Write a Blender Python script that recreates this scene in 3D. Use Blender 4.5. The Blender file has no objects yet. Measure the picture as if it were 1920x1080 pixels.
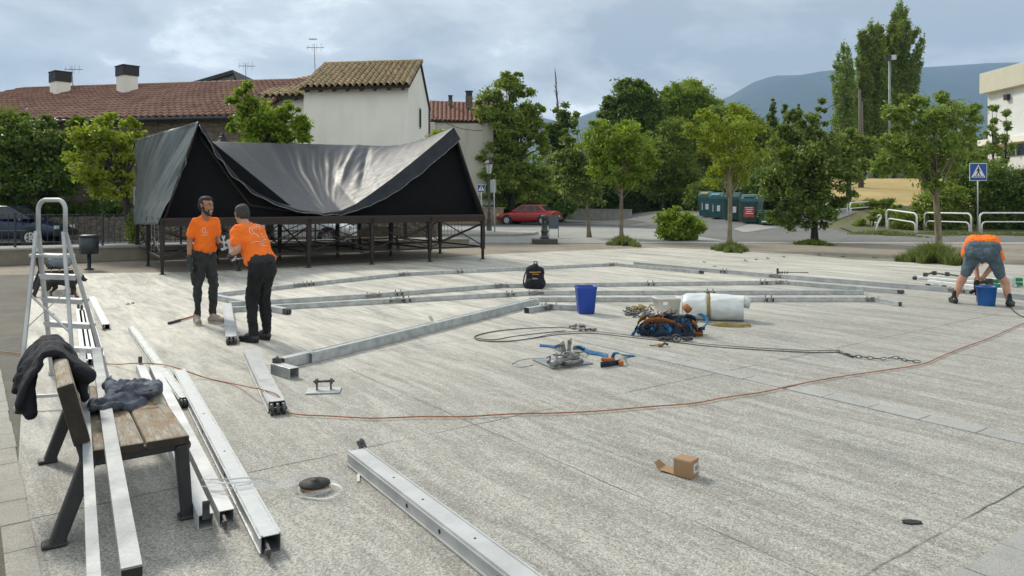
import bpy, bmesh, math, random
import numpy as np
from mathutils import Vector, Matrix, noise, bvhtree
R = math.radians
random.seed(7); rng = np.random.default_rng(7)
SC = bpy.context.scene; COL = SC.collection
H, F, U0, V0 = 1.68, 1400.0, 960.0, 375.0      # eye height, focal length and horizon of the photograph
def V(*a): return Vector(a[0] if len(a) == 1 else a)
def G(u, v, z=0.0):                              # point at height z seen at (u, v)
    y = (H - z) * F / (v - V0); return Vector(((u - U0) * y / F, y, z))
def P(u, v, y): return Vector(((u - U0) * y / F, y, H - (v - V0) * y / F))
def sstep(a, b, x):
    t = np.clip((x - a) / (b - a), 0, 1); return t * t * (3 - 2 * t)
# ------------------------------------------------------------------ mesh builder
class MB:
    def __init__(s): s.v = []; s.f = []; s.s = []
    def add(s, vs, fs, smooth=False):
        n = len(s.v); s.v += [tuple(p) for p in vs]
        for f in fs: s.f.append([n + i for i in f]); s.s.append(smooth)
        return s
    def box(s, c, d, rot=None):
        vs = []
        for z in (-.5, .5):
            for x, y in ((-.5, -.5), (.5, -.5), (.5, .5), (-.5, .5)):
                p = Vector((x * d[0], y * d[1], z * d[2]))
                if rot is not None: p = rot @ p
                vs.append(p + Vector(c))
        return s.add(vs, [(3, 2, 1, 0), (4, 5, 6, 7), (0, 1, 5, 4), (1, 2, 6, 5), (2, 3, 7, 6), (3, 0, 4, 7)])
    def frame(s, p0, p1, up=(0, 0, 1)):
        d = (Vector(p1) - Vector(p0)).normalized(); u = Vector(up)
        if abs(d.dot(u)) > .98: u = Vector((0, 1, 0)) if abs(d.y) < .9 else Vector((1, 0, 0))
        a = d.cross(u).normalized(); b = a.cross(d).normalized(); return d, a, b
    def bar(s, p0, p1, w, h=None, up=(0, 0, 1), w1=None, h1=None):
        h = w if h is None else h; w1 = w if w1 is None else w1; h1 = h if h1 is None else h1
        d, a, b = s.frame(p0, p1, up); vs = []
        for p, ww, hh in ((p0, w, h), (p1, w1, h1)):
            for x, y in ((-.5, -.5), (.5, -.5), (.5, .5), (-.5, .5)): vs.append(Vector(p) + a * x * ww + b * y * hh)
        return s.add(vs, [(3, 2, 1, 0), (4, 5, 6, 7), (0, 1, 5, 4), (1, 2, 6, 5), (2, 3, 7, 6), (3, 0, 4, 7)])
    def hollow(s, p0, p1, w, h, t=.004, up=(0, 0, 1)):
        d, a, b = s.frame(p0, p1, up); vs = []
        for p in (p0, p1):
            for ww, hh in ((w, h), (w - 2 * t, h - 2 * t)):
                for x, y in ((-.5, -.5), (.5, -.5), (.5, .5), (-.5, .5)): vs.append(Vector(p) + a * x * ww + b * y * hh)
        fs = []
        for i in range(4):
            j = (i + 1) % 4
            fs += [(i, j, 8 + j, 8 + i), (4 + j, 4 + i, 12 + i, 12 + j), (j, i, 4 + i, 4 + j), (8 + i, 8 + j, 12 + j, 12 + i)]
        return s.add(vs, fs)
    def tube(s, pts, r, seg=8, closed=False, caps=True):
        pts = [Vector(p) for p in pts]; n = len(pts); rs = r if isinstance(r, (list, tuple)) else [r] * n
        vs = []; u = None
        for i, p in enumerate(pts):
            q0 = pts[i - 1] if (i > 0 or closed) else p; q1 = pts[(i + 1) % n] if (i < n - 1 or closed) else p
            d = (q1 - q0).normalized()
            if u is None: u = Vector((0, 0, 1)) if abs(d.z) < .9 else Vector((1, 0, 0))
            a = d.cross(u)
            if a.length < 1e-5: a = d.cross(Vector((1, 0, 0)))
            a.normalize(); u = a.cross(d).normalized()
            for k in range(seg):
                t = 2 * math.pi * k / seg; vs.append(p + (a * math.cos(t) + u * math.sin(t)) * rs[i])
        fs = []
        for i in range(n if closed else n - 1):
            for k in range(seg):
                a0 = i * seg + k; a1 = i * seg + (k + 1) % seg; b0 = ((i + 1) % n) * seg + k; b1 = ((i + 1) % n) * seg + (k + 1) % seg
                fs.append((a0, a1, b1, b0))
        s.add(vs, fs, True)
        if caps and not closed:
            m = len(s.v) - len(vs)
            s.f.append([m + k for k in range(seg)][::-1]); s.s.append(False)
            s.f.append([m + (n - 1) * seg + k for k in range(seg)]); s.s.append(False)
        return s
    def ell(s, c, r, rot=None, nu=12, nv=8):
        vs = []; fs = []; c = Vector(c)
        if not hasattr(r, '__len__'): r = (r, r, r)
        for i in range(nv + 1):
            t = math.pi * i / nv
            for k in range(nu):
                f = 2 * math.pi * k / nu
                p = Vector((r[0] * math.sin(t) * math.cos(f), r[1] * math.sin(t) * math.sin(f), r[2] * math.cos(t)))
                if rot is not None: p = rot @ p
                vs.append(c + p)
        for i in range(nv):
            for k in range(nu): fs.append((i * nu + k, (i + 1) * nu + k, (i + 1) * nu + (k + 1) % nu, i * nu + (k + 1) % nu))
        return s.add(vs, fs, True)
    def cap(s, p0, p1, r0, r1=None, seg=10):
        r1 = r0 if r1 is None else r1; p0 = Vector(p0); p1 = Vector(p1); d = (p1 - p0)
        L = d.length; d = d.normalized() if L > 1e-6 else Vector((0, 0, 1)); pts = []; rs = []
        for k in range(4):
            t = math.pi / 2 * (k + .15) / 4.15; pts.append(p0 - d * r0 * math.cos(t)); rs.append(r0 * math.sin(t))
        pts += [p0, p1] if L > 1e-6 else [p0]; rs += [r0, r1] if L > 1e-6 else [r0]
        for k in range(3, -1, -1):
            t = math.pi / 2 * (k + .15) / 4.15; pts.append(p1 + d * r1 * math.cos(t)); rs.append(r1 * math.sin(t))
        return s.tube(pts, rs, seg)
    def lathe(s, prof, c=(0, 0, 0), seg=20, smooth=True):
        vs = []; fs = []; c = Vector(c); n = len(prof)
        for r, z in prof:
            for k in range(seg):
                t = 2 * math.pi * k / seg; vs.append(c + Vector((r * math.cos(t), r * math.sin(t), z)))
        for i in range(n - 1):
            for k in range(seg): fs.append((i * seg + k, i * seg + (k + 1) % seg, (i + 1) * seg + (k + 1) % seg, (i + 1) * seg + k))
        s.add(vs, fs, smooth); m = len(s.v) - len(vs)
        if prof[0][0] > 1e-4: s.f.append([m + k for k in range(seg)][::-1]); s.s.append(False)
        if prof[-1][0] > 1e-4: s.f.append([m + (n - 1) * seg + k for k in range(seg)]); s.s.append(False)
        return s
    def prism(s, poly, a, b, M=None):               # polygon in (x, y), extruded from z=a to z=b, then placed by M
        n = len(poly); vs = [Vector((x, y, a)) for x, y in poly] + [Vector((x, y, b)) for x, y in poly]
        if M is not None: vs = [M @ p for p in vs]
        return s.add(vs, [list(range(n))[::-1], list(range(n, 2 * n))] + [(i, (i + 1) % n, n + (i + 1) % n, n + i) for i in range(n)])
    def patch(s, rows, smooth=True):
        n = len(rows[0]); vs = [p for r in rows for p in r]; fs = []
        for i in range(len(rows) - 1):
            for j in range(n - 1): fs.append((i * n + j, i * n + j + 1, (i + 1) * n + j + 1, (i + 1) * n + j))
        return s.add(vs, fs, smooth)
    def ribbon(s, pts, w, side=None, t=.003):
        pts = [Vector(p) for p in pts]; n = len(pts); A = []; B = []; A2 = []; B2 = []
        for i, p in enumerate(pts):
            d = (pts[min(i + 1, n - 1)] - pts[max(i - 1, 0)]).normalized()
            sd = Vector(side[i]) if isinstance(side, list) else Vector(side) if side is not None else d.cross(Vector((0, 0, 1)))
            if sd.length < 1e-4: sd = Vector((1, 0, 0))
            sd.normalize(); nn = d.cross(sd).normalized() * t
            A.append(p + sd * w / 2 + nn); B.append(p - sd * w / 2 + nn); A2.append(p + sd * w / 2 - nn); B2.append(p - sd * w / 2 - nn)
        return s.patch([A, B, B2, A2, A])
    def build(s, name, m, par=None, world=False, bev=0, label=None, wn=False):
        vs = s.v
        if par is not None and world:
            M = wmat(par).inverted(); vs = [tuple(M @ Vector(p)) for p in vs]
        me = bpy.data.meshes.new(name); me.from_pydata(vs, [], s.f)
        me.polygons.foreach_set('use_smooth', s.s); me.update()
        o = bpy.data.objects.new(name, me); COL.objects.link(o)
        if m is not None: me.materials.append(m)
        if par is not None: o.parent = par
        if bev:
            b = o.modifiers.new('bevel', 'BEVEL'); b.width = bev; b.segments = 2; b.limit_method = 'ANGLE'; b.angle_limit = R(40)
        if label: o['label'] = label
        return o
def wmat(o):
    M = o.matrix_basis.copy()
    while o.parent: o = o.parent; M = o.matrix_basis @ M
    return M
def tag(o, label=None, cat=None, group=None, kind=None):
    for k, x in (('label', label), ('category', cat), ('group', group), ('kind', kind)):
        if x: o[k] = x
    return o
def root(name, label, cat, loc=(0, 0, 0), rz=0, group=None):
    o = bpy.data.objects.new(name, None); COL.objects.link(o); o.empty_display_size = .2
    o.location = loc; o.rotation_euler = (0, 0, rz); o.rotation_mode = 'XYZ'
    return tag(o, label, cat, group)
def solo(mb, name, m, label, cat, group=None, bev=0, kind=None):
    a = np.array(mb.v); c = Vector(((a[:, 0].min() + a[:, 0].max()) / 2, (a[:, 1].min() + a[:, 1].max()) / 2, a[:, 2].min()))
    mb.v = [tuple(Vector(p) - c) for p in mb.v]
    o = mb.build(name, m, bev=bev); o.location = c; return tag(o, label, cat, group, kind)
def copy_tree(o, parent=None):
    c = o.copy(); COL.objects.link(c); c.parent = parent
    for ch in [x for x in bpy.data.objects if x.parent == o]: copy_tree(ch, c)
    return c
def np_mesh(name, vs, quads, m, par=None, world=True, smooth=False):
    if par is not None and world:
        M = np.array(wmat(par).inverted()); vs = vs @ M[:3, :3].T + M[:3, 3]
    me = bpy.data.meshes.new(name); n = len(quads); k = quads.shape[1]
    me.vertices.add(len(vs)); me.vertices.foreach_set('co', np.ascontiguousarray(vs, dtype=np.float32).ravel())
    me.loops.add(n * k); me.loops.foreach_set('vertex_index', np.ascontiguousarray(quads, dtype=np.int32).ravel())
    me.polygons.add(n); me.polygons.foreach_set('loop_start', np.arange(0, n * k, k, dtype=np.int32))
    me.polygons.foreach_set('use_smooth', np.full(n, smooth)); me.update(calc_edges=True); me.validate()
    me.materials.append(m); o = bpy.data.objects.new(name, me); COL.objects.link(o)
    if par is not None: o.parent = par
    return o
def blob(mb, name, m, par, vox=.012, sm=4, fold=0, fs=9, world=False, seed=0, label=None):
    """joined primitives fused into one continuous surface"""
    o = mb.build(name, m, par, world=world)
    r = o.modifiers.new('r', 'REMESH'); r.mode = 'VOXEL'; r.voxel_size = vox; r.use_smooth_shade = True
    if sm: q = o.modifiers.new('s', 'SMOOTH'); q.factor = .5; q.iterations = sm
    dg = bpy.context.evaluated_depsgraph_get(); dg.update()
    me = bpy.data.meshes.new_from_object(o.evaluated_get(dg)); o.modifiers.clear(); o.data = me
    me.polygons.foreach_set('use_smooth', [True] * len(me.polygons))
    if fold:
        ns = [v.normal.copy() for v in me.vertices]
        for v, n in zip(me.vertices, ns):
            p = v.co + Vector((seed * 3.1, 0, 0)); q = Vector((p.x * fs, p.y * fs, p.z * fs * .55))
            v.co += n * fold * (noise.noise(q) + .5 * abs(noise.noise(q * 2.3)) * 2 - .4)
        me.update()
    if label: o['label'] = label
    return o
# ------------------------------------------------------------------ materials
def newmat(name):
    m = bpy.data.materials.new(name); m.use_nodes = True; nt = m.node_tree; nt.nodes.clear()
    out = nt.nodes.new('ShaderNodeOutputMaterial'); b = nt.nodes.new('ShaderNodeBsdfPrincipled')
    nt.links.new(b.outputs[0], out.inputs[0]); return m, nt, b, out
def N(nt, t, **k):
    n = nt.nodes.new('ShaderNode' + t)
    for a, b in k.items():
        if a in n.inputs: n.inputs[a].default_value = b
        else: setattr(n, a, b)
    return n
def L(nt, a, b): nt.links.new(a, b)
def rgb(c): return (c[0], c[1], c[2], 1)
def mixc(nt, fac, a, b, mode='MIX'):
    n = nt.nodes.new('ShaderNodeMix'); n.data_type = 'RGBA'; n.blend_type = mode
    for s, x in ((n.inputs[0], fac), (n.inputs[6], a), (n.inputs[7], b)):
        if hasattr(x, 'is_output'): nt.links.new(x, s)
        else: s.default_value = rgb(x) if hasattr(x, '__len__') else x
    return n.outputs[2]
def mth(nt, op, a, b=0.0, c=0.0):
    n = nt.nodes.new('ShaderNodeMath'); n.operation = op
    for s, x in zip(n.inputs, (a, b, c)):
        if hasattr(x, 'is_output'): nt.links.new(x, s)
        else: s.default_value = x
    return n.outputs[0]
def mr(nt, x, a, b, c=0.0, d=1.0):
    n = nt.nodes.new('ShaderNodeMapRange'); nt.links.new(x, n.inputs[0])
    for i, q in enumerate((a, b, c, d)): n.inputs[i + 1].default_value = q
    return n.outputs[0]
def coord(nt, scale=(1, 1, 1), rz=0, kind='Object'):
    tc = nt.nodes.new('ShaderNodeTexCoord'); mp = nt.nodes.new('ShaderNodeMapping'); mp.inputs['Scale'].default_value = scale
    mp.inputs['Rotation'].default_value = (0, 0, rz); L(nt, tc.outputs[kind], mp.inputs[0]); return mp.outputs[0]
def nz(nt, vec, scale, detail=4, rough=.55, dist=0):
    n = N(nt, 'TexNoise'); n.inputs['Scale'].default_value = scale; n.inputs['Detail'].default_value = detail
    n.inputs['Roughness'].default_value = rough; n.inputs['Distortion'].default_value = dist; L(nt, vec, n.inputs['Vector']); return n.outputs[0]
def bump(nt, b, h, s=.3, d=.01):
    n = N(nt, 'Bump'); n.inputs['Strength'].default_value = s; n.inputs['Distance'].default_value = d
    L(nt, h, n.inputs['Height']); L(nt, n.outputs[0], b.inputs['Normal'])
def M(name, c, c2=None, rough=.6, metal=0, sc=6, bs=.15, bd=.005, stretch=(1, 1, 1), spec=.5, lo=.35, hi=.65, fine=0):
    m, nt, b, out = newmat(name); b.inputs['Roughness'].default_value = rough; b.inputs['Metallic'].default_value = metal
    b.inputs['Specular IOR Level'].default_value = spec
    c2 = c2 or tuple(x * .7 for x in c); co = coord(nt, stretch)
    n1 = nz(nt, co, sc, 5); f = mr(nt, n1, lo, hi); col = mixc(nt, f, c, c2)
    if fine:
        n2 = nz(nt, co, sc * 14, 3); col = mixc(nt, mr(nt, n2, .35, .7, 0, fine), col, tuple(x * .35 for x in c2))
    L(nt, col, b.inputs['Base Color'])
    rr = mr(nt, n1, .3, .7, max(rough - .08, .05), min(rough + .1, 1)); L(nt, rr, b.inputs['Roughness'])
    if bs: bump(nt, b, nz(nt, co, sc * 5, 4), bs, bd)
    return m
def leafmat(name, a, b2, c3, trans=.5):
    a, b2, c3 = [tuple(min(.6, x * k) for x in c) for c, k in ((a, 1.1), (b2, 1.25), (c3, 1.35))]  # brightest tone raised most, painting highlights into some of the leaves
    m, nt, b, out = newmat(name); g = N(nt, 'NewGeometry')
    rp = N(nt, 'ValToRGB'); e = rp.color_ramp.elements
    e[0].color = rgb(a); e[0].position = .05; e[1].color = rgb(c3); e[1].position = .95
    k = e.new(.5); k.color = rgb(b2)
    L(nt, g.outputs['Random Per Island'], rp.inputs[0])
    big = nz(nt, coord(nt), .9, 3); col = mixc(nt, mr(nt, big, .4, .62, 0, .4), rp.outputs[0], tuple(x * .62 for x in b2))
    L(nt, col, b.inputs['Base Color']); b.inputs['Roughness'].default_value = .42
    t = N(nt, 'BsdfTranslucent'); L(nt, mixc(nt, .5, col, (.26, .33, .02)), t.inputs[0])
    mx = N(nt, 'MixShader'); mx.inputs[0].default_value = trans; L(nt, b.outputs[0], mx.inputs[1]); L(nt, t.outputs[0], mx.inputs[2])
    L(nt, mx.outputs[0], out.inputs[0]); return m
MT = {}
MT['alu'] = M('galvanised aluminium', (.56, .58, .59), (.42, .44, .45), .42, .6, 5, .08, .002, (1, 1, 1), fine=.15)
MT['alu_b'] = M('bright aluminium', (.54, .55, .55), (.40, .41, .415), .56, .35, 4, .05, .002)
MT['alu_d'] = M('weathered galvanised tube', (.58, .60, .59), (.40, .42, .415), .46, .45, 9, .12, .002, fine=.25)
MT['alu_m'] = M('matt aluminium', (.40, .41, .41), (.30, .31, .315), .62, .2, 5, .1, .002, fine=.2)
MT['fit'] = M('dark steel fittings', (.12, .12, .115), (.05, .05, .05), .5, .6, 20, .2, .002)
MT['zinc'] = M('dull zinc casting', (.30, .30, .28), (.16, .15, .14), .5, .7, 14, .2, .002)
MT['black_in'] = M('black rubber', (.012, .012, .013), (.02, .02, .02), .7, 0, 10)
MT['cast'] = M('black painted cast iron', (.018, .019, .021), (.03, .03, .032), .55, 0, 12, .12, .003)
MT['orange'] = M('orange cotton', (.92, .19, .012), (.84, .15, .01), .9, 0, 7, .25, .004)
MT['trs_grey'] = M('charcoal work trousers', (.030, .033, .033), (.018, .02, .02), .9, 0, 9, .4, .006)
MT['trs_blk'] = M('black work trousers', (.010, .011, .013), (.005, .005, .006), .9, 0, 9, .4, .006)
MT['denim'] = M('faded blue shorts', (.10, .14, .165), (.055, .085, .11), .9, 0, 8, .4, .006)
MT['skin'] = M('tanned skin', (.36, .19, .12), (.30, .14, .09), .55, 0, 8, .1, .002)
MT['skin2'] = M('light tanned skin', (.52, .29, .19), (.44, .22, .14), .55, 0, 8, .1, .002)
MT['hair'] = M('dark hair', (.012, .010, .009), (.03, .026, .022), .7, 0, 60, .8, .01)
MT['greyhair'] = M('greying hair', (.07, .07, .068), (.02, .019, .018), .7, 0, 70, .8, .01)
MT['glove'] = M('dark green coated glove', (.012, .035, .030), (.02, .025, .025), .6, 0, 15)
MT['glove_b'] = M('black coated glove', (.02, .021, .022), (.035, .036, .038), .6, 0, 15)
MT['shoe'] = M('sandy suede trainer', (.36, .30, .24), (.25, .2, .16), .8, 0, 12)
MT['sole'] = M('pale rubber sole', (.55, .5, .44), (.4, .36, .3), .7, 0, 12)
MT['boot'] = M('black leather boot', (.010, .010, .010), (.02, .02, .02), .4, 0, 12)
MT['white'] = M('white plastic', (.72, .70, .64), (.6, .58, .52), .5, 0, 4, .1, .003)
MT['whitepaint'] = M('white painted steel', (.74, .75, .73), (.5, .5, .46), .4, 0, 7, .1, .002, lo=.5, hi=.8)
MT['bluebin'] = M('royal blue plastic', (.008, .055, .36), (.006, .04, .26), .45, 0, 3, .1, .003)
MT['bluebkt'] = M('bright blue plastic', (.012, .12, .42), (.01, .09, .34), .45, 0, 3, .1, .003)
MT['bstrap'] = M('blue polyester webbing', (.02, .18, .36), (.015, .09, .2), .75, 0, 30, .3, .003)
MT['dstrap'] = M('dark navy webbing', (.012, .03, .06), (.008, .015, .03), .8, 0, 30, .3, .003)
MT['ostrap'] = M('orange brown webbing', (.40, .15, .035), (.24, .09, .03), .8, 0, 30, .3, .003)
MT['ystrap'] = M('mustard webbing', (.30, .22, .05), (.2, .14, .04), .8, 0, 30, .3, .003)
MT['cable'] = M('orange brown cable sheath', (.42, .15, .05), (.28, .10, .04), .6, 0, 8)
MT['wire'] = M('steel wire rope', (.10, .10, .095), (.05, .05, .05), .5, .4, 40, .5, .003)
MT['card'] = M('brown cardboard', (.36, .22, .12), (.30, .18, .10), .8, 0, 5, .1, .002)
MT['paper'] = M('printed white paper', (.7, .7, .68), (.55, .56, .56), .7, 0, 30)
MT['navy'] = M('black navy fleece', (.008, .009, .014), (.012, .013, .02), .95, 0, 12, .5, .006)
MT['greycloth'] = M('blue grey sweatshirt', (.15, .17, .21), (.06, .068, .085), .95, 0, 7, .4, .006)
MT['darkgrey'] = M('dark grey painted steel', (.035, .045, .055), (.025, .032, .04), .45, 0, 8)
MT['lampgrey'] = M('grey green cast iron', (.05, .062, .06), (.03, .04, .04), .5, 0, 12)
MT['glass'] = M('dark glass', (.02, .025, .028), (.03, .035, .038), .08, 0, 2, 0)
MT['lampglass'] = M('frosted lamp pane', (.55, .57, .55), (.45, .47, .46), .3, 0, 3, 0)
MT['pipe'] = M('dark weathered bracing', (.014, .012, .011), (.032, .02, .014), .6, .2, 8, .3, .004)
MT['deck'] = M('stage deck timber', (.03, .025, .022), (.06, .035, .025), .8, 0, 4, .3, .004, (1, 8, 1))
MT['bark'] = M('grey brown bark', (.16, .13, .09), (.07, .055, .04), .9, 0, 9, .8, .02, (1, 1, .3))
MT['bark_l'] = M('pale smooth bark', (.26, .22, .15), (.13, .11, .07), .9, 0, 9, .6, .012, (1, 1, .4))
MT['bark_d'] = M('dark bark', (.06, .05, .04), (.03, .025, .02), .95, 0, 9, .8, .02, (1, 1, .3))
MT['lf_y'] = leafmat('yellow green leaves', (.19, .25, .015), (.26, .33, .022), (.34, .41, .05))
MT['lf_m'] = leafmat('fresh green leaves', (.14, .225, .016), (.20, .30, .024), (.29, .39, .05))
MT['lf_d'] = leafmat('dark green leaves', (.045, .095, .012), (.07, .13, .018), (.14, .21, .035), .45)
MT['lf_o'] = leafmat('olive leaves', (.11, .165, .018), (.165, .235, .028), (.25, .32, .06))
MT['lf_g'] = leafmat('grey green leaves', (.13, .20, .035), (.18, .265, .05), (.27, .35, .09))
MT['lf_s'] = leafmat('broad leaves with pale undersides', (.055, .105, .012), (.09, .155, .018), (.29, .34, .11), .4)
MT['twig'] = M('bare grey twigs', (.17, .15, .12), (.1, .09, .07), .9, 0, 10)
# ------------------------------------------------------------------ terrain and ground
def hgt(x, y):
    x = np.asarray(x, dtype=float); y = np.asarray(y, dtype=float)
    ramp = np.clip((y - 39) * .062, 0, .82); field = np.clip((y - 52.5) * .092, 0, 3.4)
    return sstep(7, 13, x) * ramp + sstep(17, 24, x) * field
xs = np.unique(np.concatenate([np.linspace(-6000, -200, 12), np.linspace(-200, -40, 14), np.arange(-40, 81, 1.0), np.linspace(80, 240, 14), np.linspace(240, 6000, 12)]))
ys = np.unique(np.concatenate([np.linspace(-3000, -30, 6), np.linspace(-30, 30, 12), np.arange(30, 101, 1.0), np.linspace(100, 300, 14), np.linspace(300, 6500, 14)]))
X, Y = np.meshgrid(xs, ys); Z = hgt(X, Y) - .03
vs = np.stack([X.ravel(), Y.ravel(), Z.ravel()], 1); nx = len(xs)
ii, jj = np.meshgrid(np.arange(len(ys) - 1), np.arange(nx - 1), indexing='ij'); a = (ii * nx + jj).ravel()
m, nt, b, out = newmat('grassy earth'); co = coord(nt); n1 = nz(nt, co, .25, 6); n2 = nz(nt, co, 9, 5)
gcol = mixc(nt, mr(nt, n1, .4, .6), (.10, .115, .035), (.17, .14, .07)); gcol = mixc(nt, mr(nt, n2, .35, .7, 0, .6), gcol, (.05, .06, .02))
L(nt, gcol, b.inputs['Base Color']); b.inputs['Roughness'].default_value = .95; bump(nt, b, n2, .5, .05); MT['earth'] = m
tag(np_mesh('ground', vs, np.stack([a, a + 1, a + nx + 1, a + nx], 1), m, smooth=True), kind='structure')
def sheet(name, poly, dz, mat, lines=None, kind='structure'):
    bm = bmesh.new(); f = bm.faces.new([bm.verts.new((p[0], p[1], 0)) for p in poly])
    if f.calc_area() and f.normal.z < 0: bmesh.ops.reverse_faces(bm, faces=[f])
    if lines:
        (x0, x1), (y0, y1) = lines
        for x in range(x0, x1 + 1): bmesh.ops.bisect_plane(bm, geom=bm.verts[:] + bm.edges[:] + bm.faces[:], plane_co=(x, 0, 0), plane_no=(1, 0, 0))
        for y in range(y0, y1 + 1): bmesh.ops.bisect_plane(bm, geom=bm.verts[:] + bm.edges[:] + bm.faces[:], plane_co=(0, y, 0), plane_no=(0, 1, 0))
    for v in bm.verts: v.co.z = float(hgt(v.co.x, v.co.y)) + dz
    me = bpy.data.meshes.new(name); bmesh.ops.recalc_face_normals(bm, faces=bm.faces[:]); 
    if sum(f.normal.z for f in bm.faces) < 0: bmesh.ops.reverse_faces(bm, faces=bm.faces[:])
    bm.to_mesh(me); bm.free(); me.materials.append(mat); o = bpy.data.objects.new(name, me); COL.objects.link(o); o['kind'] = kind; return o
# plaza directions read off the slab joints
E1 = Vector((.59, -.807, 0)).normalized(); E2 = Vector((.807, .59, 0)).normalized(); ANG = math.atan2(E1.y, E1.x)
def concrete():
    m, nt, b, out = newmat('worn exposed concrete slab')
    tc = N(nt, 'TexCoord'); mp = N(nt, 'Mapping'); mp.inputs['Rotation'].default_value = (0, 0, -ANG); L(nt, tc.outputs['Object'], mp.inputs[0]); co = mp.outputs[0]
    st = N(nt, 'Mapping'); st.inputs['Scale'].default_value = (.22, 1.7, 1); L(nt, co, st.inputs[0])
    st2 = N(nt, 'Mapping'); st2.inputs['Scale'].default_value = (.6, 4.2, 1); L(nt, co, st2.inputs[0])
    big = nz(nt, co, .35, 5, .6); streak = nz(nt, st.outputs[0], 1.6, 8, .72, .9); streak2 = nz(nt, st2.outputs[0], 3.0, 5, .65)
    med = nz(nt, co, 9, 6, .7); fine = nz(nt, co, 62, 9, .95)
    vor = N(nt, 'TexVoronoi'); vor.inputs['Scale'].default_value = 125; L(nt, co, vor.inputs['Vector'])
    c = mixc(nt, mr(nt, streak, .40, .62), (.66, .625, .535), (.28, .27, .235))
    c = mixc(nt, mr(nt, streak2, .44, .64, 0, .42), c, (.19, .185, .155))
    c = mixc(nt, mr(nt, big, .40, .70, 0, .22), c, (.47, .42, .33))
    sp0 = N(nt, 'SeparateXYZ'); L(nt, co, sp0.inputs[0]); dirt = mr(nt, mth(nt, 'ADD', sp0.outputs[0], mth(nt, 'MULTIPLY', nz(nt, co, .5, 4), 2.2)), -8.6, -4.0)
    c = mixc(nt, mth(nt, 'MULTIPLY', dirt, .60), c, (.235, .23, .21))
    c = mixc(nt, mth(nt, 'MULTIPLY', mr(nt, nz(nt, st.outputs[0], 2.9, 7, .75, 1.0), .47, .60), .38), c, (.68, .66, .60))
    c = mixc(nt, mr(nt, med, .48, .72, 0, .3), c, (.72, .70, .64))
    c = mixc(nt, mth(nt, 'MULTIPLY', mr(nt, fine, .49, .58, 0, .8), mr(nt, dirt, 0, 1, .45, 1)), c, (.07, .065, .055))
    c = mixc(nt, mr(nt, vor.outputs['Distance'], 0.05, .28, .35, 0), c, (.60, .59, .55))
    vc = N(nt, 'SeparateColor'); L(nt, vor.outputs['Color'], vc.inputs[0]); amt = mr(nt, dirt, 0, 1, .35, 1)
    c = mixc(nt, mth(nt, 'MULTIPLY', mr(nt, vc.outputs[0], .50, .88, 0, .56), amt), c, (.09, .086, .072))
    c = mixc(nt, mth(nt, 'MULTIPLY', mr(nt, vc.outputs[1], .76, .95, 0, .32), amt), c, (.78, .76, .70))
    sep = N(nt, 'SeparateXYZ'); L(nt, co, sep.inputs[0])
    wob = mth(nt, 'MULTIPLY', mth(nt, 'SUBTRACT', nz(nt, co, 3, 3), .5), .05)
    def joint(s, off, per, w):
        x = mth(nt, 'ADD', mth(nt, 'ADD', s, wob), -off); x = mth(nt, 'ABSOLUTE', mth(nt, 'SUBTRACT', mth(nt, 'FRACT', mth(nt, 'DIVIDE', x, per)), .5))
        return mr(nt, x, .5 - w / per, .5 - w * .35 / per)
    j = mth(nt, 'MAXIMUM', joint(sep.outputs[0], -4.67, 2.91, .010), joint(sep.outputs[1], 5.9, 2.83, .007))
    keep = mr(nt, nz(nt, co, 1.3, 4), .36, .54); j = mth(nt, 'MULTIPLY', j, keep)
    c = mixc(nt, mth(nt, 'MULTIPLY', j, .85), c, (.045, .04, .03))
    L(nt, c, b.inputs['Base Color']); b.inputs['Roughness'].default_value = .7
    h = mth(nt, 'SUBTRACT', mth(nt, 'ADD', mth(nt, 'MULTIPLY', fine, .5), mth(nt, 'MULTIPLY', med, .6)), j); bump(nt, b, h, .4, .008); return m
MT['conc'] = concrete()
def grit(name, a, b2, c3, s=1.0, rough=.9):
    m, nt, b, out = newmat(name); co = coord(nt); n0 = nz(nt, co, .22 * s, 6, .6); n1 = nz(nt, co, 2.2 * s, 6, .65); n2 = nz(nt, co, 40 * s, 4, .7)
    c = mixc(nt, mr(nt, n0, .40, .60), a, b2); c = mixc(nt, mr(nt, n1, .45, .66, 0, .6), c, c3); c = mixc(nt, mr(nt, n2, .45, .68, 0, .65), c, tuple(x * .35 for x in a))
    L(nt, c, b.inputs['Base Color']); b.inputs['Roughness'].default_value = rough; bump(nt, b, n2, .5, .01); return m
MT['sand'] = grit('sandy compacted pavement', (.29, .245, .185), (.22, .195, .155), (.36, .32, .25))
MT['gravel'] = grit('dark gravelly asphalt', (.13, .12, .095), (.09, .085, .07), (.19, .175, .135), 1.3)
MT['asph'] = grit('old asphalt', (.13, .13, .125), (.17, .168, .16), (.22, .215, .20))
MT['asph_d'] = grit('dark asphalt', (.060, .062, .062), (.085, .085, .082), (.11, .11, .105))
MT['pale'] = grit('pale concrete street', (.34, .335, .31), (.27, .265, .25), (.42, .41, .385))
MT['kerb'] = grit('concrete paver', (.38, .36, .32), (.46, .44, .39), (.29, .275, .245), 2.5)
MT['kerb2'] = grit('blue grey concrete paver', (.36, .355, .335), (.43, .425, .40), (.29, .285, .265), 2.5)
MT['verge'] = grit('weedy verge', (.085, .10, .035), (.13, .12, .06), (.19, .17, .10))
MT['dry'] = grit('dry mown hayfield', (.55, .40, .16), (.42, .30, .11), (.27, .25, .085), .8)
MT['retain'] = grit('stained retaining concrete', (.25, .225, .175), (.19, .17, .13), (.32, .29, .24), 2)
def xy(p): return (p.x, p.y)
sheet('pavement', [(-60, -8), (60, -8), (60, 29.5), (-1.0, 32.5), (-25, 33), (-60, 33)], -.012, MT['sand'])
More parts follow.
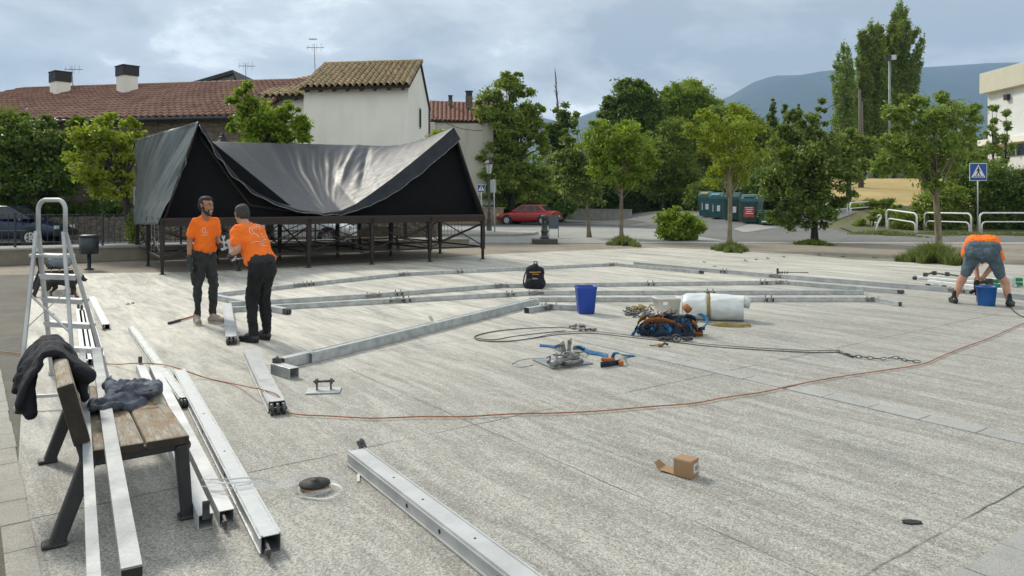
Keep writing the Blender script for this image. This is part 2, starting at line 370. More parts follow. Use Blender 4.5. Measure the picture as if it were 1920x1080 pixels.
sheet('gravel_path', [(-60, -6), xy(G(48, 1400)), xy(G(46, 1080)), xy(G(52, 760)), xy(G(58, 560)), xy(G(58, 516)), (-9.4, 17.3), (-30, 12)], -.006, MT['gravel'])
side = E2 * -1
# plaza outline; the far edge follows the photograph
pl = [G(22, 1080), G(52, 560), G(58, 517), G(180, 512), G(305, 511), G(450, 506), G(600, 498), G(760, 488), G(900, 478), G(1050, 471), G(1150, 467), G(1240, 464), G(1330, 468), G(1410, 473), G(1500, 477), G(1600, 487), G(1700, 492), G(1800, 494), G(1950, 498), G(2400, 520)]
near = G(1845, 1045); pl += [near + E2 * 8, near, near - E2 * 3.6 + E1 * .0, G(22, 1080) + E1 * 2]
sheet('plaza', [xy(p) for p in pl], 0, MT['conc'])
sheet('street', [(-40, 30.5), (60, 27.2), (60, 36.9), (18.2, 37.2), (17.2, 37.6), (12, 52), (-40, 52)], .0, MT['pale'], ((-1, 19), (31, 52)))
sheet('road', [(-70, 46.5), (6, 47.5), (9.5, 40), (8.6, 35), (9, 30.2), (60, 28.6), (60, 35.9), (30, 36.2), (19.2, 36.6), (17.2, 38), (17.6, 42), (20, 46), (24, 52), (26, 60), (18, 60), (14, 50), (7, 84), (-70, 84)], .01, MT['asph'], ((6, 27), (36, 61)))
sheet('dark_road', [(-40, 49), (7.4, 49.5), (9, 50), (8, 78), (-40, 78)], .022, MT['asph_d'], ((6, 9), (39, 70)))
sheet('street_beside_houses', [(-60, 23.2), (-2.5, 29.2), (-3.0, 33), (-60, 31.5)], .004, MT['asph'])
sheet('verge', [(17.6, 38.3), (19.4, 36.75), (60, 36.6), (60, 60), (27, 60), (24.6, 51), (20.6, 45.4), (18.2, 41.5)], .03, MT['verge'], ((17, 60), (36, 60)))
sheet('hayfield', [(20, 57), (52, 55), (62, 92), (28, 92)], .05, MT['dry'], ((20, 62), (55, 92)))
# painted crossing and pale patches
mb = MB(); q = P(1280, 424, 46)
sheet('concrete_patch', [xy(G(1375, 433)), xy(G(1400, 430)), xy(G(1440, 426)), xy(G(1500, 424.5)), xy(G(1480, 431)), xy(G(1440, 433)), xy(G(1395, 436))], .022, MT['pale'], ((6, 27), (36, 61)))
# kerb island round the lamp
isl = [G(700, 445), G(900, 443), G(960, 443), G(1000, 441), G(1010, 438.5), G(985, 437), G(930, 436), G(840, 435), G(700, 436)]
mb = MB(); mb.prism([xy(p) for p in isl], 0, .12); tag(mb.build('kerb_island', MT['kerb'], bev=.02), kind='structure')
# paver strips: one sheet each with joints in real relief
def paver_strip(name, p0, d, w, n, ln, mat, z0=.004, gap=.006, jitter=.006):
    mb = MB(); d = d.normalized(); s = Vector((d.y, -d.x, 0))
    for i in range(n):
        c = p0 + d * (i + .5) * ln + s * random.uniform(-jitter, jitter); rot = Matrix.Rotation(math.atan2(d.y, d.x) + random.uniform(-.004, .004), 3, 'Z')
        mb.box((c.x, c.y, z0 - .03 + random.uniform(0, .003)), (ln - gap, w, .07), rot)
    o = mb.build(name, mat, bev=.004); o['kind'] = 'structure'; return o
a0 = (G(50, 1080) ); paver_strip('edging_pavers', V(-2.09, 3.34, 0) - E2 * .075 + E1 * 1.1, -E1, .13, 48, .36, MT['kerb'], .002)
b0 = G(1088, 637); paver_strip('drain_pavers', b0, E1, .19, 27, .40, MT['kerb2'], .003)
k0 = near; paver_strip('border_pavers', k0 - E2 * 2.6 + E1 * .12, E2, .26, 16, .40, MT['kerb2'], .004)
sheet('dirt_corner', [xy(near + E1 * .25 - E2 * 3.6), xy(near + E1 * .25 + E2 * 8), xy(near + E1 * 4 + E2 * 8), xy(near + E1 * 4 - E2 * 3.6)], .003, MT['gravel'])
# retaining wall along the street, and its cap
wa = G(-160, 504.6); wb = G(880, 461.9); wd = (wb - wa).normalized(); wn = Vector((-wd.y, wd.x, 0))
t = root('retaining_wall', 'low stained concrete retaining wall along the left edge of the square', 'wall', wa)
mb = MB(); mb.add([wa, wb, wb + wn * .3, wa + wn * .3, wa + V(0, 0, .40), wb + V(0, 0, .24), wb + wn * .3 + V(0, 0, .24), wa + wn * .3 + V(0, 0, .40)], [(0, 1, 5, 4), (1, 2, 6, 5), (2, 3, 7, 6), (3, 0, 4, 7)]); mb.build('wall_face', MT['retain'], t, True)
mb = MB(); e = -wn * .03
mb.add([wa + e + V(0, 0, .402), wb + e + V(0, 0, .242), wb + wn * 1.3 + V(0, 0, .242), wa + wn * 1.3 + V(0, 0, .402), wa + e + V(0, 0, .45), wb + e + V(0, 0, .29), wb + wn * 1.3 + V(0, 0, .29), wa + wn * 1.3 + V(0, 0, .45)], [(0, 1, 5, 4), (1, 2, 6, 5), (2, 3, 7, 6), (3, 0, 4, 7), (4, 5, 6, 7)]); mb.build('coping', MT['pale'], t, True)
# railing fence on the wall
fa = wa + wn * .55; fb = wb + wn * .55; t = root('bar_fence', 'dark grey vertical bar railing on the low concrete wall', 'fence', fa)
Lf = (fb - fa).length; rails = MB(); nb = int(Lf / .145); posts = []
def fz(k): return .45 + (.29 - .45) * k
for zz in (.12, .86): rails.bar(fa + V(0, 0, fz(0) + zz), fb + V(0, 0, fz(1) + zz), .03, .02)
rails.build('rail', MT['darkgrey'], t, True)
bars = MB()
for i in range(nb + 1):
    k = i / nb; p = fa.lerp(fb, k) + V(0, 0, fz(k))
    if i % 14 == 0:
        q = MB(); q.bar(p, p + V(0, 0, .92), .045); q.build('post', MT['darkgrey'], t, True)
    else: bars.bar(p + V(0, 0, .06), p + V(0, 0, .88), .014)
tag(bars.build('baluster', MT['darkgrey'], t, True), kind='stuff')
# ------------------------------------------------------------------ stone wall
def stonemat(name, a, b2, mort, s=3.0, sy=1.9):
    m, nt, b, out = newmat(name); co = coord(nt, (1, 1, sy)); v = N(nt, 'TexVoronoi', feature='DISTANCE_TO_EDGE'); v.inputs['Scale'].default_value = s
    nn = N(nt, 'TexNoise'); nn.inputs['Scale'].default_value = 3; L(nt, co, nn.inputs['Vector']); mx = N(nt, 'VectorMath', operation='MULTIPLY_ADD')
    L(nt, nn.outputs[1], mx.inputs[0]); mx.inputs[1].default_value = (.25, .25, .25); L(nt, co, mx.inputs[2]); L(nt, mx.outputs[0], v.inputs['Vector'])
    v2 = N(nt, 'TexVoronoi'); v2.inputs['Scale'].default_value = s; L(nt, mx.outputs[0], v2.inputs['Vector'])
    c = mixc(nt, v2.outputs['Color'], a, b2); c = mixc(nt, mr(nt, nz(nt, co, 14, 5), .4, .7, 0, .5), c, tuple(x * .5 for x in b2))
    e = mr(nt, v.outputs[0], .01, .07); c = mixc(nt, e, mort, c); L(nt, c, b.inputs['Base Color']); b.inputs['Roughness'].default_value = .92; bump(nt, b, e, .8, .03); return m
MT['stone'] = stonemat('rubble stone masonry', (.20, .165, .12), (.12, .10, .075), (.06, .052, .042))
MT['stone2'] = stonemat('dressed stone house wall', (.22, .18, .13), (.15, .125, .09), (.10, .085, .065), 2.2, 2.2)
mb = MB(); sa = V(-32, 30.4, 0); sb = V(-3.2, 32.0, 0); n = 60; sd = (sb - sa) / n
for i in range(n):
    p = sa + sd * i; hh = .98 + .08 * noise.noise(p * .8); q = sa + sd * (i + 1); h2 = .98 + .08 * noise.noise(q * .8)
    mb.add([p, q, q + V(0, .45, 0), p + V(0, .45, 0), p + V(0, .03, hh), q + V(0, .03, h2), q + V(0, .42, h2), p + V(0, .42, hh)], [(0, 1, 5, 4), (2, 3, 7, 6), (4, 5, 6, 7)] + ([(3, 0, 4, 7)] if i == 0 else []) + ([(1, 2, 6, 5)] if i == n - 1 else []))
solo(mb, 'stone_wall', MT['stone'], 'rough brown rubble stone wall across the street, behind the parked cars', 'wall')
# ------------------------------------------------------------------ houses
def tilemat(name, a, b2, c3, lichen=0):
    m, nt, b, out = newmat(name); co = coord(nt); g = N(nt, 'NewGeometry')
    c = mixc(nt, g.outputs['Random Per Island'], a, b2); c = mixc(nt, mr(nt, nz(nt, co, 1.2, 5), .42, .62, 0, .6), c, c3)
    c = mixc(nt, mr(nt, nz(nt, co, 9, 5), .5, .7, 0, .5 + lichen), c, tuple(x * .45 for x in b2))
    L(nt, c, b.inputs['Base Color']); b.inputs['Roughness'].default_value = .85; bump(nt, b, nz(nt, co, 30, 4), .3, .01); return m
MT['tile_r'] = tilemat('reddish clay roof tiles', (.25, .13, .095), (.17, .088, .066), (.30, .18, .13))
MT['tile_o'] = tilemat('old ochre roof tiles with lichen', (.50, .37, .22), (.30, .22, .13), (.36, .30, .14), .2)
MT['tile_b'] = tilemat('brown red roof tiles', (.28, .12, .07), (.20, .09, .055), (.24, .13, .08))
MT['under'] = M('dark roof boarding', (.05, .035, .025), (.03, .022, .016), .9)
def tiled(mb, e0, e1, r0, r1, cw=.26, rl=.38, amp=.05):
    """curved clay tiles laid from eave (e0,e1) to ridge (r0,r1); every tile is a small arched strip of its own"""
    e0, e1, r0, r1 = map(Vector, (e0, e1, r0, r1)); nc = max(2, int((e1 - e0).length / cw)); nr = max(2, int(((r0 - e0).length + (r1 - e1).length) / 2 / rl))
    nrm = (e1 - e0).cross(r0 - e0).normalized()
    if nrm.z < 0: nrm = -nrm
    def pt(s, t): return e0.lerp(e1, s).lerp(r0.lerp(r1, s), t)
    for c in range(nc):
        for r in range(nr):
            t0 = r / nr; t1 = min(1, (r + 1.25) / nr); jx = random.uniform(-.012, .012)
            for kind in (0, 1):
                K = 5 if kind == 0 else 3; rows = []
                for t, lift in ((t0, .045), (t1, .0)):
                    row = []
                    for k in range(K):
                        x = k / (K - 1)
                        if kind == 0: s = (c + .14 + .72 * x) / nc; h = amp * 1.5 * math.sin(math.pi * x) + lift + .02
                        else: s = (c + .80 + .40 * x) / nc; h = -amp * .6 * math.sin(math.pi * x) + lift
                        row.append(pt(min(s + jx / (e1 - e0).length, 1.01), t) + nrm * (h + .01))
                    rows.append(row)
                if kind == 0:   # front lip gives the tile thickness
                    rows = [[p - nrm * .025 for p in rows[0]]] + rows
                mb.patch(rows, False)
def roofunder(mb, *ps, th=.10):
    ps = [Vector(p) for p in ps]; n = (ps[1] - ps[0]).cross(ps[2] - ps[0]).normalized()
    if n.z < 0: n = -n
    k = len(ps); mb.add([p - n * .02 for p in ps] + [p - n * (th + .02) for p in ps], [list(range(k)), list(range(k, 2 * k))[::-1]] + [(i, (i + 1) % k, k + (i + 1) % k, k + i) for i in range(k)])
def ridge(mb, a, b, r=.11):
    a = Vector(a); b = Vector(b); n = int((b - a).length / .4)
    for i in range(n):
        p = a.lerp(b, i / n); q = a.lerp(b, (i + 1.12) / n); mb.tube([p, q], [r * 1.1, r * .92], 8)
def antenna(loc, h, label, kind=0):
    t = root('tv_antenna', label, 'antenna', loc); mb = MB(); mb.tube([(0, 0, -.3), (-0.06, 0, h)], .018, 6); mb.build('mast', MT['zinc'], t)
    mb = MB(); z = h * .85
    mb.bar((-.45, 0, z), (.45, .1, z), .03)
    for i in range(4): x = -.40 + i * .24; mb.bar((x, -.05, z - .16 - .03 * i), (x, .05, z + .16 + .03 * i), .012)
    if kind: mb.bar((.1, 0, z + .45), (-.35, .1, z + .45), .03); [mb.bar((-.3 + i * .1, -.2, z + .45), (-.3 + i * .1, .25, z + .45), .014) for i in range(4)]
    mb.build('aerial', MT['zinc'], t)
def plaster(name, a, stain):
    m, nt, b, out = newmat(name); co = coord(nt); st = coord(nt, (1, 1, .18))
    c = mixc(nt, mr(nt, nz(nt, co, .5, 5), .42, .66, 0, .5), a, tuple(x * .86 for x in a)); c = mixc(nt, mr(nt, nz(nt, st, 2.4, 5), .52, .75, 0, .5), c, stain)
    L(nt, c, b.inputs['Base Color']); b.inputs['Roughness'].default_value = .9; bump(nt, b, nz(nt, co, 22, 4), .2, .01); return m
MT['plaster'] = plaster('cream white render', (.84, .82, .74), (.70, .68, .60)); MT['plaster_g'] = plaster('greenish grey render', (.44, .43, .36), (.30, .28, .22)); MT['plaster_p'] = plaster('pinkish render', (.55, .45, .38), (.4, .33, .28))
def wallbox(mb, pts, z0, z1s):
    k = len(pts); lo = [V(p[0], p[1], z0) for p in pts]; hi = [V(p[0], p[1], z) for p, z in zip(pts, z1s)]
    mb.add(lo + hi, [(i, (i + 1) % k, k + (i + 1) % k, k + i) for i in range(k)] + [list(range(k, 2 * k))])
# long farmhouse on the left
HA = R(-10.5); hx = V(math.cos(HA), math.sin(HA), 0); hy = V(-math.sin(HA), math.cos(HA), 0)
rA = V(-26.3, 40.3, 7.67); rB = rA + hx * 16.4; eL = rA - hy * 5.3 - hx * 4.6; eL.z = 5.30; eR = rB - hy * 5.3; eR.z = 5.30
hs = root('farmhouse', 'long stone farmhouse with red tiled roof behind the left trees', 'house', (rA.x, rA.y, 0))
mb = MB(); tiled(mb, eL, eR, rA, rB, .34, .42, .055)
bk = [rA + hy * 5 - hx * 4.6, rB + hy * 5]; [setattr(p, 'z', 5.3) for p in bk]
tiled(mb, bk[0], eL, rA, rA + V(.05, .05, 0), .36, .42, .055); ridge(mb, rA, rB); ridge(mb, eL, rA)
rf = mb.build('roof', MT['tile_r'], hs, True)
mb = MB(); roofunder(mb, eL, eR, rB, rA); roofunder(mb, bk[1], bk[0], rA, rB); roofunder(mb, bk[0], eL, rA); mb.build('roof_boards', MT['under'], hs, True)
mb = MB(); i0 = eL + hy * .45 + hx * .4; i1 = eR + hy * .45; i2 = bk[1] - hy * .4; i3 = bk[0] - hy * .4 + hx * .4
wallbox(mb, [xy(i0), xy(i1), xy(i2), xy(i3)], 0, [5.38, 5.38, 5.38, 5.38]); mb.build('wall', MT['stone2'], hs, True)
mb = MB(); mb.tube([eL + V(0, -.1, -.06), eR + V(0, -.1, -.06)], .075, 8); mb.build('gutter', MT['darkgrey'], hs, True)
for px, zz, ww, hh in ((3.2, 3.5, .9, 1.1), (8.4, 3.6, .9, 1.1), (13.2, 3.5, .9, 1.1), (15.2, 1.1, 1.1, 2.1), (5.6, 1.2, 1.0, 1.3)):
    c = i0 + hx * px; c.z = zz; rot = Matrix.Rotation(HA, 3, 'Z')
    mb = MB(); mb.box(c - hy * .01, (ww + .24, .10, hh + .24), rot); w = mb.build('window', MT['plaster_g'], hs, True); mb = MB(); mb.box(c - hy * .04, (ww, .08, hh), rot); mb.build('pane', MT['glass'], w, True)
for (u, v0, v1, vb, w, s) in ((113, 137, 167, 155, 1.0, 0), (238.5, 126, 167, 143.5, 1.02, 1)):
    y = 38.6 - s * .8; a = P(u, v1 + 2, y); bb = P(u, v0, y); mz = P(u, vb, y); rot = Matrix.Rotation(R(-40), 3, 'Z')
    mb = MB(); mb.box(V(a.x, a.y, (a.z + mz.z) / 2 - .3), (w * .86, w * .68, mz.z - a.z + .6), rot); c = mb.build('chimney', MT['plaster'], rf, True)
    mb = MB(); z0 = mz.z; z1 = bb.z
    for x, yy in ((-1, -1), (1, -1), (1, 1), (-1, 1)): q = rot @ V(x * w * .44, yy * w * .35, 0); mb.bar(V(a.x, a.y, z0) + q, V(a.x, a.y, z1) + q, .06)
    for i in range(4):
        z = z0 + (z1 - z0) * (i + .5) / 4; mb.box((a.x, a.y, z), (w * .93, w * .75, .11), rot)
    mb.box((a.x, a.y, (z0 + z1) / 2), (w * .9, w * .72, z1 - z0 - .02), rot)
    mb.box((a.x, a.y, z1 + .03), (w * 1.0, w * .82, .05), rot); mb.build('chimney_cap', MT['cast'], rf, True)
antenna(P(137, 160, 39.5), 1.0, 'small roof antenna beside the left chimney of the farmhouse')
antenna(P(462, 152, 42), 1.0, 'thin antenna above the ridge between farmhouse and shed gable')
antenna(P(591, 129, 40), 1.35, 'tallest television antenna, on the ridge of the cream house', 1)
# corrugated shed roof behind
t = root('shed', 'old shed with corrugated sheet gable roof behind the farmhouse ridge', 'shed', P(400, 375, 50)); mb = MB(); A = P(330, 162, 50); B = P(436, 131, 50); C = P(447, 157, 50)
mb.add([A, B, B + V(0, 6, 0), A + V(0, 6, 0), A + V(0, 0, -.25), B + V(0, 0, -.25), B + V(0, 6, -.25), A + V(0, 6, -.25)], [(0, 1, 2, 3), (4, 7, 6, 5), (0, 4, 5, 1)])
mb.add([B, C, C + V(0, 6, 0), B + V(0, 6, 0), B + V(0, 0, -.25), C + V(0, 0, -.25)], [(0, 1, 2, 3), (0, 4, 5, 1)]); mb.build('roof', MT['cast'], t, True)
mb = MB(); n = 26
for i in range(n):
    p = A.lerp(B, (i + .5) / n); mb.bar(V(p.x, 50.3, 0), V(p.x, 50.3, p.z - .2), .11, .06)
mb.box(((A.x + C.x) / 2, 53, 3.6), (3.8, 4, 7.2)); mb.build('wall', MT['zinc'], t, True)
# cream house
cA = R(-9); cx = V(math.cos(cA), math.sin(cA), 0); cy = V(0, 1, 0)
fr = V(-4.62, 33.3, 0); fl = fr - cx * 4.95; D1 = 4.1; D2 = 8.0; ez = 6.88; rz_ = 8.60
hs = root('cream_house', 'tall cream rendered house with old ochre tiled roof', 'house', xy(fr) + (0,))
rr = fr + cy * D1; rl_ = fl + cy * D1; br = fr + cy * D2; bl = fl + cy * D2
mb = MB(); mb.add([V(*xy(fl), 0), V(*xy(fr), 0), V(*xy(br), 0), V(*xy(bl), 0), V(*xy(fl), ez), V(*xy(fr), ez), V(*xy(rr), rz_ - .05), V(*xy(br), ez + .0), V(*xy(bl), ez), V(*xy(rl_), rz_ - .05)],
    [(0, 1, 5, 4), (1, 2, 7, 6, 5), (2, 3, 8, 7), (3, 0, 4, 9, 8)])
w = mb.build('wall', MT['plaster'], hs, True)
def up(p, z): return V(p.x, p.y, z)
ov = .42; e0 = up(fl - cy * ov - cx * .1, ez - .14); e1 = up(fr - cy * ov + cx * .10, ez - .14); q0 = up(rl_ - cx * .1, rz_ + .02); q1 = up(rr + cx * .10, rz_ + .02); g0 = up(bl + cy * ov - cx * .1, ez - .16); g1 = up(br + cy * ov + cx * .10, ez - .16)
mb = MB(); tiled(mb, e0, e1, q0, q1, .285, .36, .07); tiled(mb, g1, g0, q1, q0, .285, .36, .07); ridge(mb, q0, q1, .12); rf = mb.build('roof', MT['tile_o'], hs, True)
mb = MB(); roofunder(mb, e0, e1, q1, q0); roofunder(mb, g1, g0, q0, q1)
for i in range(8): p = e0.lerp(e1, (i + .5) / 8) + cy * .02; mb.bar(p + V(0, 0, -.16), p + cy * .6 + V(0, 0, .0), .10, .12)
mb.build('roof_boards', MT['under'], hs, True)
mb = MB(); c = fr + cy * 3.9 + cx * .02; c.z = 5.75; mb.box(c, (.06, .42, 1.05), Matrix.Rotation(cA, 3, 'Z')); wd_ = mb.build('window', MT['plaster_g'], hs, True)
mb = MB(); mb.box(c + cx * .01, (.06, .28, .9), Matrix.Rotation(cA, 3, 'Z')); mb.build('pane', MT['glass'], wd_, True)
mb = MB(); pts = []
for i in range(26):
    k = i / 25; p = fl.lerp(fr, .22 + .42 * k) - cy * .004; pts.append(up(p, 3.35 + .07 * math.sin(k * 5) + .12 * max(0, 1 - abs(k - .8) * 9) + .05 * noise.noise(V(k * 9, 0, 0))))
mb.tube(pts, .010, 4); mb.build('wall_crack', MT['plaster_g'], hs, True)
mb = MB(); p = br + cx * .05; mb.tube([up(p, 6.7), up(p, 4.5), up(p, 0.2)], .05, 8); mb.build('downpipe', MT['darkgrey'], hs, True)
# annex between
al = fl - cx * 1.9 ; t = root('annex', 'small cream annex with ochre tiles joined to the left side of the cream house', 'annex', xy(al) + (0,))
aa = al + cy * .3; ab = fl - cx * .02 + cy * .3; zz = 6.42
mb = MB(); mb.add([up(aa, 0), up(ab, 0), up(ab + cy * 5, 0), up(aa + cy * 5, 0), up(aa, zz), up(ab, zz), up(ab + cy * 5, zz + 1.6), up(aa + cy * 5, zz + 1.3)], [(0, 1, 5, 4), (1, 2, 6, 5), (2, 3, 7, 6), (3, 0, 4, 7)]); mb.build('wall', MT['plaster'], t, True)
mb = MB(); s0 = up(aa - cy * .4 - cx * .35, zz + .0); s1 = up(ab - cy * .4, zz + .0); s2 = up(ab + cy * 4.2, zz + 1.75); s3 = up(aa + cy * 4.2 - cx * .0, zz + 1.45)
tiled(mb, s0, s1, s3, s2, .285, .36, .07); ridge(mb, s3, s2, .12); mb.build('roof', MT['tile_o'], t, True)
mb = MB(); roofunder(mb, s0, s1, s2, s3); [mb.bar(s0.lerp(s1, (i + .5) / 3) + V(0, 0, -.15), s0.lerp(s1, (i + .5) / 3) + cy * .5, .1, .12) for i in range(3)]; mb.build('roof_boards', MT['under'], t, True)
# red roofed house behind
t = root('red_roof_house', 'distant beige house with brown red roof right of the cream house', 'house', P(840, 375, 54) * 1)
t.location.z = 0; y0 = 52
def Q(u, v, y): return P(u, v, y)
a = Q(808, 226, y0); b_ = Q(925, 229, y0 + 1.5); mb = MB(); wallbox(mb, [xy(a + V(.2, .3, 0)), xy(b_), (b_.x, b_.y + 8), (a.x, a.y + 8)], 0, [a.z] * 4); mb.build('wall', MT['plaster_g'], t, True)
mb = MB(); r0 = Q(806, 191, 57); r1 = Q(925, 196, 58); tiled(mb, a + V(-.1, 0, 0), b_, r0, r1, .3, .42, .05); ridge(mb, r0, r1); mb.build('roof', MT['tile_b'], t, True)
mb = MB(); roofunder(mb, a + V(-.1, 0, 0), b_, r1, r0); roofunder(mb, r0, r1, r1 + V(0, 6, -2), r0 + V(0, 6, -2)); mb.build('roof_boards', MT['under'], t, True)
mb = MB(); mb.box((a.x - .1, a.y + .1, a.z / 2 - .1), (.55, .5, a.z - .1)); mb.build('corner_pier', MT['plaster_p'], t, True)
for u, v0, v1, w in ((844.5, 183, 196, .3), (879.5, 175, 202, .5)):
    p = Q(u, v1, 56); q = Q(u, v0, 56); mb = MB(); mb.box((p.x, p.y, (p.z + q.z) / 2 - .15), (w, w, q.z - p.z - .1)); c = mb.build('chimney', MT['stone2'], t, True); mb = MB(); mb.box((p.x, p.y, q.z - .02), (w * .9, w * .9, .28)); mb.box((p.x, p.y, q.z + .14), (w * 1.15, w * 1.15, .05)); mb.build('chimney_cap', MT['cast'], c, True)
# modern building at right edge
t = root('modern_building', 'large white flat roofed building at the right edge', 'building', (45, 60, 0)); c0 = V(44.6, 70, 0); c1 = V(44.25, 42, 0)
mb = MB(); mb.add([c1, c0, c0 + V(20, 0, 0), c1 + V(20, 0, 0)] + [p + V(0, 0, 11.65) for p in (c1, c0, c0 + V(20, 0, 0), c1 + V(20, 0, 0))], [(0, 1, 5, 4), (1, 2, 6, 5), (3, 0, 4, 7)]); mb.build('wall', M('white wall panels', (.70, .72, .71), (.62, .64, .64), .6, 0, 1), t, True)
mb = MB(); e = V(.25, 0, 0); mb.box((54.3, 56, 12.6), (20.6, 28.6, 1.9)); mb.build('parapet', M('cream parapet', (.60, .58, .46), (.55, .52, .42), .7, 0, 1), t, True, bev=.02)
mb = MB(); mb.box((54.2, 56, 7.0), (20.9, 28.4, .55)); mb.build('canopy_slab', MT['plaster'], t, True, bev=.02)
mb = MB(); mb.box((44.36, 55, 6.1), (.1, 24, 1.0), Matrix.Rotation(R(-.7), 3, 'Z')); w = mb.build('window_band', MT['glass'], t, True)
for i in range(10): q = MB(); q.box((44.30, 44 + i * 2.4, 6.1), (.12, .08, 1.04)); q.build('mullion', MT['alu'], w, True)
mb = MB(); mb.box((44.42, 67.0, 10.9), (.35, .5, .5)); mb.build('vent', MT['cast'], t, True)
# ------------------------------------------------------------------ mountain
prof = [(-1200, 330), (-200, 300), (500, 262), (800, 244), (960, 228), (1012, 219), (1050, 228), (1085, 219), (1120, 206), (1160, 196), (1230, 199), (1290, 206), (1330, 196), (1370, 179), (1415, 152), (1452, 141), (1500, 140), (1560, 131), (1640, 128), (1740, 125), (1850, 118), (1910, 116), (2100, 140), (2600, 210), (3400, 320)]
pu = [p[0] for p in prof]; pv = [p[1] for p in prof]; us = np.linspace(-1200, 3400, 420); rows = []
for k, (yy, f) in enumerate([(2200, 0), (2600, .22), (3000, .45), (3400, .68), (3750, .88), (4000, 1.0), (4500, .7), (5200, .1)]):
    row = []
    for u in us:
        v = np.interp(u, pu, pv); top = (V0 - v) * 4000 / F; X_ = (u - U0) * 4000 / F
        g = noise.fractal(V(X_ * .004, yy * .003, 0), 1, 2, 5) * 60 * (1 if k not in (5,) else .06) * min(1, f + .2)
        row.append((X_ * (1), yy, max(-2, top * f + g * (1 if f > 0 else 0))))
    rows.append(row)
mb = MB(); mb.patch(rows); m_ = M('forested mountain', (.030, .050, .035), (.055, .07, .045), .95, 0, .004, 0); tag(mb.build('mountain', m_), kind='structure')
# ------------------------------------------------------------------ stage
FL = V(-7.87, 16.8, 0); FR = V(-.83, 21.2, 0); sx = (FR - FL).normalized(); sy = V(-sx.y, sx.x, 0); SL = (FR - FL).length; SD = 5.4; DZ = 1.29
st = root('stage', 'raised black steel stage with cross braced legs beside the square', 'stage', FL, math.atan2(sx.y, sx.x))
mb = MB(); mb.box((SL / 2, SD / 2, DZ - .045), (SL + .06, SD + .04, .05)); mb.build('deck', MT['deck'], st)
NB = 5; NR = 2; bx = SL / NB; by = SD / NR
def leg(x, y, deep=False):
    mb = MB(); mb.bar((x, y, .30), (x, y, DZ - .07), .10); mb.bar((x, y, 0), (x, y, .34), .065); mb.box((x, y, .006), (.13, .13, .012)); mb.build('leg', MT['pipe'], st, bev=.004)
for i in range(NB + 1):
    for j in range(NR + 1): leg(i * bx, j * by)
for j in range(NR + 1):
    mb = MB(); mb.bar((0, j * by - .02 * (j == 0), DZ - .14), (SL, j * by - .02 * (j == 0), DZ - .14), .06, .14); mb.build('beam', MT['pipe'], st, bev=.004)
    mb = MB(); mb.bar((0, j * by, .36), (SL, j * by, .36), .035, .045); mb.build('rail', MT['pipe'], st)
    for i in (range(NB) if j != 1 else ()):
        mb = MB(); mb.bar((i * bx + .04, j * by + .01, .40), ((i + 1) * bx - .04, j * by + .01, DZ - .3), .028); mb.build('brace', MT['pipe'], st)
        if (i + j) % 3 != 1: mb = MB(); mb.bar((i * bx + .04, j * by - .025, DZ - .3), ((i + 1) * bx - .04, j * by - .025, .40), .028); mb.build('brace', MT['pipe'], st)
for i in range(NB + 1):
    mb = MB(); mb.bar((i * bx, 0, DZ - .16), (i * bx, SD, DZ - .16), .05, .14); mb.build('beam', MT['pipe'], st)
    mb = MB(); mb.bar((i * bx, 0, .36), (i * bx, SD, .36), .03, .04); mb.build('rail', MT['pipe'], st)
    for j in (range(NR) if i in (0, 2, NB) else ()): mb = MB(); mb.bar((i * bx, j * by + .04, .40), (i * bx, (j + 1) * by - .04, DZ - .26), .026); mb.bar((i * bx + .03, (j + 1) * by - .04, .40), (i * bx + .03, j * by + .04, DZ - .26), .026); mb.build('brace', MT['pipe'], st)
# ------------------------------------------------------------------ tarpaulin canopy
def tarpmat(name, a, b2, r):
    m, nt, b, out = newmat(name); co = coord(nt); n1 = nz(nt, co, 1.3, 5); n2 = nz(nt, co, 5, 6, .6)
    L(nt, mixc(nt, mr(nt, n2, .4, .7), a, b2), b.inputs['Base Color']); L(nt, mr(nt, n2, .3, .7, r - .08, r + .12), b.inputs['Roughness'])
    b.inputs['Specular IOR Level'].default_value = .24; bump(nt, b, mth(nt, 'ADD', n1, mth(nt, 'MULTIPLY', n2, .2)), .12, .03); return m
MT['tarp'] = tarpmat('black coated tarpaulin', (.022, .026, .034), (.034, .040, .050), .47); MT['tarp_s'] = tarpmat('grey side tarpaulin with painted sky sheen', (.085, .10, .10), (.14, .155, .15), .42)  # side sheet colour lightened to paint in the sky it reflects
MT['tarp_i'] = tarpmat('matt black backdrop and painted shade', (.004, .004, .005), (.006, .006, .007), .9)
def onfront(u, v, off=0.0):                       # pixel ray meets the vertical plane of the stage front, moved back by off
    a = FL + sy * off; r = V((u - U0) / F, 1, 0); det = sx.x * r.y - sx.y * r.x
    # a + s*sx = t*r
    t = (a.y * sx.x - a.x * sx.y) / det; return V(r.x * t, t, H - (v - V0) * t / F)
cn = root('stage_canopy', 'collapsed black tarpaulin canopy sagging over the stage', 'canopy', FL + V(0, 0, DZ), math.atan2(sx.y, sx.x))
fc = [(373, 228), (386, 247), (402, 276), (424, 307), (452, 339), (485, 365), (520, 382), (560, 395), (605, 402), (640, 397), (668, 384), (700, 362), (735, 336), (770, 308), (805, 279), (830, 258), (851, 239)]
fu = np.array([p[0] for p in fc]); fv = np.array([p[1] for p in fc]); sl = np.linspace(0, 1, len(fc))
def front(s):
    k = s * (len(fc) - 1); i = min(int(k), len(fc) - 2); f = k - i
    return onfront(fu[i] + (fu[i + 1] - fu[i]) * f, fv[i] + (fv[i + 1] - fv[i]) * f, .12)
TL = FL + sy * SD; TL = V(TL.x, TL.y, 3.40); TR = FR + sy * SD; TR = V(TR.x, TR.y, 3.52)
NS, NTt = 200, 60; rows = []; low = .52
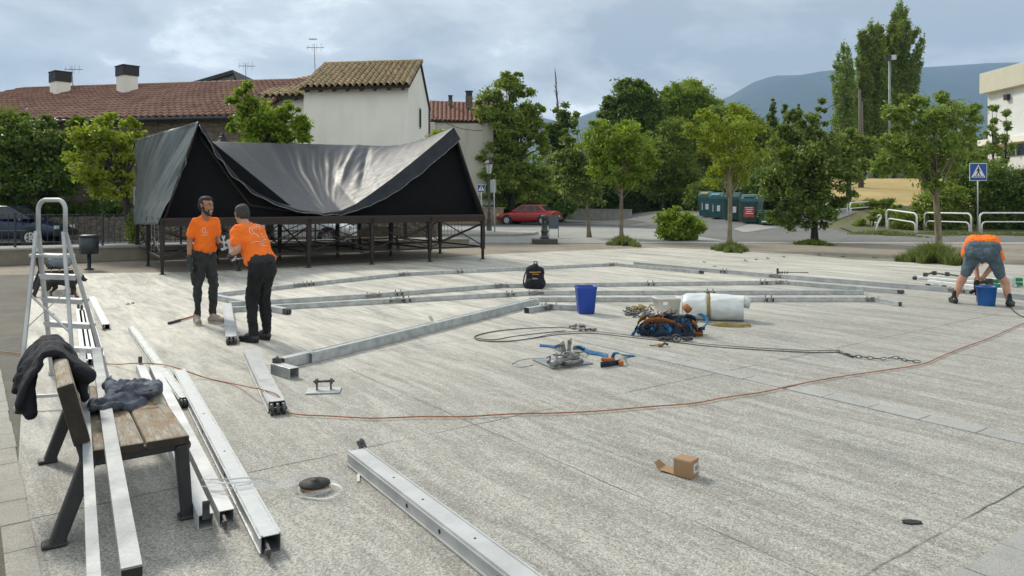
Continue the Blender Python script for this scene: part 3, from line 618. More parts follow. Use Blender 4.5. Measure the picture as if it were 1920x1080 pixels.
for i in range(NTt + 1):
    t = i / NTt; row = []
    for j in range(NS + 1):
        s = j / NS; a = TL.lerp(TR, s); f = front(s); p = a.lerp(f, t)
        depth = max(0, 3.4 - f.z) / 2.1                    # how far the front edge has dropped here
        p.z -= .30 * math.sin(math.pi * t) * depth * (1 - .3 * t)
        # pleats radiating from the low point of the front edge
        ang = math.atan2((s - low) * SL, (1.04 - t) * SD); w = depth * math.sin(math.pi * min(1, t * 1.0)) ** .6
        fr_ = min(1, max(0, 1.15 - t)) * min(1, t * 3 + .15)
        for A_, wd_, am in ((-.62, .035, .05), (-.45, .025, .03), (-.10, .028, .035), (.04, .022, .06), (.13, .018, .035), (.23, .02, .05), (.33, .022, .055), (.45, .02, .03), (.58, .03, .03), (-.27, .012, .02), (-.02, .010, .022), (.09, .009, .02), (.18, .010, .025), (.28, .010, .02), (.39, .012, .022), (.51, .012, .02), (.68, .015, .02), (-.75, .02, .03)): p.z += .8 * am * fr_ * depth * math.exp(-((ang - A_ - .02 * noise.noise(V(t * 4, A_ * 9, 0))) / wd_) ** 2)
        p.z += w * .012 * noise.noise(V(s * 9, t * 5, 0))
        if s > .58: p.z += (.09 * math.exp(-((s - .80 + .28 * t) / .016) ** 2) - .07 * math.exp(-((s - .84 + .20 * t) / .012) ** 2) + .03 * noise.noise(V(s * 30 + t * 12, t * 5, 4))) * math.sin(math.pi * min(1, t + .1)) * sstep(.58, .68, s)
        row.append(p)
    rows.append(row)
mb = MB(); mb.patch(rows); o = mb.build('roof_sheet', MT['tarp'], cn, True); q = o.modifiers.new('t', 'SOLIDIFY'); q.thickness = .006
# valance hanging below the front edge
rows = []
for k in range(5):
    row = []
    for j in range(141):
        s = j / 140; f = front(s); d = .04 + (.34 * sstep(.5, .8, s) + .06 * sstep(.5, .1, s)) * (k / 4); wv = .03 * noise.noise(V(s * 26, k * .3, 2)) * k
        p = f - sy * (.012 + .02 * k / 4 + wv * .5); dn = V(0, 0, -1) if s < .5 else (V(0, 0, -1) * .85 + sx * .5)
        row.append(p + dn * (0 if k == 0 else d) + V(0, 0, wv * .6))
    rows.append(row)
mb = MB(); mb.patch(rows); mb.build('valance', MT['tarp'], cn, True)
mb = MB(); mb.tube([rows[4][j] - sy * .01 for j in range(0, 141, 2)], .010, 5); mb.build('hem_rope', MT['zinc'], cn, True)
# roof frame tubes under the sheet, gone down with it
mb = MB(); fz_ = [front(s) for s in np.linspace(0, 1, 50)]
mb.tube([onfront(366, 243, .3), onfront(420, 320, .3), onfront(468, 385, .3), onfront(600, 404, .3)], .028, 8)
mb.tube([onfront(851, 262, .25), onfront(760, 326, .25), onfront(680, 378, .25), onfront(625, 404, .25)], .028, 8); mb.build('roof_tube', MT['pipe'], cn, True)
mb = MB(); mb.tube([TL + V(0, 0, -.02), TR + V(0, 0, -.02)], .03, 8); mb.build('roof_tube', MT['pipe'], cn, True)
for a, b_ in ((TL, FL + sy * SD), (TR, FR + sy * SD), (front(1) - V(0, 0, .06), FR + sy * .05), (front(0) - V(0, 0, .06) + sy * .1, FL + sx * .05)):
    mb = MB(); mb.tube([a, V(b_.x, b_.y, DZ - .02)], .03, 8); mb.build('corner_post', MT['pipe'], cn, True)
# left side sheet: top edge rear corner to front peak, bottom gathered at the deck edge
def sidesheet(name, A, B, C, D, mat, amp, seed, flip=1, solid=True):
    rows = []
    for i in range(45):
        t = i / 44; row = []
        for j in range(71):
            s = j / 70; p = A.lerp(B, s).lerp(D.lerp(C, s), t)
            fold = amp * (.55 * noise.noise(V(s * 4 + t * 2.5, t * .4, seed)) + .55 * abs(noise.noise(V(s * 11 + t * 6, t * .35, seed + 3))) + .25 * abs(noise.noise(V(s * 26 + t * 15, t * .4, seed + 7)))) * math.sin(math.pi * min(1, t + .18)) ** .5
            fold += amp * .12 * math.sin(s * 30 + t * 6) * t
            n = (B - A).cross(D - A).normalized() * flip; row.append(p + n * fold * (1 if 0 < t else 0))
        rows.append(row)
    mb = MB(); mb.patch(rows); o = mb.build(name, mat, cn, True)
    if solid: q = o.modifiers.new('t', 'SOLIDIFY'); q.thickness = .006
    return o
off = sx * -.07
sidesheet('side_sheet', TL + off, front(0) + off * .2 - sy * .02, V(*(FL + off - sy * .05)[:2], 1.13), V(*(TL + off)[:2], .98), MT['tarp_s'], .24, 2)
sidesheet('side_sheet', front(1) - sx * .0 + sy * .03, TR, V(*(FR + sy * SD - off)[:2], 1.2), V(*(FR - off)[:2], 1.2), MT['tarp'], .05, 9)
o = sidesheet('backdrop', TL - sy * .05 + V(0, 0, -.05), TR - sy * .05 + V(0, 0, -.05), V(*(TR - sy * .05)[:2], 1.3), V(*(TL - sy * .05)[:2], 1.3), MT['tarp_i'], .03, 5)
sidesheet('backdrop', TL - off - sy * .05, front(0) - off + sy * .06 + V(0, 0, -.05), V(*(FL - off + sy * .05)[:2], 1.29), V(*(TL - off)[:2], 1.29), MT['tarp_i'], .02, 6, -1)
# added black sheets standing in for the shade under the sagging roof
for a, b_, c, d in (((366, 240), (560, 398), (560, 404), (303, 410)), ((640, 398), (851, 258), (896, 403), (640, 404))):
    A, B, C, D = (onfront(*a, .35), onfront(*b_, .35), onfront(*c, .35), onfront(*d, .35)); sidesheet('shade_sheet', A, B, C, D, MT['tarp_i'], .03, a[0])
# tie cords
mb = MB()
for u in (283, 289, 296, 303): p = onfront(u, 420, .3); q_ = V(p.x, p.y, .35 + .1 * random.random()); mb.tube([p + V(0, 0, .1), p.lerp(q_, .5) + V(.02, 0, 0), q_], .007, 4)
mb.build('tie_cord', MT['zinc'], cn, True)
# ------------------------------------------------------------------ street furniture
def lamp(loc, label):
    t = root('street_lamp', label, 'street lamp', loc, 0, 'old style street lamps'); mb = MB()
    mb.lathe([(.17, 0), (.17, .08), (.14, .10), (.13, .5), (.11, .62), (.135, .66), (.135, .72), (.09, .78), (.085, 1.0), (.105, 1.04), (.06, 1.10), (.055, 2.6), (.045, 2.9), (.08, 2.95), (.05, 3.0), (.05, 3.02)], seg=16); mb.build('post', MT['lampgrey'], t)
    mb = MB(); mb.lathe([(.09, 3.02), (.12, 3.06), (.20, 3.50), (.20, 3.51)], seg=4, smooth=False); mb.build('lantern_pane', MT['lampglass'], t)
    mb = MB()
    for k in range(4):
        a = math.pi / 2 * k; mb.bar((.125 * math.cos(a), .125 * math.sin(a), 3.05), (.205 * math.cos(a), .205 * math.sin(a), 3.51), .02)
    mb.lathe([(.26, 3.50), (.27, 3.54), (.13, 3.70), (.12, 3.78), (.07, 3.80), (.07, 3.86), (.02, 3.93), (0, 3.97)], seg=4, smooth=False); mb.build('lantern_cap', MT['cast'], t); return t
l1 = lamp(G(917, 437), 'grey street lamp with glazed lantern right of the stage'); l2 = copy_tree(l1)
p = P(417, 375, 24.9); l2.location = (p.x, p.y, 0); l2['label'] = 'street lamp mostly hidden behind the stage, only its lantern above the tarpaulin'
MT['signblue'] = M('sign blue enamel', (.010, .075, .34), (.010, .07, .30), .35, 0, 2, 0); MT['signwhite'] = M('sign white enamel', (.8, .8, .8), (.75, .75, .75), .35, 0, 2, 0); MT['signblack'] = M('sign black enamel', (.01, .01, .01), None, .4, 0, 2, 0)
def crosssign(loc, top, w, label, rz=0):
    t = root('crossing_sign', label, 'road sign', loc, rz, 'pedestrian crossing signs'); z = top - w / 2
    mb = MB(); mb.tube([(0, .03, 0), (0, .03, top - .05)], .03, 8); mb.build('post', MT['alu_d'], t)
    k = w / 2; mb = MB(); mb.box((0, 0, z), (w, .02, w)); sp = mb.build('sign_plate', MT['signwhite'], t, bev=.008)
    Mx = Matrix.Translation((0, -.013, z)) @ Matrix.Rotation(R(90), 4, 'X'); mb = MB(); q = k * .93; mb.prism([(-q, -q), (q, -q), (q, q), (-q, q)], 0, .003, Mx); mb.build('blue_field', MT['signblue'], sp)
    Mx = Matrix.Translation((0, -.017, z)) @ Matrix.Rotation(R(90), 4, 'X'); mb = MB(); mb.prism([(-k * .8, -k * .62), (k * .8, -k * .62), (0, k * .84)], 0, .003, Mx); mb.build('triangle', MT['signwhite'], sp)
    Mx = Matrix.Translation((0, -.021, z)) @ Matrix.Rotation(R(90), 4, 'X'); mb = MB(); S = k
    def pol(*a): mb.prism([(x * S, y * S) for x, y in a], 0, .003, Mx)
    pol(*[(.02 + .075 * math.cos(i * math.pi / 5), .50 + .085 * math.sin(i * math.pi / 5)) for i in range(10)])
    pol((-.08, .40), (.10, .40), (.10, .0), (-.10, .0)); pol((.08, .39), (.26, .12), (.20, .08), (.06, .28)); pol((-.07, .39), (-.24, .10), (-.18, .07), (-.04, .28))
    pol((-.10, .0), (.02, .0), (-.16, -.40), (-.27, -.40)); pol((-.01, .0), (.10, .0), (.26, -.40), (.15, -.40))
    for i in range(6): x = -.60 + i * .22; pol((x, -.58), (x + .11, -.58), (x + .11 - (x) * .22, -.42), (x - x * .22, -.42))
    mb.build('symbol', MT['signblack'], sp); return t
p = G(1834, 438); crosssign(p, 3.52, .88, 'large blue pedestrian crossing sign on a tall grey post at the right')
p = P(902.5, 375, 43.5); crosssign((p.x, p.y, 0), 2.58, .46, 'small blue pedestrian crossing sign beside the lamp, right of the stage')
t = root('sign_back', 'narrow grey sign seen nearly edge-on beside the street lamp', 'road sign', G(928, 440)); mb = MB(); mb.tube([(0, 0, 0), (-.06, 0, 2.7)], .03, 8); mb.build('post', MT['alu_d'], t)
mb = MB(); mb.box((-.08, -.03, 2.35), (.6, .03, .62), Matrix.Rotation(R(66), 3, 'Z')); mb.build('sign_plate', MT['alu'], t, bev=.005)
# litter bin
t = root('litter_bin', 'dark grey litter bin on a single post, left of the stage', 'litter bin', G(167, 505)); mb = MB(); mb.lathe([(.11, 0), (.11, .015), (.045, .03), (.045, .40)], seg=12); mb.build('post', MT['darkgrey'], t)
mb = MB(); mb.lathe([(.205, .38), (.215, .78), (.20, .78), (.19, .40), (0, .40)], seg=24); mb.build('bin', MT['darkgrey'], t); mb = MB(); mb.lathe([(0, .80), (.225, .80), (.225, .825), (.15, .84), (0, .845)], seg=24); mb.build('lid', MT['darkgrey'], t)
# drinking fountain and notice board
t = root('drinking_fountain', 'cast iron drinking fountain on a square stone base', 'fountain', G(1021, 456.5)); mb = MB(); mb.box((0, 0, .09), (.98, .8, .18)); mb.build('base', M('wet dark stone', (.055, .045, .038), (.09, .075, .06), .5), t, bev=.01)
mb = MB(); mb.lathe([(.17, .18), (.17, .24), (.13, .27), (.125, .42), (.145, .45), (.145, .49), (.12, .52), (.10, .92), (.13, .95), (.15, 1.0), (.15, 1.06), (.12, 1.09), (0, 1.12)], seg=16); mb.build('column', MT['lampgrey'], t)
mb = MB(); mb.tube([(0, -.1, .85), (0, -.2, .84), (0, -.22, .80)], .02, 8); mb.build('spout', MT['zinc'], t)
t = root('notice_board', 'small grey notice board on two legs beside the fountain', 'notice board', G(1038, 446)); mb = MB(); mb.box((0, 0, .70), (.44, .04, .60)); mb.build('panel', M('grey blue board', (.10, .125, .14), (.08, .1, .115), .5), t, bev=.01)
for s in (-1, 1): mb = MB(); mb.bar((s * .21, 0, 0), (s * .21, 0, 1.02), .03); mb.build('leg', MT['darkgrey'], t)
# ------------------------------------------------------------------ white hoop railings
def hoop(a, b_, za, zb, h, label, lean=0):
    t = root('hoop_rail', label, 'railing', (a.x, a.y, za), 0, 'white tubular hoop railings'); A = V(a.x, a.y, za - .1); B = V(b_.x, b_.y, zb - .1); d = (B - A); d.z = 0; Lg = d.length; d.normalize()
    def arch(x0, x1, h, r):
        pts = []; q = [(x0, 0)]; q += [(x0 + r - r * math.cos(k * math.pi / 12), h - r + r * math.sin(k * math.pi / 12)) for k in range(7)]; q += [(x1 - r + r * math.sin(k * math.pi / 12), h - r + r * math.cos(k * math.pi / 12)) for k in range(7)] + [(x1, 0)]
        for x, z in q: base = A.lerp(B, x / Lg); pts.append(base + V(0, 0, z + .1 * (1 if z else 0)) + V(-d.y, d.x, 0) * lean * z)
        return pts
    mb = MB(); mb.tube(arch(0, Lg, h, .22), .045, 10); mb.build('outer_hoop', MT['whitepaint'], t, True)
    mb = MB(); mb.tube(arch(.10, Lg - .10, h * .56, .22), .035, 10); mb.build('inner_hoop', MT['whitepaint'], t, True); return t
def at(u, v, z): p = G(u, v, z); return p
hoop(at(1837, 437, 0), at(1837, 437, 0) + V(3.3, -.1, 0), 0, 0, 1.02, 'straight white hoop rail at the right edge, just right of the crossing sign post')
hoop(at(1733, 434, 0), at(1821, 438, 0), 0, 0, 1.0, 'straight white hoop rail immediately left of the crossing sign post')
hoop(at(1662, 434.5, 0), at(1719, 438, 0), .14, -.04, 1.04, 'bent white hoop rail sloping down to the right')
hoop(at(1594, 404, .62), at(1635, 400, .70), .62, .70, .86, 'white hoop rail farthest right of the upper ones by the hayfield')
hoop(at(1547, 410, .50), at(1589, 405, .60), .50, .60, .88, 'white hoop rail in the middle of the upper row by the hayfield')
hoop(at(1491, 415, .36), at(1544, 411, .48), .36, .48, .86, 'white hoop rail partly behind the broad dark tree')
t = root('broken_rail', 'broken leaning white rail post standing alone in the weeds', 'railing', G(1642, 434)); mb = MB(); mb.tube([(0, 0, -.05), (.10, 0, .4), (.27, .02, .72), (.30, .02, .84), (.24, .02, .88), (.12, .02, .86)], .045, 10); mb.tube([(-.06, 0, .48), (.12, 0, .44)], .035, 8); mb.build('bent_post', MT['whitepaint'], t)
# ------------------------------------------------------------------ dumpsters
MT['dump'] = M('dark green container plastic', (.012, .075, .062), (.01, .055, .046), .5, 0, 4, .1, .004); MT['dump_b'] = M('teal green container plastic', (.03, .12, .13), (.02, .09, .10), .5, 0, 4, .1, .004); MT['yellow'] = M('faded yellow plastic', (.40, .34, .10), (.3, .26, .08), .5, 0, 4)
MT['lidblue'] = M('light blue lid plastic', (.16, .30, .40), (.12, .24, .33), .4, 0, 4); MT['red'] = M('faded red poster', (.42, .06, .045), (.36, .05, .04), .6, 0, 5)
def dumpster(loc, w, d, h, body, lid, label, rz, mouth=None, poster=None):
    t = root('recycling_container', label, 'recycling container', loc, rz, 'row of green street containers')
    mb = MB(); mb.add([(-w * .44, -d * .42, .06), (w * .44, -d * .42, .06), (w * .44, d * .42, .06), (-w * .44, d * .42, .06), (-w * .5, -d * .5, h * .74), (w * .5, -d * .5, h * .74), (w * .5, d * .5, h * .74), (-w * .5, d * .5, h * .74)], [(3, 2, 1, 0), (4, 5, 6, 7), (0, 1, 5, 4), (1, 2, 6, 5), (2, 3, 7, 6), (3, 0, 4, 7)]); b = mb.build('body', body, t, bev=.03)
    mb = MB(); Mx = Matrix.Rotation(R(90), 4, 'X') @ Matrix.Rotation(R(90), 4, 'Y'); pr = [(-d * .53, h * .735), (d * .53, h * .735), (d * .53, h * .80), (d * .40, h * .95), (d * .1, h), (-d * .25, h * .97), (-d * .50, h * .85)]
    n = len(pr); mb.add([(-w * .52, y, z) for y, z in pr] + [(w * .52, y, z) for y, z in pr], [list(range(n)), list(range(n, 2 * n))[::-1]] + [(i, (i + 1) % n, n + (i + 1) % n, n + i) for i in range(n)][::1]); ld = mb.build('lid', lid, t, bev=.02)
    mb = MB()
    for i in range(5): z = .22 + i * .23; sc = .44 + .06 * z / (h * .74); mb.box((0, -d * (.42 + .08 * z / (h * .74)) - .008, z), (w * .86, .03, .05))
    mb.build('rib', body, b)
    if mouth: mb = MB(); mb.box((0, -d * .40, h * .905), (w * .6, d * .2, .12), Matrix.Rotation(R(28), 3, 'X')); mb.build('opening', mouth, ld, bev=.02)
    if poster:
        mb = MB(); mb.box((w * .0, -d * .485, h * .42), (w * .62, .02, .72), Matrix.Rotation(R(-3.5), 3, 'X')); pp = mb.build('poster', poster, b)
        mb = MB(); [mb.box((w * .0 + .02 * (i % 2), -d * .49 - .008, h * .42 + .2 - i * .11), (w * .46 - .07 * (i % 3), .012, .035), Matrix.Rotation(R(-3.5), 3, 'X')) for i in range(4)]; mb.build('poster_print', MT['signwhite'], pp)
    else:
        mb = MB(); mb.box((w * .24, -d * .48, h * .40), (.2, .02, .36)); mb.box((-w * .16, -d * .48, h * .42), (.04, .02, .5)); mb.build('sticker', MT['signwhite'], b)
    return t
for i, (u, w, d, h, bm_, lm, mo, po, lab) in enumerate(((1325, .80, 1.0, 1.66, 'dump_b', 'dump_b', 'yellow', None, 'teal container with yellow mouth, leftmost of the row'), (1346, .88, 1.05, 1.66, 'dump_b', 'dump_b', 'lidblue', None, 'teal container with pale blue mouth, second of the row'),
        (1376, .92, 1.2, 1.74, 'dump', 'dump', None, None, 'dark green container with white stickers behind the slim tree trunk'), (1410, 1.0, 1.25, 1.72, 'dump', 'dump_b', 'dump', 'red', 'dark green container with a red poster'))):
    y = 48.6 - i * 1.55; p = P(u, 400, y); dumpster((p.x, p.y, float(hgt(p.x, p.y))), w, d, h, MT[bm_], MT[lm], lab, R(-34), MT[mo] if mo else None, MT[po] if po else None)
t = root('low_container', 'low open dark green skip mostly hidden by the broad dark tree', 'skip', P(1455, 400, 43)); t.location.z = float(hgt(t.location.x, 43)); mb = MB(); mb.add([(-.95, -.6, .05), (.95, -.6, .05), (.95, .6, .05), (-.95, .6, .05), (-1.1, -.75, .85), (1.1, -.75, .85), (1.1, .75, .85), (-1.1, .75, .85)], [(3, 2, 1, 0), (4, 5, 6, 7), (0, 1, 5, 4), (1, 2, 6, 5), (2, 3, 7, 6), (3, 0, 4, 7)]); mb.build('body', MT['dump'], t, bev=.03); mb = MB(); mb.tube([(-1.08, -.78, .2), (1.08, -.78, .2)], .03, 6); mb.build('bumper_bar', MT['whitepaint'], t)
# ------------------------------------------------------------------ cars
MT['carred'] = M('faded red car paint', (.42, .030, .022), (.36, .025, .02), .32, 0, 3, 0); MT['carblue'] = M('dark blue car paint', (.020, .035, .07), (.016, .028, .055), .22, .3, 3, 0); MT['carwhite'] = M('silver white car paint', (.75, .78, .80), (.68, .71, .73), .3, .0, 3, 0)
MT['tyre'] = M('tyre rubber', (.012, .012, .012), (.02, .02, .02), .8, 0, 10); MT['bumper'] = M('grey plastic bumper', (.12, .12, .125), (.09, .09, .095), .6, 0, 5); MT['tail'] = M('red tail lamp', (.25, .01, .01), (.2, .01, .01), .2, 0, 5, 0); MT['headl'] = M('headlamp glass', (.6, .62, .62), (.5, .5, .5), .1, 0, 5, 0); MT['plate'] = M('number plate', (.7, .7, .65), (.6, .6, .55), .4, 0, 5, 0)
def car(loc, rz, label, paint, st, cab, wz=.30, bmp='bumper', group=None):
    """st: stations (x, bottom, shoulder z, top z, half width); cab: roof outline"""
    t = root('parked_car', label, 'car', loc, rz, group); mb = MB(); rows = []
    for x, zb, zs, zt, w in st:
        h = [(w * .80, zb), (w * .96, zb + .08), (w, (zb + zs) / 2), (w * .985, zs), (w * .90, (zs * .3 + zt * .7)), (w * .5, zt), (0, zt + .012)]
        rows.append([(x, y, z) for y, z in h] + [(x, -y, z) for y, z in h[::-1][1:]] + [(x, h[0][0], h[0][1])])
    mb.patch(rows); k = len(rows[0]) - 1
    mb.add([rows[0][i] for i in range(k)], [list(range(k))]); mb.add([rows[-1][i] for i in range(k)], [list(range(k))[::-1]]); b = mb.build('body', paint, t); q = b.modifiers.new('s', 'SUBSURF'); q.levels = q.render_levels = 1
    (xr, xf, zb, wb), (tr, tf, zt, wt) = cab
    def corner(top): return [(tr, -wt, zt), (tf, -wt, zt), (tf, wt, zt), (tr, wt, zt)] if top else [(xr, -wb, zb), (xf, -wb, zb), (xf, wb, zb), (xr, wb, zb)]
    mb = MB(); mb.add(corner(0) + corner(1), [(4, 5, 6, 7), (0, 1, 5, 4), (1, 2, 6, 5), (2, 3, 7, 6), (3, 0, 4, 7)]); mb.build('cabin', paint, t, bev=.06)
    lo = [Vector(p) for p in corner(0)]; hi = [Vector(p) for p in corner(1)]
    def pane(i, j, s0, s1, nm):
        A, B, C, D = lo[i], lo[j], hi[j], hi[i]; n = (B - A).cross(D - A).normalized(); ctr = (lo[0] + lo[2] + hi[0] + hi[2]) / 4
        if n.dot((A + C) / 2 - ctr) < 0: n = -n
        q = [A.lerp(B, s).lerp(D.lerp(C, s), tt) + n * .006 for s, tt in ((s0, .12), (s1, .12), (s1, .86), (s0, .86))]; mb = MB(); mb.add(q + [p - n * .02 for p in q], [(0, 1, 2, 3), (0, 4, 5, 1), (1, 5, 6, 2), (2, 6, 7, 3), (3, 7, 4, 0)]); mb.build(nm, MT['glass'], t)
    for i, j in ((0, 1), (3, 2)):
        pane(i, j, .08, .27, 'side_window'); pane(i, j, .30, .60, 'side_window'); pane(i, j, .63, .94, 'side_window')
    pane(3, 0, .07, .93, 'rear_window'); pane(1, 2, .07, .93, 'windscreen')
    x0, x1 = st[0][0], st[-1][0]; wm = max(s[4] for s in st)
    for x in (x0 + .74, x1 - .80):
        for s in (-1, 1):
            mb = MB(); mb.tube([(x, s * (wm - .20), wz + .03), (x, s * (wm + .006), wz + .03)], .37, 20); mb.build('wheel_arch', MT['black_in'], t)
            w = root('wheel', None, None); w.parent = t; w.location = (x, s * (wm - .08), wz); mb = MB(); mb.tube([(0, -s * .09, 0), (0, s * .095, 0)], .31, 24); w2 = mb.build('tyre', MT['tyre'], w, bev=.02)
            mb = MB(); mb.tube([(0, s * .08, 0), (0, s * .105, 0)], .195, 20); mb.build('rim', MT['alu_b'], w); mb = MB()
            for a in range(5): c, sn = math.cos(a * 1.2566), math.sin(a * 1.2566); mb.box((c * .12, s * .106, sn * .12), (.05, .006, .07), Matrix.Rotation(-a * 1.2566, 3, 'Y'))
            mb.build('rim_slot', MT['black_in'], w)
    mb = MB(); mb.box((x0 - .02, 0, .46), (.16, wm * 1.86, .20)); mb.build('rear_bumper', MT[bmp], t, bev=.03); mb = MB(); mb.box((x1 + .02, 0, .44), (.16, wm * 1.86, .22)); mb.build('front_bumper', MT[bmp], t, bev=.03)
    for s in (-1, 1):
        mb = MB(); mb.box((x0 + .01, s * wm * .74, .72), (.06, wm * .38, .17)); mb.build('tail_lamp', MT['tail'], t, bev=.01); mb = MB(); mb.box((x1 - .02, s * wm * .70, .66), (.08, wm * .34, .13)); mb.build('headlight', MT['headl'], t, bev=.01)
        mb = MB(); mb.box((xf - .28, s * (wm + .06), .92), (.1, .14, .1)); mb.build('mirror', paint, t, bev=.02)
        mb = MB(); mb.box((0, s * (wm - .006), .56), (2.5, .03, .05)); mb.box((-.05, s * (wm - .02), .82), (.14, .05, .025)); mb.build('trim', MT['bumper'], t)
    mb = MB(); mb.box((x0 - .105, 0, .60), (.012, .50, .11)); mb.build('number_plate', MT['plate'], t); return t
sed = [(-2.12, .36, .70, .92, .70), (-2.02, .30, .72, .95, .78), (-1.5, .26, .74, .97, .83), (-.6, .22, .76, .93, .84), (.5, .22, .76, .93, .84), (1.1, .23, .72, .88, .82), (1.8, .28, .64, .74, .76), (2.05, .34, .58, .66, .68)]
p = P(991, 400, 51); car((p.x, p.y, 0), R(154), 'old red saloon car parked across the street under the trees', MT['carred'], sed, ((-1.62, .98, .90, .74), (-1.05, .30, 1.36, .58)))
hb = [(-2.0, .36, .78, .98, .74), (-1.9, .30, .80, 1.02, .82), (-1.2, .24, .82, 1.02, .87), (0, .22, .82, 1.0, .88), (.7, .22, .80, .98, .87), (1.4, .24, .74, .88, .85), (1.95, .30, .64, .74, .78), (2.1, .36, .58, .66, .70)]
p = P(20, 400, 28.6); car((p.x + .1, 28.2, 0), R(6), 'dark blue hatchback parked behind the railing at the left edge', MT['carblue'], hb, ((-1.95, 1.25, .98, .80), (-1.5, .35, 1.46, .62)), bmp='black_in')
p = P(560, 400, 28.2); car((p.x + .0, 28.0, 0), R(3), 'silver white car seen through the stage legs', MT['carwhite'], hb, ((-1.95, 1.25, .98, .80), (-1.5, .35, 1.46, .62)), bmp='carwhite')
# low white wall and dark hedge behind the street
mb = MB(); a = P(1058, 400, 62); b_ = P(1184, 400, 58)
t = root('low_white_wall', 'low whitish boundary wall under the trees beyond the street', 'wall', a); t.location.z = 0
for i in range(12):
    p = V(a.x, a.y, 0).lerp(V(b_.x, b_.y, 0), i / 12); q = V(a.x, a.y, 0).lerp(V(b_.x, b_.y, 0), (i + .97) / 12); mb.bar(p + V(0, 0, .45), q + V(0, 0, .45), .2, .9)
mb.build('panel', MT['pale'], t, True); mb = MB(); mb.bar(V(a.x, a.y, .93), V(b_.x, b_.y, .93), .26, .06); mb.build('coping', MT['pale'], t, True)
t = root('brick_wall', 'low tan brick wall end seen past the right end of the stage', 'wall', P(900, 375, 50)); t.location.z = 0; mb = MB(); mb.box((-3.2, 2, .55), (9.5, .3, 1.1)); mb.build('wall_face', M('tan brick', (.34, .24, .13), (.25, .18, .11), .9, 0, 3), t); mb = MB(); mb.box((-3.2, 2, 1.13), (9.7, .4, .06)); mb.build('coping', MT['pale'], t)
# poles and wires
p = P(1668, 375, 92); t = root('floodlight_pole', 'tall green floodlight pole in front of the poplars', 'floodlight', (p.x, p.y, 3)); h = 1.68 + 262 * 92 / F - 3; mb = MB(); mb.tube([(0, 0, 0), (0, 0, h)], [.2, .13], 10); mb.build('mast', M('green pole', (.20, .27, .25), None, .5), t); mb = MB(); mb.box((0, 0, h + .5), (1.3, .5, .15)); mb.box((-.35, -.2, h + .2), (.55, .3, .55)); mb.build('lamp_bracket', MT['cast'], t); mb = MB(); mb.box((.35, -.25, h + .3), (.6, .3, .6)); mb.build('floodlight_head', MT['alu'], t)
p = P(1612, 375, 75); t = root('utility_pole', 'double timber utility pole beside the poplars', 'utility pole', (p.x, p.y, 2)); mb = MB(); mb.tube([(0, 0, 0), (0, 0, 10.8)], [.17, .13], 8); mb.build('pole', MT['twig'], t); mb = MB(); mb.tube([(.28, 0, 0), (.2, 0, 9.6)], [.15, .12], 8); mb.build('pole', MT['twig'], t)
mb = MB(); a = P(1612, 165, 75); b_ = P(1395, 245, 70); c = P(1150, 300, 66); pts = []
for i in range(21): k = i / 20; q = a.lerp(b_, k) if True else a; q = a.lerp(c, k); q.z -= 3.0 * math.sin(math.pi * k) * .8; pts.append(q)
mb.tube(pts, .03, 4); solo(mb, 'overhead_cable', MT['cast'], 'thin overhead cable running left from the timber pole', 'cable')
mb = MB(); a = P(802, 212, 43); b_ = P(905, 245, 50); mb.tube([a.lerp(b_, k / 10) - V(0, 0, .3 * math.sin(math.pi * k / 10)) for k in range(11)], .02, 4); solo(mb, 'overhead_cable', MT['cast'], 'dark cable from the cream house corner towards the red roofed house', 'cable')
# ------------------------------------------------------------------ aluminium profiles on the square
GB = 'aluminium profiles lying on the square'
def profile(label, A, B, w=.09, h=.08, z=0.0, mat='alu', lips=True, fit=None, name='aluminium_profile', holes=False, group=GB, wall=.004):
    A = V(A.x, A.y, z + h / 2); B = V(B.x, B.y, z + h / 2); t = root(name, label, 'metal profile', (A.x, A.y, z), 0, group); mb = MB(); mb.hollow(A, B, w, h, wall)
    d = (B - A).normalized(); s = V(d.y, -d.x, 0).normalized()
    if lips:
        for k in (-1, 1):
            o_ = s * k * (w / 2 - .006) + V(0, 0, h / 2 + .003); mb.bar(A + o_, B + o_, .009, .006)
            o_ = s * k * (w / 2 + .003) + V(0, 0, h / 2 - .012); mb.bar(A + o_, B + o_, .006, .008); o_ = s * k * (w / 2 + .003) - V(0, 0, h / 2 - .010); mb.bar(A + o_, B + o_, .006, .010)
    mb.build('profile', MT[mat], t, True)
    if holes:
        for q in holes:
            p = A.lerp(B, q); mb = MB(); mb.tube([p + V(0, 0, h / 2 - .002), p + V(0, 0, h / 2 + .0015)], .007, 10); mb.build('hole', MT['black_in'], t, True)
            mb = MB(); mb.tube([p - s * (w / 2 - .002) + d * .3, p - s * (w / 2 + .0015) + d * .3], .008, 10); mb.build('hole', MT['black_in'], t, True); mb = MB(); mb.tube([p + s * (w / 2 - .002) + d * .3, p + s * (w / 2 + .0015) + d * .3], .012, 10); mb.build('hole', MT['black_in'], t, True)
    if fit: fitting(t, fit, A, B, w, h, s, d)
    return t
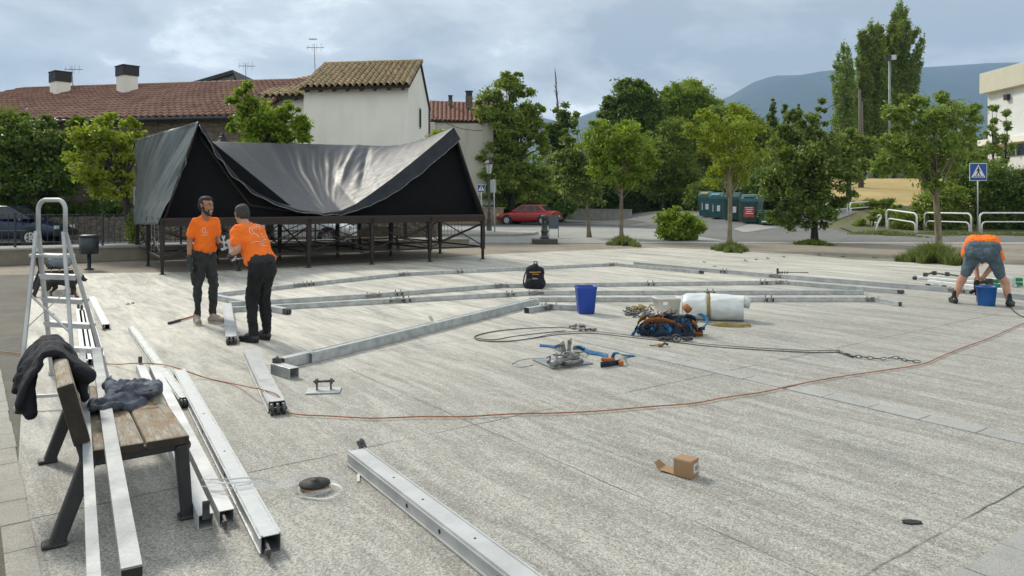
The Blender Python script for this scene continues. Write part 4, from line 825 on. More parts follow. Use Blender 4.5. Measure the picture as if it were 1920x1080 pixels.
def fitting(t, fit, A, B, w, h, s, d):
    for e, kind in fit:
        p = A if e == 0 else B; dd = -d if e == 0 else d
        if kind == 'tab': mb = MB(); mb.bar(p - dd * .05 + s * w * .2, p + dd * .10 + s * w * .3, .012, .045); mb.tube([p + dd * .07 + s * (w * .3 - .012), p + dd * .07 + s * (w * .3 + .012)], .014, 8); mb.build('end_tab', MT['fit'], t, True)
        if kind == 'lug': mb = MB(); mb.bar(p + dd * .005 + V(0, 0, h * .2), p + dd * .005 + V(0, 0, h * .5 + .07), .035, .01, up=dd); mb.build('end_lug', MT['fit'], t, True)
        if kind == 'roller':
            mb = MB()
            for k in (-1, 0, 1): mb.tube([p + dd * .06 + s * (k * w * .36 - .012), p + dd * .06 + s * (k * w * .36 + .012)], h * .50, 12)
            mb.tube([p + dd * .06 - s * w * .55, p + dd * .06 + s * w * .55], .014, 8)
            for k in (-1, 1): mb.bar(p - dd * .10 + s * k * w * .30, p + dd * .07 + s * k * w * .30, .01, h * .75)
            mb.build('roller_end', MT['fit'], t, True)
        if kind == 'insert': mb = MB(); mb.hollow(p - dd * .2, p + dd * .14, w * .84, h * .82, .005); mb.build('joint_insert', MT['alu_d'], t, True)
        if kind == 'cap': mb = MB(); mb.bar(p - dd * .012, p + dd * .016, w * .98, h * .98); mb.build('black_end', MT['black_in'], t, True)  # black block painting the shade inside an open tube end
def tp(u, v, h): return G(u, v, h)
# the biggest one, running out of the bottom of the picture
A = tp(668, 843, .09); d = (tp(985, 1080, .09) - A); t = profile('largest wide aluminium profile lying alone in the foreground', A, A + d * 1.5, .118, .09, mat='alu_b', holes=(.20, .33, .52))
dn = d.normalized(); s = V(dn.y, -dn.x, 0); mb = MB(); q = A + d * .58 + s * .064; pts = [q + dn * x + s * y + V(0, 0, z) for x, y, z in ((-.10, -.002, .088), (-.04, .004, .082), (.02, .006, .074), (.09, .004, .083), (.14, -.001, .088))]; pass
mb = MB(); q = A - dn * .01 - s * .05; mb.bar(q, q - dn * .05 + V(0, 0, .03), .05, .012); mb.tube([q - dn * .03, q - dn * .03 + V(0, 0, .05)], .012, 8); mb.build('end_tab', MT['fit'], t, True)
profile('wide short profile with dark roller end beside the orange cable', tp(468, 653, .09), tp(519, 752, .09), .125, .09, mat='alu', fit=[(1, 'roller')])
tA = tp(427, 570, .10); profile('upright looking wide profile between the two standing workers', tp(426, 568, .09), tp(434, 630, .09), .115, .085, mat='alu', fit=[(1, 'roller')])
profile('long grooved profile ending beside the bench, farthest from the paver edge', tp(247, 612, .07), tp(345, 745, .07), .075, .07, mat='alu_d', fit=[(1, 'roller'), (0, 'tab')])
profile('single long profile lying under the curled plastic strap, with a tab at its near end', tp(336, 692, .09), tp(508, 1003, .09), .095, .09, mat='alu', fit=[(1, 'tab'), (0, 'tab')], holes=(.42, .66))
profile('left one of the two touching profiles beside the bench', tp(263, 683, .07), tp(386, 966, .07), .075, .075, mat='alu_b', lips=False, fit=[(1, 'lug'), (0, 'lug')])
profile('right one of the two touching profiles beside the bench', tp(288, 685, .07), tp(425, 958, .07), .075, .075, mat='alu_b', lips=False, fit=[(1, 'tab')])
profile('short profile leaning away to the right behind the stepladder', tp(172, 556, .07), tp(199, 608, .07), .085, .07, mat='alu', fit=[(1, 'tab'), (0, 'tab')])
stl = ['leftmost of the four profiles packed under the stepladder', 'second from left of the four profiles packed under the stepladder', 'third from left of the four profiles packed under the stepladder', 'rightmost of the four profiles packed under the stepladder']
for i in range(4): profile(stl[i], tp(147 + i * 6.2, 578 + (i % 2) * 3, .07), tp(158 + i * 10.4, 676 - i * 3, .07), .066, .07, mat='alu', lips=False, fit=[(0, 'lug')] if i in (0, 1) else [(1, 'lug')])
# two poles resting on the bench
for (a, b_, w, h, lab) in (((180, 652), (247, 1062), .062, .038, 'wide flat profile resting along the bench seat, under the sweatshirt'), ((155, 655), (176, 1080), .040, .036, 'narrow profile resting along the back of the bench seat')):
    z = .452; A = G(*a, z + h); B = G(*b_, z + h); B2 = B if b_[1] < 1075 else A + (B - A) * 1.12
    profile(lab, A, B2, w, h, z, 'alu_m', False, [(1, 'cap')] if b_[1] < 1075 else None)
# arches: hinged tubes
def arch(label, pts, w, h, z=0, mat='alu_d', joints=(), bolts=(), fit=None):
    pts = [G(u, v, z + h) for u, v in pts]; pts = [V(p.x, p.y, z + h / 2) for p in pts]; t = root('frame_arch', label, 'tent frame', (pts[0].x, pts[0].y, z), 0, 'tent frame arches')
    for i in range(len(pts) - 1):
        a, b_ = pts[i], pts[i + 1]; mb = MB(); mb.hollow(a, b_, w, h); d = (b_ - a).normalized(); s = V(d.y, -d.x, 0)
        for k in (-1, 1): o_ = s * k * (w / 2 + .002) + V(0, 0, h / 2 - .01); mb.bar(a + o_, b_ + o_, .005, .008); o_ = s * k * (w / 2 + .002) - V(0, 0, h / 2 - .01); mb.bar(a + o_, b_ + o_, .005, .008)
        mb.build('tube', MT[mat], t, True)
        if i < len(pts) - 2:
            c = pts[i + 1]; d2 = (pts[i + 2] - c).normalized(); mb = MB()
            for k in (-1, 1): mb.bar(c - d * .14 + s * k * (w / 2 + .008), c + s * k * (w / 2 + .010), .008, h * .6); mb.bar(c + s * k * (w / 2 + .010), c + d2 * .14 + s * k * (w / 2 + .008), .008, h * .6)
            mb.bar(c - d * .05, c + d2 * .05, w * 1.05, h * 1.06)
            for x in (-.11, .11): q = c + (d2 if x > 0 else d) * x; mb.tube([q - s * (w / 2 + .05), q + s * (w / 2 + .05)], .014, 6); mb.tube([q, q + V(0, 0, h / 2 + .022)], .011, 6)
            mb.build('hinge_plate', MT['zinc'], t, True)
    tot = [0]
    for i in range(len(pts) - 1): tot.append(tot[-1] + (pts[i + 1] - pts[i]).length)
    for f in bolts:
        x = f * tot[-1]; i = max(k for k in range(len(pts) - 1) if tot[k] <= x + 1e-6); a, b_ = pts[i], pts[i + 1]; d = (b_ - a).normalized(); s = V(d.y, -d.x, 0); c = a + d * (x - tot[i]); mb = MB()
        for e in (-.05, .05): mb.tube([c + d * e - s * (w / 2 + .05), c + d * e + s * (w / 2 + .05)], .010, 6); mb.tube([c + d * e + V(0, 0, h / 2), c + d * e + V(0, 0, h / 2 + .030)], .009, 6); mb.bar(c + d * e + s * (w / 2 + .05) + V(0, 0, -.03), c + d * e + s * (w / 2 + .05) + V(0, 0, .03), .02, .03)
        mb.build('bolt_pair', MT['fit'], t, True)
    if fit:
        for e, kind in fit:
            a, b_ = (pts[0], pts[1]) if e == 0 else (pts[-2], pts[-1]); d = (b_ - a).normalized(); fitting(t, [(e, kind)], a, b_, w, h, V(d.y, -d.x, 0), d)
    return t
W_, H_ = .072, .075
arch('farthest hinged frame arch, from the young worker to the roller end right of the backpack', [(404, 549), (560, 531), (755, 511), (1150, 493), (1312, 507)], W_, H_, bolts=(.16, .46), fit=[(1, 'roller')])
arch('hinged frame arch passing just behind the backpack', [(430, 566), (700, 550), (938, 532), (1465, 526), (1684, 543)], W_, H_, bolts=(.22, .62, .80), fit=[(1, 'roller')])
arch('hinged frame arch passing just in front of the backpack', [(428, 576), (745, 559), (1003, 545), (1618, 544)], W_, H_, bolts=(.25, .42, .75))
arch('nearest straight frame tube behind the blue bin, ending at a short open end', [(1008, 557), (1638, 557), (1688, 566)], W_, H_, bolts=(.62,), fit=[(0, 'insert')])
arch('very long straight frame tube running out past the crouching worker', [(1190, 491), (1455, 514), (1795, 540), (1990, 559)], .09, .085, mat='alu', bolts=(.30,))
arch('short cross tube with roller end behind the two workers', [(398, 551), (535, 578)], .09, .085, mat='alu', fit=[(1, 'roller')])
arch('short angled piece with an open end, left of the blue bin', [(988, 577), (1030, 570), (1105, 573)], .08, .08, bolts=(.35,), fit=[(0, 'cap')])
A = tp(578, 662, .10); B = tp(820, 600, .09); C = tp(1000, 562, .09); t = profile('long dark profile running diagonally from the angle bracket to the frame arches', A, C, .105, .10, mat='alu_d', fit=[(1, 'insert')])
mb = MB(); q = A.lerp(C, .46); d = (C - A).normalized(); s = V(d.y, -d.x, 0); mb.bar(V(q.x, q.y, .05) - d * .08, V(q.x, q.y, .05) + d * .08, .12, .112); q2 = V(q.x, q.y, .12) - s * .06; mb.bar(q2, q2 + V(0, 0, .05) - s * .04, .04, .02); mb.build('joint_sleeve', MT['alu_d'], t, True)
t = root('angle_bracket', 'L shaped bracket of two open square tubes ending the long dark profile', 'bracket', G(520, 690)); mb = MB(); a = tp(516, 680, .10); b_ = tp(552, 692, .09); mb.hollow(V(a.x, a.y, .052), V(b_.x, b_.y, .052), .10, .10, .006); mb.build('tube', MT['alu_d'], t, True, bev=.003)
mb = MB(); a2 = tp(528, 672, .10); b2 = tp(584, 659, .10); mb.hollow(V(a2.x, a2.y, .056), V(b2.x, b2.y, .056), .095, .10, .006); mb.build('tube', MT['alu_d'], t, True); mb = MB(); mb.box((a.x + .02, a.y, .12), (.08, .05, .05)); mb.tube([V(a.x + .02, a.y, .1), V(a.x + .02, a.y, .16)], .015, 8); mb.build('bolt', MT['fit'], t, True)
t = root('base_plate', 'small steel base plate with two upright lugs and a spindle', 'base plate', G(607, 734), R(8)); mb = MB(); mb.box((0, 0, .008), (.29, .20, .012)); mb.build('plate', MT['alu_d'], t, bev=.002)
for s_ in (-1, 1): mb = MB(); mb.box((s_ * .06, .02, .055), (.012, .05, .085)); mb.tube([(s_ * .052, .02, .085), (s_ * .075, .02, .085)], .026, 12); mb.build('lug', MT['fit'], t, bev=.002)
mb = MB(); mb.tube([(-.09, .02, .085), (.09, .02, .085)], .011, 8); mb.build('spindle', MT['fit'], t)
# ------------------------------------------------------------------ cables and ropes
def spline(pts, n=8):
    pts = [Vector(p) for p in pts]; out = []
    for i in range(len(pts) - 1):
        p0, p1, p2, p3 = pts[max(i - 1, 0)], pts[i], pts[i + 1], pts[min(i + 2, len(pts) - 1)]
        for k in range(n):
            t = k / n; out.append(.5 * ((2 * p1) + (p2 - p0) * t + (2 * p0 - 5 * p1 + 4 * p2 - p3) * t * t + (3 * p1 - p0 - 3 * p2 + p3) * t ** 3))
    return out + [pts[-1]]
mb = MB(); cp = [(-40, 655, .008), (60, 665, .016), (200, 682, .012), (255, 681, .085), (300, 683, .085), (332, 690, .10), (385, 708, .016), (440, 720, .016), (474, 727, .095), (490, 730, .095), (522, 742, .10), (530, 768, .02), (560, 777, .016), (620, 780, .016), (700, 784, .016), (790, 781, .016), (870, 781, .016), (960, 776, .016), (1050, 774, .016), (1130, 770, .016), (1210, 763, .016), (1300, 756, .016), (1360, 745, .016), (1430, 735, .016), (1480, 724, .016), (1540, 712, .016), (1610, 701, .016), (1700, 688, .016), (1735, 681, .016), (1765, 668, .016), (1810, 650, .016), (1860, 632, .016), (1925, 604, .016), (1990, 585, .016)]
mb.tube(spline([G(u, v, z) + V(0, 0, 0) for u, v, z in cp], 6), .0055, 6); solo(mb, 'extension_cable', MT['cable'], 'long orange brown cable snaking across the whole square', 'cable')
mb = MB(); loop = [(1105, 617), (1040, 614), (980, 616), (930, 621), (897, 628), (890, 634), (905, 639), (950, 640), (1000, 634), (1050, 627), (1110, 625), (1180, 632), (1260, 641), (1340, 650), (1440, 657), (1530, 661), (1575, 660)]
mb.tube(spline([G(u, v, .006) for u, v in loop], 6), .0048, 6); mb.tube(spline([G(u, v - 2.5 - (1 if u > 1000 else -2), .012) for u, v in loop[2:]], 6), .004, 6); w_ = solo(mb, 'wire_rope', MT['wire'], 'grey steel wire rope looped behind the base plate of clamps and running right', 'rope')
mb = MB(); mb.tube(spline([G(u, v, .006) for u, v in ((893, 634), (925, 637), (960, 631), (1010, 625), (1060, 620))], 5), .005, 5); solo(mb, 'thin_wire', MT['wire'], 'thin frayed wire lying inside the rope loop', 'wire')
t = root('shackle_chain', 'dark chain of shackles and turnbuckle on the ground at the end of the wire rope', 'chain', G(1650, 672)); chain = spline([G(u, v, .012) for u, v in ((1572, 660), (1595, 668), (1620, 671), (1650, 674), (1680, 672), (1700, 677), (1728, 680))], 5)
for i in range(0, len(chain) - 1, 2):
    c = chain[i]; d = (chain[i + 1] - c).normalized(); s = V(d.y, -d.x, 0); mb = MB(); mb.tube([c + d * .04 * math.cos(a * math.pi / 4) + (s if i % 4 else V(0, 0, 1)) * .014 * math.sin(a * math.pi / 4) + V(0, 0, .008) for a in range(8)], .0042, 5, True); mb.build('link', MT['wire'], t, True)
mb = MB(); mb.tube([chain[0], chain[2] + V(0, 0, .01), chain[6]], .012, 6); mb.build('turnbuckle', MT['fit'], t, True)
for u, v, n in ((1080, 612, 7), (1098, 618, 5)):
    c = G(u, v, .01); mb = MB()
    for i in range(n): q = c + V(random.uniform(-.14, .14), random.uniform(-.06, .06), 0); a = random.uniform(0, 3.1); mb.tube([q, q + V(math.cos(a), math.sin(a), .1) * random.uniform(.05, .12)], .012, 6); mb.ell(q + V(0, 0, .01), (.018, .018, .018), None, 8, 5)
    solo(mb, 'rope_clamp', MT['zinc'], 'cluster of wire rope clamps lying on the %s of the rope loop' % ('far side' if n == 7 else 'right end'), 'clamps')
# ------------------------------------------------------------------ plate with clamps
t = root('clamp_pile', 'pile of grey tube clamps and couplers stacked on a flat steel plate', 'clamps', G(1052, 683)); mb = MB(); A, B, C, D = G(998, 676, 0), G(1035, 692, 0), G(1112, 683, 0), G(1072, 671, 0)
mb.add([p + V(0, 0, z) for z in (.004, .014) for p in (A, B, C, D)], [(0, 3, 2, 1), (4, 5, 6, 7), (0, 1, 5, 4), (1, 2, 6, 5), (2, 3, 7, 6), (3, 0, 4, 7)]); mb.build('plate', M('blue grey steel plate', (.28, .32, .33), (.22, .25, .26), .5, .4), t, True)
c0 = G(1058, 682)
for (a, b_, r) in (((1033, 683, .05), (1068, 675, .06), .030), ((1045, 674, .07), (1085, 672, .06), .028), ((1060, 682, .045), (1092, 677, .045), .022), ((1052, 645, .0), (1060, 668, 0), 0), ):
    if r: mb = MB(); p, q = G(*a), G(*b_); mb.tube([p, q], r, 12); mb.tube([p.lerp(q, .2), p.lerp(q, .3)], r * 1.25, 12); mb.build('coupler', MT['zinc'], t, True)
for (u0, v0, u1, v1) in ((1060, 668, 1054, 645), (1066, 668, 1068, 640)):
    y = c0.y + .05; mb = MB(); mb.bar(P(u0, v0, y), P(u1, v1, y), .035, .05); mb.tube([P(u1, v1, y) - V(.02, 0, 0), P(u1, v1, y) + V(.02, 0, 0)], .03, 10); mb.build('clamp_arm', MT['zinc'], t, True)
mb = MB()
for i in range(22): q = c0 + V(random.uniform(-.17, .18), random.uniform(-.08, .10), .035 + random.random() * .07); a = random.uniform(0, 6.28); e = V(math.cos(a), math.sin(a), random.uniform(-.4, .4)) * random.uniform(.02, .06); mb.tube([q, q + e], random.uniform(.008, .020), 7)
mb.build('clamp_body', MT['zinc'], t, True)
mb = MB()
for i in range(7):
    q = c0 + V(random.uniform(-.15, .18), random.uniform(-.05, .05), .09); r = random.uniform(.05, .10); mb.tube([q + V(math.cos(k * .5) * r, math.sin(k * .5) * r * .4, math.sin(k * .5 + i) * .04) for k in range(10)], .004, 5)
mb.build('tie_wire', MT['alu'], t, True)
mb = MB(); mb.tube(spline([G(u, v, .005) for u, v in ((1022, 671), (985, 673), (965, 679), (960, 685), (978, 688), (1000, 684))], 5), .004, 5); mb.build('tie_wire', MT['alu_d'], t, True)
# blue ratchet strap
t = root('ratchet_strap', 'loose light blue ratchet strap behind the clamp pile', 'strap', G(1110, 665))
def gz(u, v, z): return G(u, v, z)
mb = MB(); mb.ribbon(spline([G(1012, 648, .01), G(1040, 650, .02), G(1050, 650, .09), G(1046, 648, .02)], 6), .05, V(.2, 1, .5)); mb.ribbon(spline([G(1075, 652, .03), G(1090, 652, .03), G(1105, 660, .02), G(1125, 664, .015), G(1140, 668, .02)], 6), .085, V(.2, 1, .35)); mb.ribbon(spline([G(1148, 672, .02), G(1152, 663, .10), G(1160, 662, .10), G(1168, 666, .03), G(1190, 667, .006)], 6), .05, V(-.5, 1, .2)); mb.build('webbing', MT['bstrap'], t, True)
mb = MB(); mb.ribbon(spline([G(1126, 684, .03), G(1140, 683, .03), G(1163, 679, .03)], 4), .055, V(0, .2, 1)); mb.ribbon(spline([G(1075, 652, .04), G(1082, 650, .10), G(1096, 656, .04)], 5), .05, V(.4, 1, .2)); mb.ribbon(spline([G(1041, 650, .09), G(1050, 647, .13), G(1058, 650, .08)], 5), .05, V(.2, 1, .3)); mb.build('dark_webbing', MT['dstrap'], t, True)
mb = MB(); p = G(1164, 680, .03); mb.box(p, (.05, .06, .04)); mb.box(G(1140, 674, .02), (.14, .05, .03), Matrix.Rotation(-.3, 3, 'Z')); mb.build('ratchet', M('orange plastic grip', (.5, .13, .03), (.3, .09, .03), .6), t, True, bev=.006)
mb = MB(); mb.box(G(1082, 660, .03), (.06, .05, .03)); mb.tube([G(1070, 661, .03), G(1088, 660, .05)], .01, 6); mb.build('label_tag', MT['ystrap'], t, True, bev=.005)
# ------------------------------------------------------------------ heap of straps
hc = G(1258, 632); hc.y += .05; t = root('strap_heap', 'tangled heap of blue and orange brown ratchet straps in front of the white tarpaulin roll', 'straps', hc)
mb = MB(); mb.ell((0, .12, .03), (.40, .24, .13), None, 16, 10); mb.ell((.12, .12, .10), (.26, .20, .12), None, 14, 8); blob(mb, 'heap_core', MT['dstrap'], t, .02, 3, .07, 9)
def strapcurl(n, mat, w, zlo, zhi, sp, seed, nm):
    r_ = random.Random(seed); mb = MB()
    for i in range(n):
        a = r_.uniform(0, 6.28); rr = r_.uniform(.05, .9) ** .6; c = V(math.cos(a) * rr * sp[0], .12 + math.sin(a) * rr * sp[1], 0); top = .20 * math.sqrt(max(0, 1 - rr * rr)) ; c.z = top * r_.uniform(.65, 1.15) + r_.uniform(zlo, zhi)
        ln = r_.uniform(.10, .28); b_ = r_.uniform(0, 6.28); pts = []; cv = r_.uniform(-4, 4); d = b_
        for k in range(9):
            u = k / 8; d += cv * .12; pts.append(c + V(math.cos(d), math.sin(d) * .7, 0) * ln * (u - .5) + V(0, 0, .035 * math.sin(u * math.pi * r_.choice((1, 2))) - .05 * abs(u - .5)))
        for p in pts: p.z = max(.006, p.z)
        mb.ribbon(pts, w, V(r_.uniform(-.5, .5), r_.uniform(-1, 1), r_.uniform(.2, 1.2)), .0025)
    mb.build(nm, mat, t)
strapcurl(34, MT['bstrap'], .045, -.02, .03, (.42, .20), 3, 'blue_webbing'); strapcurl(30, MT['dstrap'], .05, -.02, .02, (.42, .22), 4, 'dark_webbing'); strapcurl(10, MT['ostrap'], .05, 0, .03, (.36, .14), 5, 'orange_webbing'); strapcurl(12, M('grey strap', (.12, .12, .125), (.06, .06, .065), .8), .04, 0, .04, (.36, .14), 8, 'grey_webbing')
mb = MB(); O = lambda u, v, z: G(u, v, z)
yy = hc.y - .02
for pl_ in ([(1205, 607), (1215, 601), (1240, 600), (1262, 606), (1280, 615), (1300, 625), (1318, 627)], [(1308, 622), (1306, 610), (1298, 603)], [(1222, 612), (1240, 612), (1250, 618)]):
    mb.ribbon(spline([P(u, v, yy + .0 - .001 * i) for i, (u, v) in enumerate(pl_)], 6), .060, V(0, -.45, 1))
mb.build('orange_webbing', MT['ostrap'], t, True)
mb = MB(); mb.tube([P(1284, 574, yy + .15), P(1293, 583, yy + .1)], .045, 12); mb.build('strap_roll', MT['ostrap'], t, True)
mb = MB(); mb.ribbon(spline([P(1318, 615, yy), P(1326, 604, yy + .1), P(1322, 594, yy + .2), P(1310, 588, yy + .2)], 6), .06, V(1, .6, .3)); mb.build('blue_webbing', MT['bstrap'], t, True)
mb = MB(); mb.ribbon(spline([P(1195, 608, yy + .1), P(1202, 598, yy + .1), P(1212, 595, yy + .15)], 5), .07, V(0, -.5, 1)); mb.build('mustard_webbing', MT['ystrap'], t, True)
mb = MB(); c = G(1268, 634, .05); mb.tube([c + V(math.cos(a * .628) * .052, -.01, math.sin(a * .628) * .045) for a in range(10)], .010, 6, True); mb.tube([c + V(0, .02, 0), c + V(0, -.03, 0)], .02, 8)
for u in (1240, 1248, 1256, 1285, 1293): q = G(u, 636 - abs(u - 1268) * .04, .025); mb.box(q, (.07, .05, .03), Matrix.Rotation(random.uniform(-1, 1), 3, 'Z')); mb.tube([q + V(-.04, 0, .01), q + V(.05, .02, .02)], .009, 6)
mb.build('ratchet', MT['fit'], t, True, bev=.004)
mb = MB()
for (u, v) in ((1220, 592), (1212, 588), (1240, 590), (1262, 585), (1252, 586)): q = P(u, v, yy + .15); mb.ell(q, (.05, .05, .035), None, 10, 6); [mb.tube([q + V(random.uniform(-.05, .05), -.02, .02), q + V(random.uniform(-.08, .08), -.03, random.uniform(.0, .06))], .008, 5) for _ in range(4)]
mb.build('ratchet', MT['zinc'], t, True)
t = root('buckle_litter', 'spread of small metal buckles and yellow straps left of the white tub', 'buckles', G(1200, 588)); mb = MB()
for i in range(40): q = G(random.uniform(1172, 1228), random.uniform(578, 594), .01); a = random.uniform(0, 3.1); e = V(math.cos(a), math.sin(a), 0) * random.uniform(.03, .07); mb.bar(q - e, q + e + V(0, 0, .02), .022, .012)
mb.build('buckle', MT['fit'], t, True); mb = MB()
for i in range(7): q = G(random.uniform(1188, 1225), random.uniform(577, 582), .02); mb.ribbon([q + V(-.06, 0, 0), q + V(-.02, .02, .05), q + V(.04, 0, .04), q + V(.07, -.01, 0)], .04, V(0, 1, .3))
mb.build('yellow_webbing', MT['ystrap'], t, True)
t = root('strap_end', 'single orange and black strap hook lying in front of the strap heap', 'strap hook', G(1238, 650)); mb = MB(); mb.ell((0, 0, .02), (.035, .03, .02)); mb.build('orange_loop', MT['ostrap'], t); mb = MB(); mb.tube([(.02, 0, .02), (.05, 0, .04), (.09, .02, .02)], .014, 6); mb.tube([(-.12, .01, .01), (-.03, 0, .02)], .006, 5); mb.build('hook', MT['fit'], t)
# ------------------------------------------------------------------ white tub, tarpaulin roll, straps
c = G(1250, 590); t = root('white_tub', 'off white plastic tub with rim behind the strap heap', 'tub', c, R(4)); mb = MB()
def rrect(w, d, r, n=5):
    q = []
    for cx, cy, a0 in ((w / 2 - r, d / 2 - r, 0), (-w / 2 + r, d / 2 - r, 90), (-w / 2 + r, -d / 2 + r, 180), (w / 2 - r, -d / 2 + r, 270)):
        q += [(cx + r * math.cos(R(a0 + 90 * k / n)), cy + r * math.sin(R(a0 + 90 * k / n))) for k in range(n + 1)]
    return q
def vessel(mb, lv, smooth=True):
    rows = [[(x, y, z) for x, y in rrect(w, d, r)] + [(rrect(w, d, r)[0][0], rrect(w, d, r)[0][1], z)] for w, d, r, z in lv]; mb.patch(rows, smooth)
    for rr in (rows[0],): mb.add(rr[:-1], [list(range(len(rr) - 1))[::-1]])
    mb.add(rows[-1][:-1], [list(range(len(rows[-1]) - 1))])
vessel(mb, [(.32, .24, .04, 0), (.36, .28, .05, .235), (.385, .30, .05, .235), (.385, .30, .05, .262), (.36, .28, .05, .262), (.355, .275, .05, .255), (.31, .23, .04, .02)]); mb.build('tub_body', MT['white'], t)
mb = MB(); mb.box((-.06, -.146, .185), (.07, .004, .05)); mb.build('label', MT['signwhite'], t)
c = G(1340, 603); c.y += .17; t = root('tarpaulin_roll', 'rolled up crumpled white tarpaulin tied with a mustard strap', 'tarpaulin', c, R(-14)); mb = MB(); rows = []; nS = 60
for i in range(49):
    x = -.40 + .82 * i / 48; e = min(1, (i + 1) / 5); row = []
    for k in range(nS + 1):
        a = 2 * math.pi * k / nS; r = .182 * (1 - .10 * max(0, 1 - (i / 5))) * (1 + .09 * (noise.noise(V(math.cos(a) * 1.4, math.sin(a) * 1.4, x * 3.5)) + .5 * noise.noise(V(math.cos(a) * 4, math.sin(a) * 4, x * 8)))) * (.93 if abs(x + .04) < .03 else 1)
        r *= .86 + .14 * e; z = r * math.sin(a) + .176; y = r * 1.05 * math.cos(a); row.append((x + .03 * noise.noise(V(a, x, 2)), y, max(.004, z)))
    rows.append(row)
mb.patch(rows)
sp = []                                             # spiral of layers closing the right end
for j in range(150): k = j / 150; a = -14 * math.pi * k / 2 * .9; r = .178 * (1 - k) + .02; sp.append(V(0, r * 1.05 * math.cos(a), r * math.sin(a) + .176) + V(0, .012 * noise.noise(V(j * .2, 0, 0)), .02 * noise.noise(V(0, j * .25, 0))))
mb.patch([[(p.x + .34, p.y, max(.01, p.z)) for p in sp], [(p.x + .42 + .05 * noise.noise(V(j * .12, 5, 1)), p.y * 1.03, max(.006, p.z)) for j, p in enumerate(sp)]])
mb.add([(-.40, .17 * math.cos(a * .5236), max(.01, .176 + .16 * math.sin(a * .5236))) for a in range(12)], [list(range(12))[::-1]])
mb.add([(.33, .16 * math.cos(a * .5236), max(.012, .176 + .155 * math.sin(a * .5236))) for a in range(12)], [list(range(12))])
MT['whitetarp'] = M('white coated tarpaulin', (.70, .72, .70), (.56, .59, .58), .42, 0, 4, .35, .02); mb.build('rolled_sheet', MT['whitetarp'], t)
mb = MB(); mb.patch([[(.36, -.05, .20), (.40, -.09, .30), (.44, .0, .345), (.42, .12, .32)], [(.50, -.06, .18), (.53, -.02, .28), (.54, .06, .30), (.50, .14, .26)]]); o = mb.build('loose_flap', MT['whitetarp'], t); q = o.modifiers.new('s', 'SOLIDIFY'); q.thickness = .006
mb = MB(); mb.patch([[(-.04 + sx_ * .022, 1.05 * .186 * math.cos(a * math.pi / 16), max(.002, .176 + .186 * math.sin(a * math.pi / 16))) for a in range(33)] for sx_ in (-1, 1)]); o = mb.build('strap', MT['ystrap'], t); q = o.modifiers.new('s', 'SOLIDIFY'); q.thickness = .006
mb = MB(); mb.ribbon(spline([G(1335, 609, .01), G(1355, 607, .035), G(1378, 610, .015), G(1400, 609, .03), G(1408, 611, .01)], 5), .06, V(.1, 1, .5)); mb.ribbon(spline([G(1325, 606, .01), G(1350, 611, .01), G(1395, 612, .01)], 5), .05); solo(mb, 'mustard_strap', MT['ystrap'], 'mustard webbing strap lying on the ground in front of the white roll', 'strap')
# blue bin, backpack
c = G(1100, 590); c.y += .13; t = root('blue_bin', 'tall rectangular royal blue plastic bin standing alone', 'bin', c, R(6)); mb = MB(); vessel(mb, [(.22, .20, .04, 0), (.235, .215, .045, .02), (.295, .27, .05, .36), (.305, .28, .05, .375), (.31, .285, .05, .405), (.295, .27, .05, .405), (.285, .26, .05, .37), (.22, .20, .04, .02)]); mb.build('bin_body', MT['bluebin'], t)
c = G(1003, 542); c.y += .12; t = root('backpack', 'black backpack with yellow stripe standing among the frame tubes', 'backpack', c, R(-18)); mb = MB(); mb.cap((-.08, 0, .10), (-.08, .02, .34), .115, .095); mb.cap((.10, 0, .10), (.08, .02, .33), .115, .09); mb.cap((0, .0, .1), (0, .02, .38), .13, .09); mb.cap((-.12, -.05, .07), (.12, -.05, .07), .09, .09); mb.cap((-.06, -.10, .13), (.10, -.10, .13), .07, .07); b = blob(mb, 'bag_body', MT['navy'], t, .012, 4, .018, 12)
mb = MB(); mb.tube([(-.03, .04, .46), (-.02, .04, .51), (.03, .04, .51), (.04, .04, .46)], .010, 6); mb.build('grab_handle', MT['black_in'], t); mb = MB(); mb.tube(spline([(-.14, .08, .40), (-.22, .08, .25), (-.24, .05, .08), (-.20, .0, .03)], 4), .014, 6); mb.build('shoulder_strap', MT['black_in'], t)
mb = MB(); mb.ribbon([(-.07, -.118, .315), (.02, -.145, .318), (.15, -.118, .325)], .018, V(0, 0, 1), .003); mb.build('yellow_stripe', M('yellow trim', (.45, .28, .05), (.4, .25, .05), .6), t); mb = MB()
for i, w in enumerate((.02, .018, .02, .018, .018)): mb.box((-.00 + i * .026, -.132, .282), (w, .012, .024)); 
mb.build('lettering_patch', M('orange trim', (.38, .16, .03), (.3, .12, .03), .6), t)
mb = MB(); mb.ell((.055, -.165, .20), (.06, .012, .018)); mb.build('grey_badge', MT['zinc'], t)
c = G(970, 555)
# cardboard box
c = G(1290, 897); t = root('cardboard_box', 'small brown cardboard box with one flap folded out on the ground', 'box', c + V(.0, .05, 0), R(-40)); s = .072; mb = MB(); mb.box((0, 0, .055), (.115, .105, .105)); mb.build('carton', MT['card'], t, bev=.002)
mb = MB(); rot = Matrix.Rotation(R(4), 3, 'Y'); mb.box((-.11, .0, .010), (.11, .098, .003), rot); mb.add([(-.165, -.049, .014), (-.195, -.045, .05), (-.195, .02, .05), (-.165, .049, .014)], [(0, 1, 2, 3)]); mb.build('open_flap', MT['card'], t)
mb = MB(); mb.box((.0585, .01, .055), (.002, .05, .055)); mb.build('label', MT['paper'], t); mb = MB(); [mb.box((.0600, .002 + i * .008, .055), (.001, .002 + .002 * (i % 2), .03)) for i in range(4)]; mb.build('barcode', MT['black_in'], t); mb = MB(); mb.box((0, -.0535, .105), (.115, .001, .012)); mb.build('tape', M('tape', (.45, .33, .2), None, .3), t)
